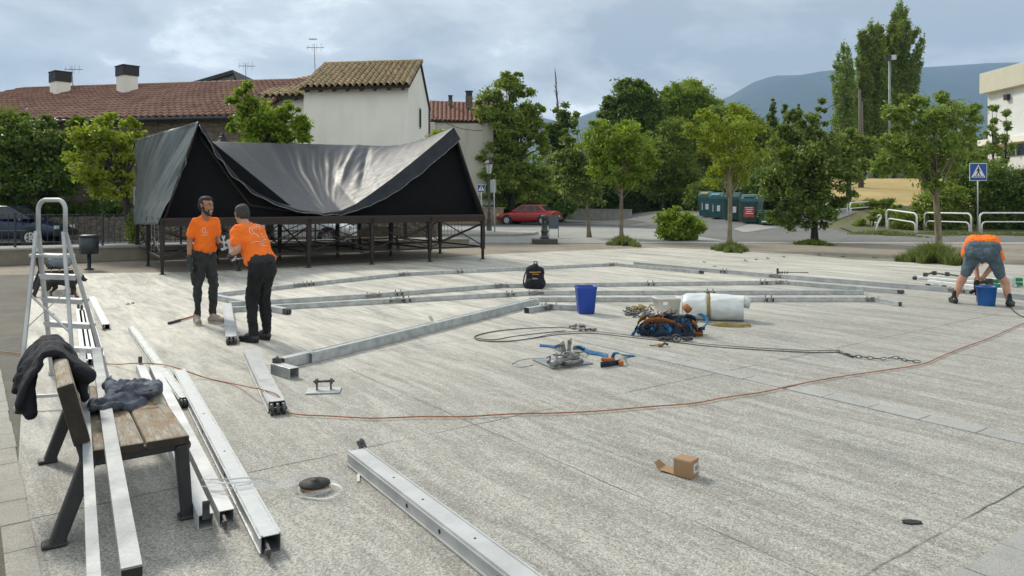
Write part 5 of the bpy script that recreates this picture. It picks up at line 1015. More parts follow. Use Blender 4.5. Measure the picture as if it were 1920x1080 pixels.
# abrasive reel and plastic strap
c = G(590, 918); t = root('strap_reel', 'black reel with an orange cardboard edge in the coil of clear plastic strapping', 'reel', c, 0); mb = MB(); mb.lathe([(0, .030), (.085, .030), (.088, .034), (.088, .042), (.03, .046), (.022, .06), (.012, .064), (0, .064)], seg=28); mb.build('upper_disc', MT['black_in'], t); mb = MB(); mb.lathe([(0, .006), (.082, .006), (.082, .030), (0, .030)], seg=28); mb.build('cardboard_core', MT['card'], t); mb = MB(); mb.lathe([(.10, .0), (.10, .006), (0, .006)], (-.005, -.005, 0), 28); mb.build('lower_disc', M('grey disc', (.4, .4, .38), None, .5), t)
m, nt, b, out = newmat('clear plastic strap'); b.inputs['Base Color'].default_value = (.75, .77, .76, 1); b.inputs['Roughness'].default_value = .2; b.inputs['Alpha'].default_value = .22; MT['clear'] = m
mb = MB(); r_ = random.Random(11)
for i in range(9):
    y0 = r_.uniform(-.07, .07); pts = [G(385 + r_.uniform(-8, 8), 905 + y0 * 100, .10 + r_.random() * .03), G(425, 907 + y0 * 130, .12), G(475, 905 + y0 * 150, .11), G(520, 915 + y0 * 160, .05), G(560, 905 + y0 * 250, .02 + r_.random() * .03), G(600 + r_.uniform(-20, 30), 900 + y0 * 300, .03), G(640, 915 + y0 * 200, .03), G(615, 935, .012), G(560, 930, .01)]
    mb.ribbon(spline(pts[:r_.choice((4, 5, 9))], 5), .014, V(r_.uniform(-.3, .3), 1, r_.uniform(-.6, .6)), .0008)
for r, k in ((.10, 0), (.13, 1), (.17, 2)): mb.ribbon([c + V(math.cos(a * .3) * r * 1.2, math.sin(a * .3) * r, .01 + .012 * k + .02 * math.sin(a * .7 + k)) for a in range(20)], .013, V(0, 0, 1), .0008)
solo(mb, 'plastic_strapping', MT['clear'], 'tangle of clear plastic strapping draped across three profiles and coiled round the reel', 'strapping')
# hammer behind the young worker
c = G(318, 607); t = root('hammer_handle', 'dark rubber grip tool with orange shaft lying behind the young worker', 'tool', c, 0); a, b_ = G(316, 606, .02), G(338, 600, .02); e = G(366, 592, .02); mb = MB(); mb.tube([a, b_], .018, 8); mb.build('grip', MT['fit'], t, True); mb = MB(); mb.tube([b_, e], .013, 8); mb.build('shaft', MT['ostrap'], t, True)
# small litter
for u, v, r, lab in ((1709, 980, .030, 'small dark scrap of debris in the foreground at the lower right'), (672, 890, .0, '')):
    if r: c = G(u, v); mb = MB(); mb.prism([(-.05, -.01), (-.02, -.03), (.045, -.02), (.055, .005), (.01, .025), (-.04, .02)], .001, .008, Matrix.Translation(c)); solo(mb, 'debris_scrap', MT['black_in'], lab, 'debris')
c = G(672, 898); mb = MB(); mb.box(c + V(0, 0, .006), (.016, .12, .008), Matrix.Rotation(.2, 3, 'Z')); solo(mb, 'wood_splinter', MT['white'], 'small pale wood splinter beside the largest profile', 'splinter')
c = G(1242, 648)
# spanner pieces on the ground
c = G(472, 605); mb = MB(); mb.tube([c + V(-.06, 0, .008), c + V(.04, .01, .008)], .007, 6); mb.tube([c + V(.04, .01, .01), c + V(.05, .03, .02)], .012, 6); solo(mb, 'loose_bolt', MT['fit'], 'loose bolt lying on the slab between profile and older worker', 'bolt')
# auger bit on the far tube
t = root('threaded_rod', 'dark threaded rod with nuts standing off the far frame tube', 'rod', G(1458, 514)); a = G(1458, 511, .09); mb = MB(); b_ = G(1516, 511, .12); mb.tube([a, b_], .009, 6); [mb.tube([a.lerp(b_, k), a.lerp(b_, k + .03)], .028, 8) for k in (.06, .14, .22, .3)]; mb.bar(a + V(0, 0, -.07), a + V(0, 0, .09), .04, .03); mb.build('rod', MT['fit'], t, True)
# ------------------------------------------------------------------ bench
MT['wood'] = None
m, nt, b, out = newmat('weathered peeling bench wood'); co = coord(nt, (9, .9, 9)); co2 = coord(nt, (3, 1.2, 3)); g1 = nz(nt, co, 6, 8, .7, .5); g2 = nz(nt, co2, 5, 5)
c = mixc(nt, mr(nt, g1, .35, .65), (.38, .335, .26), (.18, .15, .115)); c = mixc(nt, mr(nt, g2, .48, .60), c, (.24, .165, .095)); c = mixc(nt, mr(nt, nz(nt, co, 22, 5), .55, .7, 0, .8), c, (.04, .03, .02)); L(nt, c, b.inputs['Base Color']); b.inputs['Roughness'].default_value = .8; bump(nt, b, g1, .6, .006); MT['wood'] = m
MT['woodend'] = M('blackened end grain', (.022, .018, .015), (.05, .035, .022), .85, 0, 14, .5, .006)
def bench(loc, rz, label, Lg=1.44):
    t = root('bench', label, 'bench', loc, rz, 'park benches'); iron = MT['cast']
    for y in (.0, Lg - .06):
        mb = MB(); mb.bar((-.0, y, .0), (.155, y, .43), .065, .085, up=(0, 1, 0), w1=.075, h1=.075); mb.bar((.14, y, .36), (.03, y, .74), .05, .07, up=(0, 1, 0), w1=.04, h1=.05); mb.box((-.005, y, .012), (.11, .09, .024)); mb.build('rear_leg', iron, t, bev=.012)
        mb = MB(); mb.bar((.595, y, 0), (.565, y, .40), .055, .075, up=(0, 1, 0), w1=.065, h1=.085); mb.box((.60, y, .012), (.10, .09, .024)); mb.build('front_leg', iron, t, bev=.012)
        mb = MB(); mb.bar((.10, y, .385), (.56, y, .395), .05, .055, up=(0, 0, 1)); mb.cap((.56, y, .40), (.58, y, .385), .035, .035); mb.box((.585, y, .33), (.02, .03, .02)); mb.build('seat_rail', iron, t, bev=.01)
    y0, y1 = -.045, Lg
    for x0, x1 in ((.13, .265), (.275, .385), (.395, .60)):
        mb = MB(); mb.box(((x0 + x1) / 2, (y0 + y1) / 2, .425), (x1 - x0, y1 - y0, .045)); sl_ = mb.build('seat_plank', MT['wood'], t, bev=.012)
        mb = MB(); mb.box(((x0 + x1) / 2, y0 - .003, .425), (x1 - x0 - .006, .008, .040)); mb.build('end_grain', MT['woodend'], sl_, bev=.003)
    up_ = V(-.24, 0, .97).normalized(); c = V(.075, (y0 + y1) / 2, .635); rot = Matrix.Rotation(-math.atan2(.24, .97), 3, 'Y'); mb = MB(); mb.box(c, (.075, y1 - y0, .31), rot); sl_ = mb.build('backrest_plank', MT['wood'], t, bev=.02)
    mb = MB(); mb.box(c + V(0, -(y1 - y0) / 2 - .003, 0), (.072, .008, .305), rot); mb.build('end_grain', MT['woodend'], sl_, bev=.006); return t
BR = math.atan2(.545, .84); B0 = V(-2.22, 3.63, 0)
bn = bench(B0, BR, 'near weathered wooden bench with black iron legs at the lower left')
b2 = copy_tree(bn); b2.location = G(62, 557); b2['label'] = 'far bench seen through the stepladder, beside the dog'
b3 = copy_tree(bn); p = G(748, 470); b3.location = p; b3.rotation_euler.z = R(97 + 33); b3['label'] = 'dark bench seen through the stage legs, in front of the low wall'
BM = Matrix.Translation(B0) @ Matrix.Rotation(BR, 4, 'Z')
# jacket over the backrest and sweatshirt on the seat (bench coordinates)
t = root('jacket', 'black fleece jacket hung over the far end of the bench backrest', 'jacket', B0 + V(0, 0, .8)); t.location = BM @ V(.0, 1.0, .80)
mb = MB(); rr = random.Random(5)
def bp(x, y, z): return BM @ V(x, y, z)
# (across the plank, along the bench, height): the cloth folds over the top edge and hangs on both sides
grid = []
for i in range(15):
    k = i / 14; y = .66 + .58 * k; row = []; Ll = .17 + .10 * noise.noise(V(k * 4, 1, 0)) + .05 * (1 - k); Lr = .20 + .06 * noise.noise(V(k * 4, 5, 0)) + .03 * (1 - k)
    for j in range(17):
        p_ = (j - 8) / 8; fo = .018 * noise.noise(V(k * 7, p_ * 2, 3)) + .012 * math.sin(k * 22 + p_ * 3)
        if abs(p_) < .26: an = p_ / .26 * math.pi / 2; x = .0 + .055 * math.sin(an); z = .800 + .022 * math.cos(an); yy_ = y
        else:
            d = (abs(p_) - .26) / .74; ln_ = Ll if p_ < 0 else Lr; x = (-.055 - .10 * d - fo) if p_ < 0 else (.058 + .10 * d + fo); z = .80 - ln_ * d + .05 * d * math.sin(math.pi * d); yy_ = y - (.14 if p_ < 0 else .10) * d
        row.append((x, yy_, z))
    grid.append(row)
for i in range(15):
    for j in range(17):
        if j < 16: mb.cap(bp(*grid[i][j]), bp(*grid[i][j + 1]), .022, .022, 7)
        if i < 14: mb.cap(bp(*grid[i][j]), bp(*grid[i + 1][j]), .022, .022, 7)
for pl_, r in (([(-.10, .70, .70), (-.12, .62, .64), (-.11, .57, .56), (-.10, .54, .525)], .042), ([(.08, .72, .76), (.13, .63, .72), (.165, .585, .685)], .050), ([(.12, .78, .70), (.17, .68, .66)], .045)):
    for a, b_ in zip(pl_, pl_[1:]): mb.cap(bp(*a), bp(*b_), r, r * .9)
blob(mb, 'fleece', MT['navy'], t, .009, 4, .013, 7, True)
t = root('sweatshirt', 'crumpled blue grey sweatshirt thrown on the bench seat over the profile', 'sweatshirt', BM @ V(.42, 1.0, .45)); mb = MB()
rr = random.Random(8)
for a, b_, r0, r1 in (((.22, .66, .50), (.36, .74, .50), .032, .036), ((.20, .60, .498), (.21, .74, .50), .026, .028), ((.24, .58, .50), (.34, .64, .485), .022, .026), ((.34, .72, .47), (.50, .88, .47), .050, .055), ((.36, .84, .48), (.46, 1.0, .48), .055, .058), ((.44, .80, .475), (.56, .96, .475), .048, .052), ((.50, .94, .48), (.585, 1.08, .475), .055, .042), ((.38, 1.0, .475), (.52, 1.12, .475), .05, .05), ((.30, .80, .475), (.42, 1.0, .475), .045, .05), ((.38, .66, .455), (.46, .74, .455), .034, .036), ((.22, .74, .47), (.32, .88, .465), .035, .035)):
    mb.cap(bp(*a), bp(*b_), r0, r1)
for _ in range(10): x = rr.uniform(.32, .50); y = rr.uniform(.78, 1.04); mb.cap(bp(x, y, .50), bp(x + rr.uniform(-.06, .06), y + rr.uniform(-.08, .08), .535), .04, .03)
for _ in range(18): x = rr.uniform(.28, .56); y = rr.uniform(.68, 1.12); an = rr.uniform(0, 3.1); mb.cap(bp(x, y, .50 + rr.random() * .022), bp(x + math.cos(an) * .09, y + math.sin(an) * .09, .49 + rr.random() * .03), .016, .012)
blob(mb, 'cloth', MT['greycloth'], t, .008, 4, .014, 12, True)
# ------------------------------------------------------------------ stepladder
t = root('stepladder', 'aluminium stepladder with a round top loop standing open behind the bench', 'stepladder', G(110, 730)); al = MT['alu_b']
FLt, FRt = G(98, 703), G(203, 712); BLt, BRt = G(33, 771), G(143, 764); TLt, TRt = V(-4.20, 6.62, 1.40), V(-3.90, 6.52, 1.40)
def lr(a, b_, k): return a.lerp(b_, k)
for a, b_, nm in ((FLt, TLt, 'step_rail'), (FRt, TRt, 'step_rail')):
    mb = MB(); mb.bar(a, b_, .028, .055, up=V(.3, -1, .3)); mb.box(a + V(0, 0, .02), (.045, .06, .04)); mb.build(nm, al, t, True, bev=.005)
for a, b_ in ((BLt, TLt), (BRt, TRt)): mb = MB(); mb.bar(a, b_ + V(0, -.03, .0), .026, .042, up=V(.3, -1, .3)); mb.box(a + V(0, 0, .02), (.04, .05, .04)); mb.build('rear_rail', al, t, True, bev=.005)
mb = MB(); cA_ = TLt + V(0, 0, -.05); cB_ = TRt + V(0, 0, -.05); pts = [cA_]; dd = (TRt - TLt); dd.z = 0
for k in range(9): a = k / 8 * math.pi / 2; pts.append(TLt + V(0, 0, .19) + dd * .27 * (1 - math.cos(a)) + V(0, 0, .09 * math.sin(a)))
for k in range(9): a = k / 8 * math.pi / 2; pts.append(TRt + V(0, 0, .19) - dd * .27 * (1 - math.sin(a)) + V(0, 0, .09 * math.cos(a)))
pts.append(cB_); mb.tube(pts, .019, 10); mb.build('top_loop', al, t, True)
for k, v_ in enumerate((479, 522, 564, 606, 646)):
    z = [1.19, 1.0, .775, .54, .30][k]; f = z / 1.40; a = lr(FLt, TLt, f); b_ = lr(FRt, TRt, f); nn = V(-.3, -1, 0).normalized()
    if k == 0: mb = MB(); c = (a + b_) / 2 + V(.0, -.06, 0); mb.box(c, ((b_ - a).length - .02, .17, .028), Matrix.Rotation(math.atan2((b_ - a).y, (b_ - a).x), 3, 'Z')); mb.build('platform', al, t, True, bev=.006)
    else: mb = MB(); mb.bar(a, b_, .085, .026, up=V(0, 0, 1)); mb.bar(a + V(0, -.04, -.018), b_ + V(0, -.04, -.018), .005, .03); mb.build('step', al, t, True, bev=.003)
def on(a, b_, k): return a.lerp(b_, k)
mb = MB(); mb.bar(on(BLt, TLt, .62), on(BRt, TRt, .40), .022, .008); mb.bar(on(BLt, TLt, .44), on(BRt, TRt, .66), .022, .008); mb.build('cross_brace', MT['alu'], t, True)
mb = MB(); mb.bar(on(BLt, TLt, .07), on(BRt, TRt, .07), .02, .025); mb.build('rear_bar', MT['alu'], t, True)
# folded telescopic ladder at the right
t = root('telescopic_ladder', 'folded multi section aluminium ladder with green feet behind the crouching worker', 'ladder', G(1715, 530)); ends = [((1735, 514), (1900, 527), .10), ((1722, 520), (1905, 536), .03), ((1742, 527), (1890, 545), .10), ((1745, 531), (1885, 548), .03)]
for (a, b_, z) in ends: mb = MB(); A, B = G(*a, z), G(*b_, z); mb.bar(A, B, .075, .055); mb.build('stile', MT['whitepaint'], t, True, bev=.01)
for (u, v, u2, v2, z) in ((1735, 507, 1750, 503, .2), (1752, 504, 1776, 507, .2), (1776, 506, 1800, 510, .2), (1740, 528, 1770, 532, .05), (1770, 531, 1800, 535, .05)): mb = MB(); A, B = G(u + 0., v + 8, z), G(u2, v2 + 8, z); mb.bar(A, B, .035, .03); mb.box(A, (.07, .06, .08)); mb.build('hinge_arm', MT['fit'], t, True, bev=.006)
mb = MB(); c = G(1715, 521, .04); mb.ell(c, (.05, .05, .045)); mb.build('end_knob', MT['fit'], t, True)
MT['green'] = M('green plastic foot', (.015, .22, .09), (.012, .17, .07), .45, 0, 5)
for u, v, z in ((1908, 524, .11), (1908, 532, .05), (1866, 527, .12), (1866, 535, .05)): mb = MB(); mb.box(G(u, v, z), (.15, .12, .07), Matrix.Rotation(-.1, 3, 'Z')); mb.build('foot', MT['green'], t, True, bev=.015)
mb = MB(); mb.box(G(1892, 529, .09), (.06, .3, .2)); mb.build('end_frame', MT['alu'], t, True, bev=.01)
mb = MB(); mb.tube(spline([G(u, v, .008) for u, v in ((1893, 574), (1900, 582), (1910, 590), (1925, 596))], 4), .008, 5); solo(mb, 'power_lead', MT['cast'], 'dark power lead on the ground beside the worker with the drill', 'cable')
# bucket
c = G(1860, 575); c.y += .14; t = root('bucket', 'round bright blue bucket in front of the bending worker', 'bucket', c); mb = MB(); mb.lathe([(.115, 0), (.12, .01), (.148, .29), (.156, .29), (.158, .31), (.146, .31), (.14, .28), (.112, .02), (0, .015)], seg=28); mb.build('bucket_body', MT['bluebkt'], t)
mb = MB(); mb.tube([V(math.cos(a * math.pi / 10) * .15, -.02 - .03 * math.sin(a * math.pi / 10), .29 + .04 * math.sin(a * math.pi / 10)) for a in range(11)], .004, 5); mb.build('handle', MT['alu'], t)
# ------------------------------------------------------------------ people
def bodyframe(loc, fwd):
    f = V(fwd[0], fwd[1], 0).normalized(); r = V(f.y, -f.x, 0); return Matrix(((r.x, f.x, 0, loc.x), (r.y, f.y, 0, loc.y), (0, 0, 1, loc.z), (0, 0, 0, 1)))
def caps(mb, lst):
    for a, b_, r0, r1 in lst: mb.cap(V(a), V(b_), r0, r1)
def hand(mb, w, d, palm, side=1, curl=.6, s=1.0):
    """palm plus four fingers and a thumb; d = direction of the forearm, palm = palm normal"""
    w = V(w); d = V(d).normalized(); p = (V(palm) - d * V(palm).dot(d)).normalized(); x = d.cross(p) * side
    for k in (-1.0, -.33, .33, 1.0): mb.cap(w, w + d * .085 * s + x * k * .027 * s, .017 * s, .013 * s)
    for k, ln in zip((-1.0, -.33, .33, 1.0), (.062, .078, .072, .058)):
        a = w + d * .088 * s + x * k * .028 * s; b_ = a + (d * math.cos(curl * .8) + p * math.sin(curl * .8)) * ln * .5 * s; c = b_ + (d * math.cos(curl * 2.2) + p * math.sin(curl * 2.2)) * ln * .5 * s
        mb.cap(a, b_, .0105 * s, .0095 * s); mb.cap(b_, c, .0095 * s, .008 * s)
    a = w + d * .03 * s - x * .03 * s; b_ = a + (d * .6 - x * .6 + p * .5).normalized() * .035 * s; mb.cap(a, b_, .014 * s, .011 * s); mb.cap(b_, b_ + (d * .8 + p * .6).normalized() * .03 * s, .011 * s, .009 * s)
def headmesh(mb, c, fwd, up=(0, 0, 1), s=1.0):
    """skull, jaw, nose, brows, lips, ears and neck root, in the frame given by fwd and up"""
    f = V(fwd).normalized(); u = V(up); u = (u - f * u.dot(f)).normalized(); r = f.cross(u); rot = Matrix((r, f, u)).transposed()
    def q(x, y, z): return V(c) + rot @ (V(x, y, z) * s)
    mb.ell(q(0, -.012, .035), (.074 * s, .092 * s, .082 * s), rot, 20, 14); mb.ell(q(0, .020, -.035), (.060 * s, .068 * s, .078 * s), rot, 18, 12)
    mb.cap(q(0, .062, -.095), q(0, .062, -.095), .027 * s); mb.cap(q(-.040, .02, -.075), q(.0, .062, -.10), .024 * s, .024 * s); mb.cap(q(.040, .02, -.075), q(.0, .062, -.10), .024 * s, .024 * s)
    mb.cap(q(0, .083, .018), q(0, .106, -.022), .009 * s, .015 * s); mb.cap(q(-.010, .095, -.027), q(.010, .095, -.027), .010 * s)
    mb.cap(q(-.034, .073, .030), q(.034, .073, .030), .013 * s); mb.cap(q(-.022, .084, -.058), q(.022, .084, -.058), .008 * s); mb.cap(q(-.018, .082, -.070), q(.018, .082, -.070), .009 * s)
    mb.cap(q(-.045, .055, -.015), q(-.03, .066, -.03), .018 * s); mb.cap(q(.045, .055, -.015), q(.03, .066, -.03), .018 * s)
    for k in (-1, 1): mb.cap(q(k * .075, -.008, .018), q(k * .072, -.004, -.022), .015 * s, .009 * s)
    return q, rot
def face(par, q, rot, s=1.0, smile=True, beard=True):
    for k in (-1, 1):
        mb = MB(); mb.ell(q(k * .031, .073, .010), (.011 * s, .009 * s, .004 * s), rot, 10, 8); e = mb.build('eye', MT['signwhite'], par, True); mb = MB(); mb.ell(q(k * .031, .081, .010), (.006 * s, .003 * s, .004 * s), rot, 8, 6); mb.build('iris', MT['black_in'], e, True)
        mb = MB(); mb.cap(q(k * .017, .088, .033), q(k * .047, .076, .034), .0055 * s, .004 * s); mb.build('eyebrow', MT['hair'], par, True)
    if smile: mb = MB(); mb.cap(q(-.016, .0885, -.062), q(.0, .0930, -.066), .0030 * s); mb.cap(q(.0, .0930, -.066), q(.016, .0885, -.062), .0030 * s); mb.build('teeth', MT['white'], par, True)
    if beard:
        mb = MB()
        for a, b_, r in (((-.062, .010, -.02), (-.055, .030, -.07), .017), ((-.055, .030, -.07), (-.02, .066, -.108), .019), ((-.02, .066, -.108), (.02, .066, -.108), .021), ((.02, .066, -.108), (.055, .030, -.07), .019), ((.055, .030, -.07), (.062, .010, -.02), .017), ((-.030, .080, -.046), (.030, .080, -.046), .0075), ((-.034, .076, -.05), (-.034, .072, -.09), .010), ((.034, .076, -.05), (.034, .072, -.09), .010)): mb.cap(q(*a), q(*b_), r * s)
        blob(mb, 'beard', MT['hair'], par, .006, 2, .004, 60, True)
def person(name_label, loc, fwd, cfg):
    M_ = bodyframe(loc, fwd); t = root('person', name_label, 'person', loc); g = lambda p: M_ @ V(p)
    def tc(lst): return [(g(a), g(b_), r0, r1) for a, b_, r0, r1 in lst]
    mb = MB(); caps(mb, tc(cfg['body'])); hf = M_.to_3x3() @ V(cfg['hf']); hu = M_.to_3x3() @ V(cfg.get('hu', (0, 0, 1))); q, rot = headmesh(mb, g(cfg['head']), hf, hu, 1.06)
    for h_ in cfg.get('hands', []): hand(mb, g(h_[0]), M_.to_3x3() @ V(h_[1]), M_.to_3x3() @ V(h_[2]), *h_[3:])
    b_ = blob(mb, 'body', cfg['skin'], t, .0065, 2, world=True)
    for nm, lst, mat, vox, fold, fs in cfg['clothes']:
        mb = MB(); caps(mb, tc(lst)); o = blob(mb, nm, mat, t, vox, 3, fold, fs, True, seed=len(nm)); o['part'] = nm
    for h_ in cfg.get('gloves', []):
        mb = MB(); d = M_.to_3x3() @ V(h_[1]); hand(mb, g(h_[0]), d, M_.to_3x3() @ V(h_[2]), *h_[4:], s=1.14); mb.cap(g(h_[0]) - d.normalized() * .05, g(h_[0]) + d.normalized() * .02, .036, .034); blob(mb, 'glove', h_[3], t, .006, 1, world=True)
    mb = MB(); hl = cfg['hairpts']
    for a, r in hl: mb.ell(q(*a), tuple(x for x in r), rot, 16, 12)
    # cut the hair to a cap: build it and drop what lies in front of the forehead
    blob(mb, 'hair', cfg['hairmat'], t, .007, 1, .005, 45, True)
    if cfg.get('face'): face(t, q, rot, 1.0, *cfg['face'])
    for lst, top, sole_ in cfg['shoes']:
        mb = MB(); caps(mb, tc(lst)); s_ = blob(mb, 'shoe', top, t, .009, 2, .002, 20, True); 
        mb = MB(); a, b2, r0, r1 = tc([lst[0]])[0]; d = (b2 - a).normalized(); n_ = V(d.y, -d.x, 0); ring = []
        for k in range(16): an = k * math.pi / 8; ring.append(((a + b2) / 2 + d * ((b2 - a).length / 2 + r1 * 1.02) * math.cos(an) + n_ * max(r0, r1) * 1.02 * math.sin(an)))
        m2 = [V(p.x, p.y, .001) for p in ring] + [V(p.x, p.y, .024) for p in ring]; mb.add(m2, [list(range(16))[::-1], list(range(16, 32))] + [(i, (i + 1) % 16, 16 + (i + 1) % 16, 16 + i) for i in range(16)], False); mb.build('sole', sole_, t, True)
    return t, g, q
def shoe(ax, ay, dx, dy, L_=.17, h=.05):
    d = V(dx, dy, 0).normalized() * L_; return [((ax - d.x * .2, ay - d.y * .2, h), (ax + d.x, ay + d.y, h * .85), .046, .042), ((ax, ay, .09), (ax + d.x * .5, ay + d.y * .5, .07), .045, .04), ((ax, ay, .12), (ax, ay, .06), .045, .045)]
HAIR = [((0, -.026, .052), (.080, .092, .078)), ((0, -.056, .0), (.072, .060, .075)), ((0, .005, .085), (.068, .075, .046)), ((.066, -.015, .03), (.018, .04, .035)), ((-.066, -.015, .03), (.018, .04, .035))]
# --- young worker, facing right towards the camera
lo1 = G(384, 606)
cfg = dict(skin=MT['skin'], head=(.0, .045, 1.60), hf=(-.38, 1, -.06), hu=(-.02, .05, 1), hairmat=MT['hair'], face=(True, True), hairpts=HAIR,
    body=[((0, .0, 1.36), (0, .025, 1.52), .056, .050), ((-.13, 0, 1.36), (.13, 0, 1.36), .055, .055), ((-.05, 0, 1.3), (.05, 0, .95), .075, .075), ((.05, 0, 1.3), (-.05, 0, .95), .075, .075), ((0, 0, .98), (.08, .0, .80), .06, .05), ((0, 0, .98), (-.08, .0, .80), .06, .05), ((.08, .0, .85), (.10, .02, .50), .045, .032), ((.10, .02, .50), (.105, -.01, .12), .032, .026), ((-.08, .0, .85), (-.09, .05, .50), .045, .032), ((-.09, .05, .50), (-.085, .05, .12), .032, .026),
        ((.15, -.005, 1.37), (.20, -.015, 1.12), .044, .039), ((.20, -.015, 1.12), (.222, .03, .875), .038, .026), ((-.165, 0, 1.38), (-.185, -.03, 1.12), .048, .040), ((-.185, -.03, 1.12), (-.14, .205, 1.065), .039, .028)],
    gloves=[((.223, .032, .87), (.03, .12, -1), (-1, .1, 0), MT['glove'], 1, .35), ((-.138, .21, 1.065), (.15, 1, -.02), (.6, 0, -.6), MT['glove_b'], -1, .8)],
    clothes=[('t_shirt', [((-.13, -.005, 1.385), (.13, -.005, 1.385), .060, .060), ((-.04, 0, 1.43), (.04, 0, 1.43), .048, .048), ((-.080, .012, 1.34), (-.060, .012, 1.04), .072, .080), ((.080, .012, 1.34), (.060, .012, 1.04), .072, .080), ((0, .022, 1.33), (0, .018, 1.04), .085, .09), ((-.045, .018, 1.34), (-.035, .016, 1.04), .085, .09), ((.045, .018, 1.34), (.035, .016, 1.04), .085, .09), ((-.075, .01, 1.03), (.075, .01, 1.03), .088, .088), ((.14, -.005, 1.385), (.19, -.012, 1.205), .058, .056), ((-.14, 0, 1.385), (-.178, -.018, 1.215), .058, .056)], MT['orange'], .011, .016, 11),
        ('trousers', [((-.07, 0, .96), (.07, 0, .96), .085, .085), ((-.07, 0, .90), (.07, 0, .90), .093, .093), ((-.06, -.02, .84), (.06, -.02, .84), .098, .098), ((.08, 0, .84), (.095, .02, .50), .086, .060), ((.095, .02, .52), (.105, -.01, .11), .060, .046), ((-.08, 0, .84), (-.085, .05, .50), .086, .062), ((-.085, .05, .52), (-.085, .05, .11), .061, .046), ((.145, .0, .72), (.15, .01, .56), .045, .04), ((-.13, .02, .66), (-.135, .04, .52), .045, .04)], MT['trs_grey'], .011, .022, 12)],
    shoes=[(shoe(.105, -.015, .25, 1), MT['shoe'], MT['sole']), (shoe(-.09, .05, -.45, .8), MT['shoe'], MT['sole'])])
man1, g1_, q1 = person('young dark haired bearded worker in orange T-shirt and charcoal trousers, smiling, one arm hanging', lo1, (.72, -.69), cfg)
sh1 = [o for o in man1.children if o.name.startswith('t_shirt')][0]
def project(o, pts, r, mat, nm, dirv, seg=5):
    """thin printed lines laid on a garment"""
    bv = bvhtree.BVHTree.FromPolygons([v.co for v in o.data.vertices], [p.vertices[:] for p in o.data.polygons]); Mi = wmat(o).inverted(); mb = MB(); ok = False
    for line in pts:
        q = []
        for p in line:
            a = Mi @ p; d = (Mi.to_3x3() @ dirv).normalized(); h_ = bv.ray_cast(a - d * .5, d)
            if h_[0] is not None: q.append(h_[0] + h_[1] * .0015)
        if len(q) > 1: mb.tube(q, r, seg); ok = True
    if ok: mb.build(nm, mat, o)
MT['print'] = M('white shirt print', (.75, .70, .62), (.65, .6, .52), .7, 0, 5, 0)
y1 = lo1.y
def pix(lst, y): return [P(u, v, y) for u, v in lst]
project(sh1, [pix([(389 + math.cos(a) * 2.6, 431 + math.sin(a) * 4.5) for a in np.linspace(0, 6.3, 12)], y1), pix([(391, 438), (394, 434)], y1), pix([(387, 440), (394, 440)], y1)], .0035, MT['print'], 'chest_print', V(.02, 1, 0))
# --- older worker bending to the left, back towards us
lo2 = G(489, 640)
cfg = dict(skin=MT['skin2'], head=(.03, .43, 1.50), hf=(.18, 1, -.32), hu=(0, .3, 1), hairmat=MT['greyhair'], face=(False, False), hairpts=[((0, -.026, .045), (.082, .094, .080)), ((0, -.058, -.005), (.074, .058, .078)), ((0, .0, .078), (.068, .075, .046)), ((.064, -.02, .01), (.020, .045, .045)), ((-.064, -.02, .01), (.020, .045, .045))],
    body=[((0, .29, 1.33), (.02, .385, 1.43), .062, .056), ((-.14, .25, 1.30), (.14, .25, 1.30), .06, .06), ((-.06, .2, 1.24), (-.05, .03, .98), .08, .07), ((.06, .2, 1.24), (.05, .03, .98), .08, .07), ((.09, .0, .9), (.11, .08, .46), .05, .036), ((.11, .08, .46), (.10, .02, .12), .036, .03), ((-.09, 0, .9), (-.11, .06, .46), .05, .036), ((-.11, .06, .46), (-.10, .0, .12), .036, .03),
        ((-.18, .25, 1.30), (-.245, .10, 1.10), .054, .046), ((-.245, .10, 1.10), (-.17, .33, 1.035), .045, .030), ((.18, .27, 1.29), (.23, .36, 1.06), .054, .044), ((.23, .36, 1.06), (.10, .50, .93), .042, .03)],
    gloves=[((-.165, .34, 1.03), (.2, 1, -.15), (.8, 0, -.3), MT['glove_b'], -1, 1.0), ((.09, .51, .93), (-.5, .8, .1), (-.3, 0, 1), MT['glove_b'], 1, 1.0)],
    clothes=[('t_shirt', [((-.145, .25, 1.315), (.145, .26, 1.315), .078, .078), ((-.04, .31, 1.36), (.04, .31, 1.36), .060, .060), ((-.10, .22, 1.27), (-.085, .03, .99), .100, .108), ((.10, .22, 1.27), (.085, .03, .99), .100, .108), ((0, .23, 1.28), (0, .03, .99), .105, .112), ((-.05, .23, 1.28), (-.045, .03, .99), .104, .111), ((.05, .23, 1.28), (.045, .03, .99), .104, .111), ((-.09, .02, .97), (.09, .02, .97), .112, .112), ((-.165, .25, 1.315), (-.235, .155, 1.185), .074, .076), ((.165, .27, 1.31), (.22, .33, 1.16), .074, .074)], MT['orange'], .011, .018, 10),
        ('trousers', [((-.08, .0, .92), (.08, .0, .92), .108, .108), ((-.075, -.03, .84), (.075, -.03, .84), .108, .108), ((.075, -.01, .84), (.10, .08, .46), .096, .074), ((.10, .08, .48), (.10, .02, .10), .074, .060), ((-.075, -.01, .84), (-.09, .06, .46), .098, .076), ((-.09, .06, .48), (-.10, .0, .10), .076, .062)], MT['trs_blk'], .011, .020, 11),
        ('belt', [((-.08, .005, .955), (.08, .005, .955), .110, .110)], MT['black_in'], .012, 0, 5)],
    shoes=[(shoe(.10, .04, .1, 1, .19), MT['boot'], MT['black_in']), (shoe(-.10, .0, -.1, 1, .20), MT['boot'], MT['black_in'])])
man2, g2_, q2 = person('older grey haired worker in orange T-shirt and black trousers bending forward, seen from behind', lo2, (-.80, .60), cfg)
sh2 = [o for o in man2.children if o.name.startswith('t_shirt')][0]; y2 = lo2.y
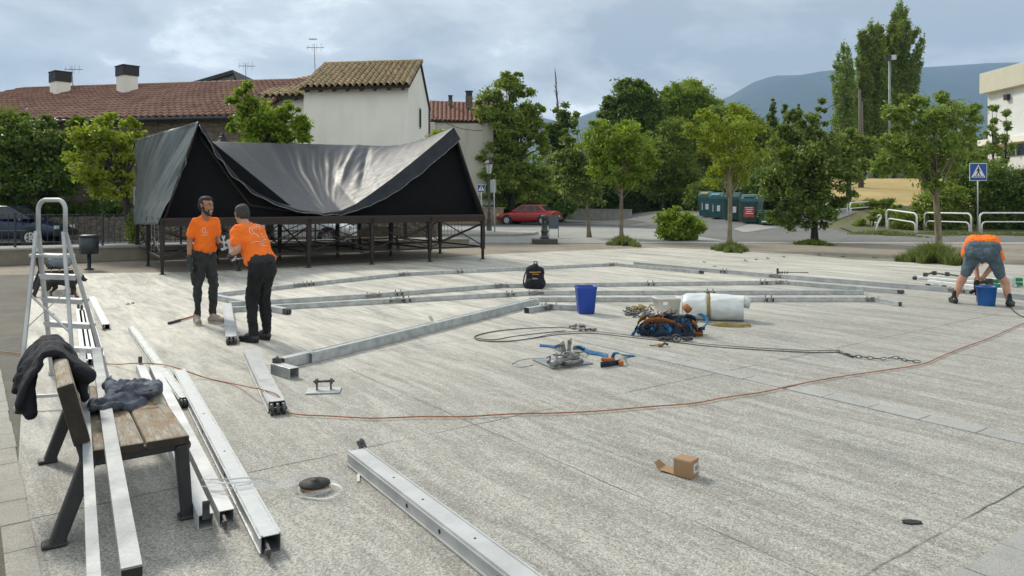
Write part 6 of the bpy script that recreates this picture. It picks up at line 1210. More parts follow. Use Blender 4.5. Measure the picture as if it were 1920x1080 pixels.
def arcp(cx, cy, rx, ry, a0, a1, rot=0, n=14): return [(cx + rx * math.cos(a) * math.cos(rot) - ry * math.sin(a) * math.sin(rot), cy + rx * math.cos(a) * math.sin(rot) + ry * math.sin(a) * math.cos(rot)) for a in np.linspace(a0, a1, n)]
ln = [arcp(476, 432, 13, 9, 1.4, 5.0, .65), arcp(477, 433, 10, 6.5, 1.4, 5.2, .65), [(468, 430), (471, 424), (474, 431), (477, 427), (480, 433)], [(482, 437), (485, 441), (488, 437), (490, 442), (493, 440)], [(484, 443), (489, 447), (494, 444), (497, 449)], [(475, 455), (483, 453), (491, 455), (499, 452), (503, 456)], [(484, 458), (490, 457), (497, 459), (504, 458)], [(490, 461), (496, 461), (502, 463)], arcp(489, 441, 8, 6, 3.4, 6.6, .6), [(472, 437), (478, 441), (484, 448)], [(486, 451), (492, 449), (499, 452)]]
project(sh2, [pix(l, y2) for l in ln], .0040, MT['print'], 'back_print', V(.05, 1, -.05))
# things the two men hold
t = root('held_profile', 'short bright aluminium profile with a black lower end held upright by the older worker', 'metal profile', P(437, 500, y2 + .35)); a = P(430, 449, y2 + .35); b_ = P(440, 490, y2 + .33); mb = MB(); mb.hollow(a, b_, .065, .05, .006, up=(1, 0, 0)); mb.build('profile', MT['alu_b'], t, True); mb = MB(); d = (b_ - a).normalized(); mb.bar(b_ - d * .005, b_ + d * .06, .068, .054, up=(1, 0, 0)); mb.build('black_end', MT['black_in'], t, True)
mb = MB(); mb.bar(a + d * .1 - V(.05, 0, 0), a + d * .14 - V(.13, 0, -.01), .03, .03); mb.build('clamp', MT['alu'], t, True)
t = root('spanner', 'open ended spanner held up by the young worker', 'spanner', P(419, 462, y1 - .15)); yy = y1 - .17; mb = MB(); mb.bar(P(421, 464, yy), P(419, 448, yy), .018, .008); mb.ell(P(419, 446, yy), (.022, .006, .018)); mb.bar(P(416.5, 446, yy), P(417, 441, yy), .012, .009); mb.bar(P(421, 446, yy), P(421.5, 441.5, yy), .012, .009); mb.build('spanner_body', MT['alu_b'], t, True)
# --- third worker bent double, back to the camera
lo3 = G(1843, 572)
cfg = dict(skin=MT['skin2'], head=(.0, .66, .74), hf=(.0, .55, -.8), hu=(0, .8, .55), hairmat=MT['hair'], hairpts=HAIR,
    body=[((0, .45, .90), (0, .58, .82), .06, .055), ((-.15, .42, .90), (.15, .42, .90), .065, .065), ((-.07, .0, .92), (-.07, .36, .95), .11, .11), ((.07, 0, .92), (.07, .36, .95), .11, .11), ((.11, .0, .86), (.235, .03, .50), .07, .058), ((.235, .03, .50), (.30, .05, .36), .06, .066), ((.30, .05, .36), (.345, .01, .10), .066, .040), ((-.11, 0, .86), (-.235, .03, .50), .07, .058), ((-.235, .03, .50), (-.30, .05, .36), .06, .068), ((-.30, .05, .36), (-.385, .01, .10), .066, .040),
        ((.17, .45, .88), (.14, .42, .60), .052, .046), ((.14, .42, .60), (.00, .30, .40), .046, .034), ((-.17, .45, .88), (-.10, .42, .62), .052, .046), ((-.10, .42, .62), (-.07, .30, .42), .046, .034)],
    hands=[((.0, .29, .40), (-.8, -.2, -.4), (0, .3, 1), 1, .9), ((-.07, .29, .42), (-.1, -.2, -1), (.8, .3, 0), -1, .9)],
    clothes=[('t_shirt', [((-.165, .42, .93), (.165, .42, .93), .095, .095), ((-.125, .30, 1.0), (.125, .30, 1.0), .115, .115), ((-.125, .16, 1.0), (.125, .16, 1.0), .120, .120), ((-.12, .06, .975), (.12, .06, .975), .122, .122), ((.19, .43, .92), (.235, .40, .74), .082, .080), ((-.19, .43, .92), (-.225, .40, .78), .082, .078)], MT['orange'], .011, .016, 10),
        ('shorts', [((-.12, -.01, .90), (.12, -.01, .90), .135, .135), ((-.10, -.06, .83), (.10, -.06, .83), .12, .12), ((-.13, -.03, .80), (.13, -.03, .80), .12, .12), ((.135, -.01, .78), (.235, .03, .50), .115, .085), ((-.135, -.01, .78), (-.235, .03, .50), .115, .085)], MT['denim'], .011, .020, 10),
        ('socks', [((.345, .01, .18), (.35, .01, .09), .043, .043)], MT['black_in'], .010, 0, 5), ('socks', [((-.385, .01, .18), (-.388, .01, .09), .043, .043)], MT['black_in'], .010, 0, 5)],
    shoes=[(shoe(.35, .01, .3, 1, .18), MT['boot'], MT['black_in']), (shoe(-.39, .01, -.3, 1, .18), MT['boot'], MT['black_in'])])
cfg['hands'] = []
cfg['gloves'] = [((.0, .29, .40), (-.8, -.2, -.4), (0, .3, 1), MT['skin2'], 1, .9), ((-.07, .29, .42), (-.1, -.2, -1), (.8, .3, 0), MT['skin2'], -1, .9)]
gl = cfg.pop('gloves'); cfg['hands'] = [(a, b2, c, e, f) for a, b2, c, _, e, f in gl]
man3, g3_, q3 = person('worker bent double in orange T-shirt and faded blue shorts drilling the ground, seen from behind', lo3, (.60, 1), cfg)
t = root('power_drill', 'black cordless drill pointing down in the hands of the bent worker', 'drill', lo3); k = lambda x, y, z: g3_((x, y, z)); mb = MB(); mb.cap(k(-.085, .25, .34), k(-.085, .25, .20), .042, .036); mb.cap(k(-.085, .25, .20), k(-.085, .25, .14), .026, .022); mb.build('motor_housing', MT['black_in'], t, True)
mb = MB(); mb.cap(k(-.085, .25, .33), k(.06, .27, .35), .026, .03); mb.box(k(.09, .27, .35), (.08, .09, .11)); mb.build('grip', MT['fit'], t, True, bev=.008); mb = MB(); mb.cap(k(-.13, .24, .19), k(-.16, .24, .17), .03, .03); mb.build('side_handle', MT['black_in'], t, True); mb = MB(); mb.tube([k(-.085, .25, .14), k(-.085, .25, .012)], .006, 6); mb.build('drill_bit', MT['alu'], t, True)
# ------------------------------------------------------------------ dog
dl = G(108, 562); dl.y += .15; t = root('dog', 'black dog with brown lower legs walking behind the stepladder, head to the right', 'dog', dl, R(8)); t.scale = (.84, .84, .84)
mb = MB(); caps(mb, [((-.20, 0, .37), (.02, 0, .36), .085, .10), ((.02, 0, .36), (.16, 0, .35), .105, .120), ((.16, 0, .35), (.24, 0, .41), .10, .085), ((.24, 0, .42), (.33, .0, .43), .085, .075), ((.33, 0, .42), (.42, -.01, .375), .055, .038),
    ((-.20, .06, .34), (-.17, .07, .22), .07, .05), ((-.17, .07, .22), (-.26, .07, .12), .042, .025), ((-.26, .07, .12), (-.25, .07, .03), .024, .020), ((-.25, .07, .025), (-.21, .07, .022), .024, .022),
    ((-.22, -.06, .34), (-.24, -.07, .22), .07, .048), ((-.24, -.07, .22), (-.34, -.07, .13), .040, .025), ((-.34, -.07, .13), (-.36, -.07, .03), .024, .020), ((-.36, -.07, .025), (-.32, -.07, .022), .024, .022),
    ((.16, .06, .30), (.19, .07, .17), .055, .036), ((.19, .07, .17), (.22, .07, .03), .032, .023), ((.22, .07, .025), (.26, .07, .022), .026, .022),
    ((.14, -.06, .30), (.10, -.07, .17), .055, .036), ((.10, -.07, .17), (.11, -.07, .03), .032, .023), ((.11, -.07, .025), (.15, -.07, .022), .026, .022), ((-.26, 0, .40), (-.36, 0, .34), .026, .020), ((-.36, 0, .34), (-.42, 0, .26), .02, .012)])
m, nt, b, out = newmat('black and tan dog fur'); co = coord(nt); sp_ = N(nt, 'SeparateXYZ'); L(nt, co, sp_.inputs[0]); c = mixc(nt, mr(nt, mth(nt, 'ADD', sp_.outputs[2], mth(nt, 'MULTIPLY', nz(nt, co, 12, 3), .1)), .17, .23), (.14, .07, .03), (.010, .009, .009)); L(nt, c, b.inputs['Base Color']); b.inputs['Roughness'].default_value = .6; bump(nt, b, nz(nt, co, 80, 4), .5, .005)
blob(mb, 'body', m, t, .009, 3, .004, 30)
for s in (-1, 1): mb = MB(); mb.cap((.30, s * .07, .47), (.31, s * .095, .39), .028, .018); blob(mb, 'ear', MT['hair'], t, .008, 1)
mb = MB(); mb.ell((.455, -.012, .385), (.016, .016, .013)); mb.build('nose', MT['black_in'], t)
for s in (-1, 1): mb = MB(); mb.ell((.385, s * .040 - .005, .435), (.008, .008, .008)); mb.build('eye', MT['glass'], t)
mb = MB(); mb.tube([(.24 + .0 * a, math.cos(a * .628) * .088, .41 + math.sin(a * .628) * .088) for a in range(10)], .010, 6, True); mb.build('collar', MT['zinc'], t)
c = G(88, 541); t = root('grey_bag', 'blue grey bag resting on the far bench beside the dog', 'bag', V(c.x, c.y, 0)); Mb2 = Matrix.Translation(b2.location) @ Matrix.Rotation(BR, 4, 'Z'); t.location = Mb2 @ V(.38, .4, .45)
mb = MB(); mb.cap((-.12, 0, .08), (.12, 0, .08), .10, .10); mb.cap((-.1, .05, .16), (.1, .05, .16), .08, .08); blob(mb, 'bag_body', M('blue grey bag cloth', (.20, .24, .27), (.14, .17, .2), .8), t, .014, 3, .03, 9)
# ------------------------------------------------------------------ vegetation
def unit(n):
    a = rng.normal(size=(n, 3)); return a / np.linalg.norm(a, axis=1, keepdims=True)
def leafquads(c, size, upb=.5, asp=.5, droop=None):
    n = len(c); nr = unit(n) + np.array([0, 0, upb]); nr /= np.linalg.norm(nr, axis=1, keepdims=True)
    t = np.cross(nr, unit(n)); t /= np.linalg.norm(t, axis=1, keepdims=True)
    if droop is not None: t = t + np.array(droop); t /= np.linalg.norm(t, axis=1, keepdims=True)
    b = np.cross(nr, t); s = size * (.6 + .8 * rng.random((n, 1)))
    vs = np.stack([c - t * s, c - b * s * asp + nr * s * .12, c + t * s, c + b * s * asp + nr * s * .12], 1).reshape(-1, 3)
    return vs, np.arange(4 * n).reshape(n, 4)
def clumps(lobes, dens, sh=.42):
    cs = []; rs = []
    for c, r in lobes:
        c = np.array(c); r = np.array(r, dtype=float); k = max(5, int(dens * (r[0] * r[1] * r[2]) ** (2 / 3))); d = unit(k); q = rng.random((k, 1)) ** sh
        cs.append(c + d * r * q * (.92 + .16 * rng.random((k, 1)))); rs.append(np.full(k, r.mean()))
    return np.concatenate(cs), np.concatenate(rs)
def crown(name, lobes, mat, par, dens=26, per=60, leaf=.09, spread=.20,  upb=.5, asp=.5, flat=.7, zmin=None, droop=None, sh=.42):
    cc, rr = clumps(lobes, dens, sh); per = int(per * 1.7); leaf *= .84; spread *= 1.02; k = len(cc); off = rng.normal(size=(k, per, 3)) * np.array([1, 1, flat]) * (spread * (.5 + .9 * rng.random((k, 1, 1)))) * np.clip(rr[:, None, None], .35, 3)
    pts = (cc[:, None, :] + off).reshape(-1, 3); leaf *= 1.12
    if zmin is not None: pts = pts[pts[:, 2] > zmin]
    v, f = leafquads(pts, leaf, upb, asp, droop); return np_mesh(name, v, f, mat, par), cc
def trunk(par, base, top, r, cc, mat, nb=26, lean=.0, name='trunk', r2=.6):
    base = Vector(base); top = Vector(top); mb = MB(); n = 9; pts = []; 
    for i in range(n): k = i / (n - 1); p = base.lerp(top, k); w = .5 * r * k; pts.append(p + V(noise.noise(p * .7 + V(3, 0, 0)) * w * 2, noise.noise(p * .7 + V(0, 9, 0)) * w * 2, 0))
    pts[0].z -= .08; mb.tube(pts, [r * (1.35 if i == 0 else 1.0) * (1 - (1 - r2) * i / (n - 1)) for i in range(n)], 10)
    idx = rng.permutation(len(cc))[:nb]
    for j in idx:
        e = Vector(cc[j]); k = random.uniform(.55, 1.0); s = pts[int(k * (n - 1))]
        if e.z < s.z: s = pts[int(.6 * (n - 1))]
        m_ = s.lerp(e, .5) + V(random.uniform(-.1, .1), random.uniform(-.1, .1), .12 * (e - s).length); rr = r * random.uniform(.22, .42); q = [s, s.lerp(m_, .5) + V(0, 0, .02), m_, m_.lerp(e, .5), e]; mb.tube(q, [rr, rr * .85, rr * .6, rr * .4, rr * .18], 6)
    mb.build(name, mat, par, True)
def L3(lobes, y):
    out = []
    for l in lobes:
        u, v, ru, rv = l[:4]; dy = l[4] if len(l) > 4 else 0; yy = y + dy; p = P(u, v, yy); out.append(((p.x, p.y, p.z), (ru * yy / F, ru * yy / F * (l[5] if len(l) > 5 else .9), rv * yy / F)))
    return out
def tree(label, base, y, lobes, mat, bark, r, name='street_tree', ttop=None, group=None, nb=26, crownname='crown', extra=None, **k):
    b_ = P(base[0], V0, y); b_ = V(b_.x, b_.y, float(hgt(b_.x, b_.y)) if base[1] is None else base[1]); t = root(name, label, 'tree', b_, 0, group); lb = L3(lobes, y); o, cc = crown(crownname, lb, mat, t, **k)
    if ttop is None: top = np.mean([c[0] for c in lb], axis=0)
    else: q = P(ttop[0], ttop[1], y); top = (q.x, q.y, q.z)
    trunk(t, b_, top, r, cc, bark, nb); return t
G1 = 'young trees round the square'; G2 = 'trees beyond the street'
# left: dark tree, yellow green tree, tree behind the stage
tree('large dark green tree at the left edge behind the blue car', (38, 0), 31.5, [(40, 265, 62, 62), (100, 290, 48, 60), (-10, 290, 60, 80), (60, 340, 70, 45), (130, 260, 26, 34), (85, 225, 16, 20), (20, 225, 30, 26), (120, 330, 40, 40), (148, 222, 12, 8), (5, 370, 45, 28)], MT['lf_d'], MT['bark_d'], .2, group=G2, nb=34, dens=30, per=70, leaf=.095, spread=.17, name='broadleaf_tree')
tree('bright yellow green tree left of the stage with ivy on its trunk', (250, .3), 22.3, [(195, 260, 44, 36), (165, 285, 36, 38), (225, 290, 36, 44), (190, 330, 46, 34), (235, 340, 24, 28), (200, 235, 22, 20), (246, 240, 18, 20), (150, 265, 16, 20), (180, 355, 26, 14)], MT['lf_y'], MT['bark_d'], .13, ttop=(225, 300), group=G1, dens=34, per=70, leaf=.075, spread=.19)
t_ = root('ivy', 'ivy growing up the trunk of the bright tree left of the stage', 'ivy', P(250, V0, 22.1) * 1); t_.location.z = .4; cy_ = [(P(252 + random.uniform(-6, 6), random.uniform(400, 450), 22.1)) for _ in range(22)]; pts = np.concatenate([np.array(p) + rng.normal(size=(40, 3)) * np.array([.09, .09, .10]) for p in cy_]); v, f = leafquads(pts, .05); np_mesh('leaves', v, f, MT['lf_o'], t_)
tree('dense light green tree rising behind the stage tarpaulin', (505, 0), 25.5, [(500, 235, 52, 42), (455, 195, 28, 34), (462, 165, 14, 18), (540, 235, 34, 34), (572, 250, 20, 26), (440, 230, 20, 20), (500, 275, 60, 28), (480, 205, 26, 24), (545, 205, 16, 14), (562, 215, 8, 16)], MT['lf_m'], MT['bark_d'], .16, group=G1, dens=34, per=75, leaf=.08, spread=.17)
tree('small sapling tip between cream house and right canopy peak', (820, 0), 28, [(824, 250, 8, 9), (818, 262, 10, 10), (806, 264, 6, 6)], MT['lf_y'], MT['bark_l'], .05, name='sapling', nb=6, dens=60, per=40, leaf=.07, spread=.25)
# centre
tree('tall open crowned acacia right of the red roofed house', (962, 0), 54, [(955, 165, 34, 26), (920, 200, 32, 30), (985, 200, 30, 30), (950, 230, 48, 34), (1000, 235, 26, 28), (905, 255, 26, 36), (940, 290, 44, 34), (1005, 275, 26, 24), (910, 320, 34, 40), (965, 340, 44, 44), (1005, 330, 28, 34), (970, 145, 12, 10), (1013, 207, 9, 6), (925, 370, 30, 30), (985, 375, 34, 22)], MT['lf_o'], MT['bark_d'], .28, ttop=(962, 210), group=G2, nb=60, dens=17, per=90, leaf=.13, spread=.16, name='acacia_tree', sh=.3)
tree('ivy clad dark tree with pale fringed leaves, left of the feathery round tree', (1105, 0), 33.6, [(1070, 260, 22, 30), (1062, 310, 26, 34), (1085, 350, 34, 26), (1075, 230, 12, 22), (1110, 375, 28, 14), (1050, 350, 16, 22), (1095, 300, 26, 40)], MT['lf_s'], MT['bark_l'], .10, ttop=(1098, 330), group=G1, dens=34, per=60, leaf=.09, spread=.17)
tree('feathery round headed tree with slim trunk, centre of the row', (1165, 0), 31, [(1160, 270, 56, 36), (1115, 265, 32, 30), (1205, 280, 34, 34), (1150, 315, 44, 30), (1200, 320, 30, 24), (1130, 300, 30, 30), (1180, 240, 34, 16), (1130, 235, 30, 14), (1225, 300, 14, 16), (1165, 345, 36, 14)], MT['lf_m'], MT['bark_l'], .085, ttop=(1166, 300), group=G1, dens=32, per=75, leaf=.085, spread=.17, asp=.35)
tree('bright yellow green slim tree in front of the green containers', (1368, 0), 26, [(1365, 255, 52, 40), (1320, 260, 30, 30), (1405, 240, 28, 34), (1370, 300, 46, 34), (1340, 225, 28, 22), (1385, 205, 30, 14), (1345, 330, 30, 22), (1395, 330, 26, 20), (1410, 290, 22, 30), (1318, 215, 16, 14), (1295, 245, 10, 12)], MT['lf_y'], MT['bark_l'], .085, ttop=(1370, 280), group=G1, dens=32, per=75, leaf=.072, spread=.17, asp=.35)
tree('broad dark tree with pale leaf undersides reaching nearly to the ground', (1527, 0), 29.4, [(1510, 300, 70, 60), (1470, 340, 48, 50), (1560, 330, 48, 56), (1500, 240, 34, 34), (1545, 215, 14, 28), (1490, 210, 14, 16), (1590, 270, 26, 34), (1470, 260, 34, 40), (1510, 380, 60, 30), (1470, 390, 34, 16), (1560, 385, 30, 18), (1440, 345, 14, 26), (1605, 300, 16, 24), (1500, 408, 56, 20), (1450, 402, 26, 18), (1545, 400, 34, 16)], MT['lf_s'], MT['bark_d'], .13, ttop=(1527, 260), group=G1, nb=36, dens=27, per=80, leaf=.085, spread=.125)
tree('large feathery tree with spotted trunk at the right, beside the crossing sign', (1762, 0), 22.4, [(1745, 225, 62, 44), (1690, 235, 40, 44), (1800, 240, 40, 42), (1740, 280, 76, 44), (1690, 300, 46, 36), (1795, 290, 46, 36), (1735, 190, 30, 16), (1815, 205, 20, 16), (1655, 290, 24, 34), (1720, 330, 44, 22), (1745, 345, 20, 18), (1770, 185, 16, 14), (1700, 195, 24, 18), (1650, 320, 18, 16)], MT['lf_g'], MT['bark_l'], .105, ttop=(1750, 260), group=G1, nb=34, dens=34, per=80, leaf=.075, spread=.16, asp=.35)
# background masses, each tree on its own
tree('slim bare topped tree with grey twigs behind the acacia', (1048, 0), 66, [(1046, 245, 24, 30), (1052, 215, 16, 20), (1032, 255, 20, 24), (1075, 225, 12, 16), (1062, 300, 30, 40)], MT['lf_d'], MT['bark_d'], .2, group=G2, dens=30, per=60, leaf=.14, spread=.16, name='broadleaf_tree')
t_ = root('bare_tree', 'bare grey pole like tree top rising above the darker trees', 'tree', P(1045, V0, 67)); t_.location.z = 0; mb = MB(); yb = 67
mb.tube([P(1049, 300, yb), P(1047, 210, yb), P(1043, 165, yb), P(1040, 128, yb)], [.13, .10, .06, .02], 6)
for i in range(46): k = random.random(); v_ = 290 - 150 * k; a = P(1048 - 6 * k, v_, yb); e = P(1048 - 6 * k + random.uniform(-16, 16) * (1.1 - k), v_ - random.uniform(4, 16), yb + random.uniform(-.8, .8)); mb.tube([a, a.lerp(e, .5) + V(0, 0, .1), e], [.035, .025, .01], 4)
mb.build('branches', MT['twig'], t_, True)
tree('tall dark tree standing highest left of the green wood', (1180, 0), 68, [(1185, 190, 42, 40), (1150, 215, 26, 30), (1215, 205, 30, 40), (1180, 250, 56, 44), (1205, 165, 22, 16), (1140, 188, 10, 8), (1175, 160, 16, 12)], MT['lf_d'], MT['bark_d'], .3, group=G2, nb=30, dens=26, per=80, leaf=.15, spread=.15, name='broadleaf_tree')
tree('light green willowy tree with grey twiggy top in the middle of the wood', (1295, 0), 72, [(1290, 195, 44, 44), (1255, 210, 30, 40), (1325, 215, 26, 36), (1285, 260, 70, 50), (1300, 160, 16, 20), (1245, 175, 8, 20), (1340, 200, 18, 20)], MT['lf_m'], MT['bark_l'], .3, group=G2, nb=40, dens=26, per=80, leaf=.15, spread=.14, name='willow_tree', asp=.35)
tree('mid green tree low in the middle of the wood', (1240, 0), 64, [(1240, 290, 46, 46), (1270, 330, 40, 46), (1215, 330, 36, 44), (1260, 260, 34, 34)], MT['lf_o'], MT['bark_d'], .25, group=G2, dens=28, per=75, leaf=.14, spread=.15, name='broadleaf_tree')
tree('dark green tree behind the yellow green slim tree', (1400, 0), 66, [(1390, 240, 40, 40), (1350, 235, 36, 34), (1420, 280, 46, 40), (1370, 300, 60, 40)], MT['lf_o'], MT['bark_d'], .25, group=G2, dens=24, per=75, leaf=.15, spread=.15, name='broadleaf_tree')
for u, v0, w, y_, lab in ((1449, 188, 11, 78, 'leftmost narrow dark conifer in front of the mountain'), (1472, 196, 9, 80, 'middle narrow dark conifer in front of the mountain'), (1498, 197, 11, 79, 'rightmost narrow dark conifer in front of the mountain')):
    tree(lab, (u, 0), y_, [(u, v0 + 18, w * .6, 18), (u, v0 + 45, w, 24), (u, v0 + 80, w * 1.3, 30), (u, v0 + 4, w * .25, 8)], MT['lf_d'], MT['bark_d'], .16, group='narrow conifers', dens=40, per=60, leaf=.13, spread=.16, name='conifer_tree')
tree('undergrowth tree behind the broad dark tree at the hayfield edge', (1590, None), 58, [(1590, 280, 34, 40), (1630, 290, 30, 36), (1560, 290, 36, 42)], MT['lf_o'], MT['bark_d'], .2, group=G2, dens=28, per=70, leaf=.14, spread=.16, name='broadleaf_tree')
# poplars: upswept plumes
def poplar(label, u, y, plumes, mat, dens):
    b_ = P(u, V0, y); t = root('poplar_tree', label, 'tree', (b_.x, b_.y, 3), 0, 'tall poplars'); allp = []; mb = MB()
    root_p = P(u, 330, y); tt = P(u, plumes[0][1] + 30, y); mb.tube([V(b_.x, b_.y, 2.5), root_p, tt], [.45, .35, .08], 8)
    for (pu_, pv_, bu, bv, w) in plumes:
        a = P(bu, bv, y + random.uniform(-1.5, 1.5)); e = P(pu_, pv_, y + random.uniform(-1.5, 1.5)); mb.tube([a, a.lerp(e, .5) + V(0, 0, -.2), e], [.12, .07, .02], 5); n = int(dens * (e - a).length); k = rng.random(n); wid = w * y / F * (np.sin(np.pi * (k * .80 + .12)) ** .7 + .05)
        base_ = np.array(a)[None] * (1 - k[:, None]) + np.array(e)[None] * k[:, None]; ang = rng.random(n) * 6.28; rad = .70 * wid * rng.random(n) ** .5; allp.append(base_ + np.stack([np.cos(ang) * rad, np.sin(ang) * rad, rng.normal(size=n) * .15], 1))
    cl = np.concatenate(allp); pts = (cl[:, None, :] + rng.normal(size=(len(cl), 9, 3)) * np.array([.13, .13, .26])).reshape(-1, 3); v, f = leafquads(pts, .17, .3, .5); np_mesh('crown', v, f, mat, t); mb.build('trunk', MT['bark_l'], t, True)
rs_ = random.Random(4); pl1 = [(1687, 6, 1682, 150, 13)]
for u, v in ((1677, 24), (1700, 18), (1703, 42), (1668, 50), (1722, 56), (1731, 74), (1726, 95), (1728, 118), (1722, 145), (1712, 60), (1690, 40), (1660, 70), (1715, 105), (1700, 80), (1650, 80), (1675, 90), (1640, 95)): pl1.append((u, v, 1680 + rs_.uniform(-12, 12), v + rs_.uniform(60, 90), rs_.uniform(9, 13)))
for k in range(26): u = rs_.uniform(1635, 1716); pl1.append((u, rs_.uniform(120, 210), u + (1680 - u) * .5, rs_.uniform(220, 270), 15))
poplar('tallest poplar with a pointed feathery top', 1685, 104, pl1, MT['lf_o'], 26)
pl2 = [(1634, 44, 1630, 170, 12)]
for u, v in ((1620, 58), (1612, 62), (1645, 48), (1652, 52), (1610, 85), (1655, 72), (1660, 95), (1608, 110), (1625, 70)): pl2.append((u, v, 1632 + rs_.uniform(-8, 8), v + rs_.uniform(60, 90), rs_.uniform(9, 13)))
for k in range(24): u = rs_.uniform(1598, 1672); pl2.append((u, rs_.uniform(100, 200), u + (1632 - u) * .5, rs_.uniform(220, 270), 15))
poplar('second tallest poplar, left of the floodlight pole', 1632, 102, pl2, MT['lf_o'], 26)
pl3 = [(1580, 84, 1585, 190, 7)]
for u, v in ((1572, 100), (1590, 90), (1566, 120), (1595, 108), (1560, 140), (1600, 130), (1563, 165), (1575, 140), (1590, 150)): pl3.append((u, v, 1584 + rs_.uniform(-6, 6), v + rs_.uniform(50, 80), rs_.uniform(6, 9)))
for k in range(14): u = rs_.uniform(1562, 1608); pl3.append((u, rs_.uniform(150, 220), u + (1585 - u) * .5, rs_.uniform(240, 280), 11))
poplar('paler thin poplar at the left of the group', 1585, 98, pl3, MT['lf_g'], 14)
# small airy trees by the modern building
for i, (u, v0, lab) in enumerate(((1862, 195, 'airy slim tree at the corner of the modern building, left one'), (1886, 205, 'airy slim tree in front of the modern building, right one'))):
    tree(lab, (u, None), 50, [(u, v0 + 8, 7, 5), (u + 3, v0 + 30, 10, 8), (u - 2, v0 + 50, 14, 10), (u + 4, v0 + 72, 16, 14), (u - 6, v0 + 90, 14, 12)], MT['lf_g'], MT['bark_d'], .07, group='airy trees by the building', nb=14, dens=18, per=36, leaf=.11, spread=.25, name='slim_tree')
# shrubs and hedges
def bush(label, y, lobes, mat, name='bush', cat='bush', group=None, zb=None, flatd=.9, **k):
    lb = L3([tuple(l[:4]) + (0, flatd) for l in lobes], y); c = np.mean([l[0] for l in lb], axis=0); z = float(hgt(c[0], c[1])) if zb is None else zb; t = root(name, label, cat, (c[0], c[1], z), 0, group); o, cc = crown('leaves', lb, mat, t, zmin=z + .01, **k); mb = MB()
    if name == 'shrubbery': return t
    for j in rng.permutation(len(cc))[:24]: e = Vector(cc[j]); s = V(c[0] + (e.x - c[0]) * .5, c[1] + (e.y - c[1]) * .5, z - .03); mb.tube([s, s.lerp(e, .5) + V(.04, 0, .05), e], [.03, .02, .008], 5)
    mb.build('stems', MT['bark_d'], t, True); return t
bush('rounded leafy bush at the street edge beside the containers', 31.2, [(1272, 425, 34, 26), (1245, 420, 20, 26), (1300, 430, 20, 20), (1270, 402, 18, 12), (1255, 405, 14, 12), (1290, 412, 18, 16), (1275, 438, 44, 12)], MT['lf_m'], dens=60, per=60, leaf=.085, spread=.20)
for i, (lab, y, lobes, mt) in enumerate((('dark hedge behind the straight rails at the right edge', 40.4, [(1880, 350, 60, 44), (1930, 370, 60, 60), (1870, 395, 44, 34), (1835, 390, 30, 34), (1960, 400, 50, 40), (1905, 420, 60, 20)], 'lf_d'),
    ('low hedge behind the bent and middle rails', 40.4, [(1722, 402, 44, 20), (1755, 390, 46, 34), (1790, 385, 44, 40), (1692, 414, 30, 13), (1725, 422, 60, 12), (1800, 415, 44, 22)], 'lf_o'),
    ('shrubby growth under the large feathery tree', 42, [(1800, 340, 40, 34), (1760, 360, 40, 24), (1830, 320, 36, 34), (1850, 340, 40, 44)], 'lf_g'),
    ('weedy bush at the left tip of the verge', 42.0, [(1622, 420, 20, 14), (1645, 408, 26, 12), (1600, 428, 12, 6), (1668, 398, 30, 12)], 'lf_o'),
    ('low green growth between the upper rails and the hayfield', 54.5, [(1560, 394, 50, 12), (1620, 387, 40, 9), (1500, 400, 50, 14), (1660, 384, 40, 9)], 'lf_o'))):
    bush(lab, y, lobes, MT[mt], name='hedge', cat='hedge', flatd=.45, dens=44, per=70, leaf=.085, spread=.15)
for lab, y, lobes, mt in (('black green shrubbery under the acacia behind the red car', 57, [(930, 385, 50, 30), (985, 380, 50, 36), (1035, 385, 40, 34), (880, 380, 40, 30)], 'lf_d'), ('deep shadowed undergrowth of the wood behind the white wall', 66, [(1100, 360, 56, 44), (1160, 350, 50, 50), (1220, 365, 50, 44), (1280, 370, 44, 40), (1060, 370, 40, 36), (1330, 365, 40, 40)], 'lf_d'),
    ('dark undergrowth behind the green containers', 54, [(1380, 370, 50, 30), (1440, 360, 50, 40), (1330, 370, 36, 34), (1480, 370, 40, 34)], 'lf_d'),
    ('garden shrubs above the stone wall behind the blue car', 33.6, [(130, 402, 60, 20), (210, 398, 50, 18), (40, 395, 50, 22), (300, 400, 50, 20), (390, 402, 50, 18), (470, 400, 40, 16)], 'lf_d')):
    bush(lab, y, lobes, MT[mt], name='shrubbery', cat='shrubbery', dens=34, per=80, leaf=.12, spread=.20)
tag(None, ) if False else None
for a, b_, y in (((560, 300), (1000, 400), 0),): pass
# distant wood closing the horizon
def wood(name, label, xs_, y, h, mat, leaf=.5):
    c = []
    for x in np.arange(xs_[0], xs_[1], 2.2): hh = h * (.7 + .5 * random.random()); z0 = float(hgt(x, y)); k = 26; d = unit(k) * np.array([2.2, 2.2, hh * .5]) ; c.append(d + np.array([x, y + random.uniform(-3, 3), z0 + hh * .45]))
    c = np.concatenate(c); pts = (c[:, None, :] + rng.normal(size=(len(c), 14, 3)) * .6).reshape(-1, 3); v, f = leafquads(pts, leaf); o = np_mesh(name, v, f, mat); tag(o, label, 'trees', kind='stuff')
wood('far_wood', 'far belt of dark woodland closing the view behind the street trees', (-30, 75), 110, 8.5, MT['lf_d']); wood('far_wood', 'far belt of woodland behind the left houses', (-110, -28), 90, 6, MT['lf_d'])
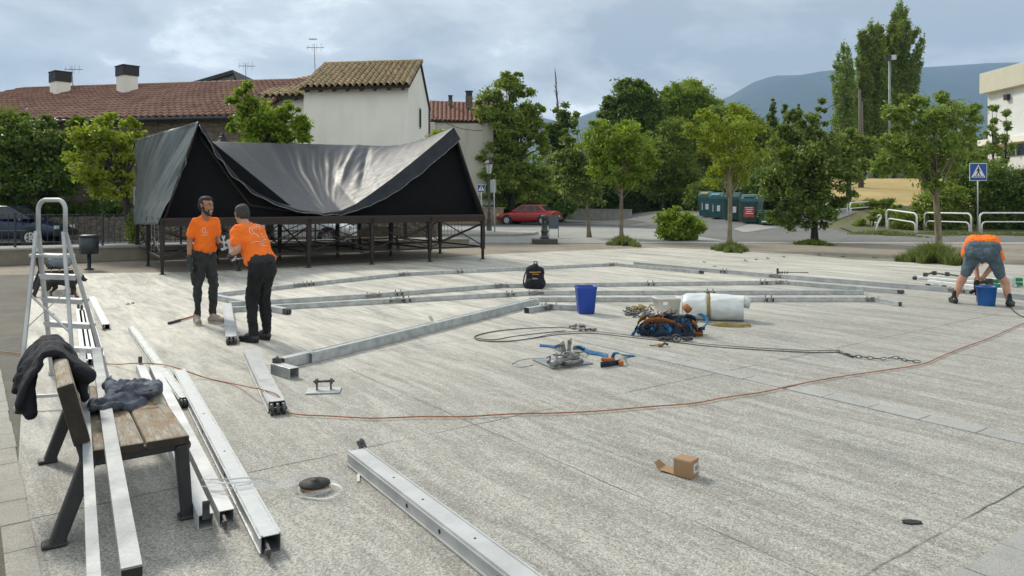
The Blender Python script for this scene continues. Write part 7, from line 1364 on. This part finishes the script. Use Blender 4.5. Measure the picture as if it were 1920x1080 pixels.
# grass
def tuft(label, base, ru, rv, mat, h, n, kind=None):
    c = G(*base); w = ru * c.y / F; dpt = max(w * .45, rv * c.y * c.y / (F * H)); a = rng.random(n) * 6.28; r = rng.random(n) ** .62 * (.72 + .30 * np.sin(a * 3 + c.x) + .22 * np.sin(a * 7 + c.y)); x = c.x + np.cos(a) * r * w; y = c.y + np.sin(a) * r * dpt; hh = h * 1.35 * (.3 + .9 * rng.random(n)) * (1.15 - .7 * np.clip(r, 0, 1)); ln = rng.normal(size=(n, 2)) * .35; s = np.stack([np.cos(a * 7), np.sin(a * 7), np.zeros(n)], 1) * .008 * (c.y / 15)
    p0 = np.stack([x, y, np.full(n, -.01)], 1); p1 = p0 + np.stack([ln[:, 0] * hh * .4, ln[:, 1] * hh * .4, hh * .6], 1); p2 = p0 + np.stack([ln[:, 0] * hh, ln[:, 1] * hh, hh], 1)
    vs_ = np.stack([p0 - s, p0 + s, p1 + s * .8, p1 - s * .8, p1 - s * .8, p1 + s * .8, p2 + s * .2, p2 - s * .2], 1).reshape(-1, 3); o = np_mesh('grass_tuft', vs_, np.arange(8 * n).reshape(2 * n, 4), mat); return tag(o, label, 'grass', kind='stuff')
MT['grass'] = leafmat('grass blades', (.06, .10, .02), (.09, .13, .03), (.18, .19, .07), .3)
tuft('green grass tuft at the foot of the feathery round tree', (1170, 458), 30, 5, MT['grass'], .22, 2200); tuft('grass patch at the foot of the yellow green slim tree', (1370, 471), 35, 4, MT['grass'], .22, 2200); tuft('dark grass at the foot of the broad tree', (1525, 458), 36, 3, MT['lf_d'], .14, 1800); tuft('tall weeds and grass round the spotted trunk at the right', (1752, 492), 54, 7, MT['grass'], .34, 5200)
tuft('small weeds in the gap of the verge kerb', (1660, 440), 60, 5, MT['grass'], .14, 2600); tuft('roadside grass in front of the straight rails', (1790, 440), 80, 4, MT['grass'], .12, 2600); tuft('roadside grass at the right edge', (1900, 441), 60, 4, MT['grass'], .12, 1800)
c_ = 0
for (u, v, n) in ((1320, 492, 60), (1398, 489, 60), (1418, 487, 70), (1440, 485, 60), (1470, 482, 50), (1535, 478, 40), (240, 571, 60), (250, 569, 60), (730, 488, 90), (735, 487, 70), (1340, 500, 30), (100, 590, 40), (660, 575, 0), (900, 489, 30), (1580, 481, 60), (1640, 483, 50)):
    if n: tuft('sparse weeds in a slab joint, %s' % ('near the farthest arch' if v < 500 else 'left of the young worker'), (u, v), 5, 1, MT['grass'], .03, n // 2)
# ------------------------------------------------------------------ air, sky, sun, camera
SUN_EL, SUN_AZ = R(40), R(-42)                       # azimuth from +Y towards +X
w = bpy.data.worlds.new('World'); SC.world = w; w.use_nodes = True; nt = w.node_tree; nt.nodes.clear()
out = N(nt, 'OutputWorld'); bg = N(nt, 'Background'); bg.inputs[1].default_value = .1; L(nt, bg.outputs[0], out.inputs[0])
sky = N(nt, 'TexSky'); sky.sky_type = 'NISHITA'; sky.sun_disc = False; sky.sun_elevation = SUN_EL; sky.sun_rotation = SUN_AZ; sky.air_density = 1.2; sky.dust_density = 2.0
tc = N(nt, 'TexCoord'); sep = N(nt, 'SeparateXYZ'); L(nt, tc.outputs['Generated'], sep.inputs[0])
zc = mth(nt, 'ADD', mth(nt, 'MAXIMUM', sep.outputs[2], 0), .26); dv = N(nt, 'CombineXYZ'); L(nt, mth(nt, 'DIVIDE', sep.outputs[0], zc), dv.inputs[0]); L(nt, mth(nt, 'DIVIDE', sep.outputs[1], zc), dv.inputs[1]); dv.inputs[2].default_value = 5.2
n1 = nz(nt, dv.outputs[0], 1.05, 7, .58, .5); n2 = nz(nt, dv.outputs[0], 2.8, 8, .6, .3); n3 = nz(nt, dv.outputs[0], .33, 3, .5)
mixn = mth(nt, 'ADD', mth(nt, 'MULTIPLY', n1, .65), mth(nt, 'MULTIPLY', n2, .35))
cl = mixc(nt, mr(nt, mixn, .41, .58), (4.2, 4.65, 5.0), (8.2, 8.7, 8.8)); cl = mixc(nt, mr(nt, n3, .42, .64, 0, .55), cl, (5.7, 6.4, 7.0))
brk = mr(nt, mixn, .54, .64, 0, .85); cl = mixc(nt, brk, cl, (13.5, 14.0, 13.7))
gap = mr(nt, mixn, .34, .26, 0, .35); fin = mixc(nt, gap, cl, sky.outputs[0]); L(nt, fin, bg.inputs[0])
sd = bpy.data.lights.new('sun', 'SUN'); sd.energy = 2.9; sd.angle = R(10); sd.color = (1, .94, .82); so = bpy.data.objects.new('sun', sd); COL.objects.link(so)
dvec = V(math.sin(SUN_AZ) * math.cos(SUN_EL), math.cos(SUN_AZ) * math.cos(SUN_EL), math.sin(SUN_EL)); so.rotation_euler = dvec.to_track_quat('Z', 'Y').to_euler(); so.location = (0, 0, 30)
HAZE = True
if HAZE:
    mb = MB(); mb.box((0, 2100, 400), (12500, 4300, 1000)); m = bpy.data.materials.new('thin air haze'); m.use_nodes = True; nt = m.node_tree; nt.nodes.clear(); o_ = N(nt, 'OutputMaterial'); pv_ = N(nt, 'VolumePrincipled'); pv_.inputs['Color'].default_value = (.40, .64, 1, 1); pv_.inputs['Density'].default_value = .00017; L(nt, pv_.outputs[0], o_.inputs['Volume'])
    mb.v = [(x, y, (-3 if z < 0 else 860)) for x, y, z in mb.v]; hz = mb.build('haze', m); hz['kind'] = 'stuff'; hz['label'] = 'thin blue air haze between the trees and the mountain'; hz['category'] = 'haze'
cam = bpy.data.cameras.new('camera'); co_ = bpy.data.objects.new('camera', cam); COL.objects.link(co_); co_.location = (0, 0, H); co_.rotation_euler = (R(90), 0, 0)
cam.sensor_width = 36; cam.lens = 36 * F / 1920; cam.shift_y = -(540 - V0) / 1920; cam.clip_end = 20000; cam.clip_start = .05; SC.camera = co_
SC.render.engine = 'CYCLES'; SC.view_settings.view_transform = 'Standard'; SC.view_settings.look = 'None'; SC.view_settings.gamma = 1; SC.view_settings.exposure = 0.4
for o in bpy.data.objects:
    if 'part' in o: del o['part']
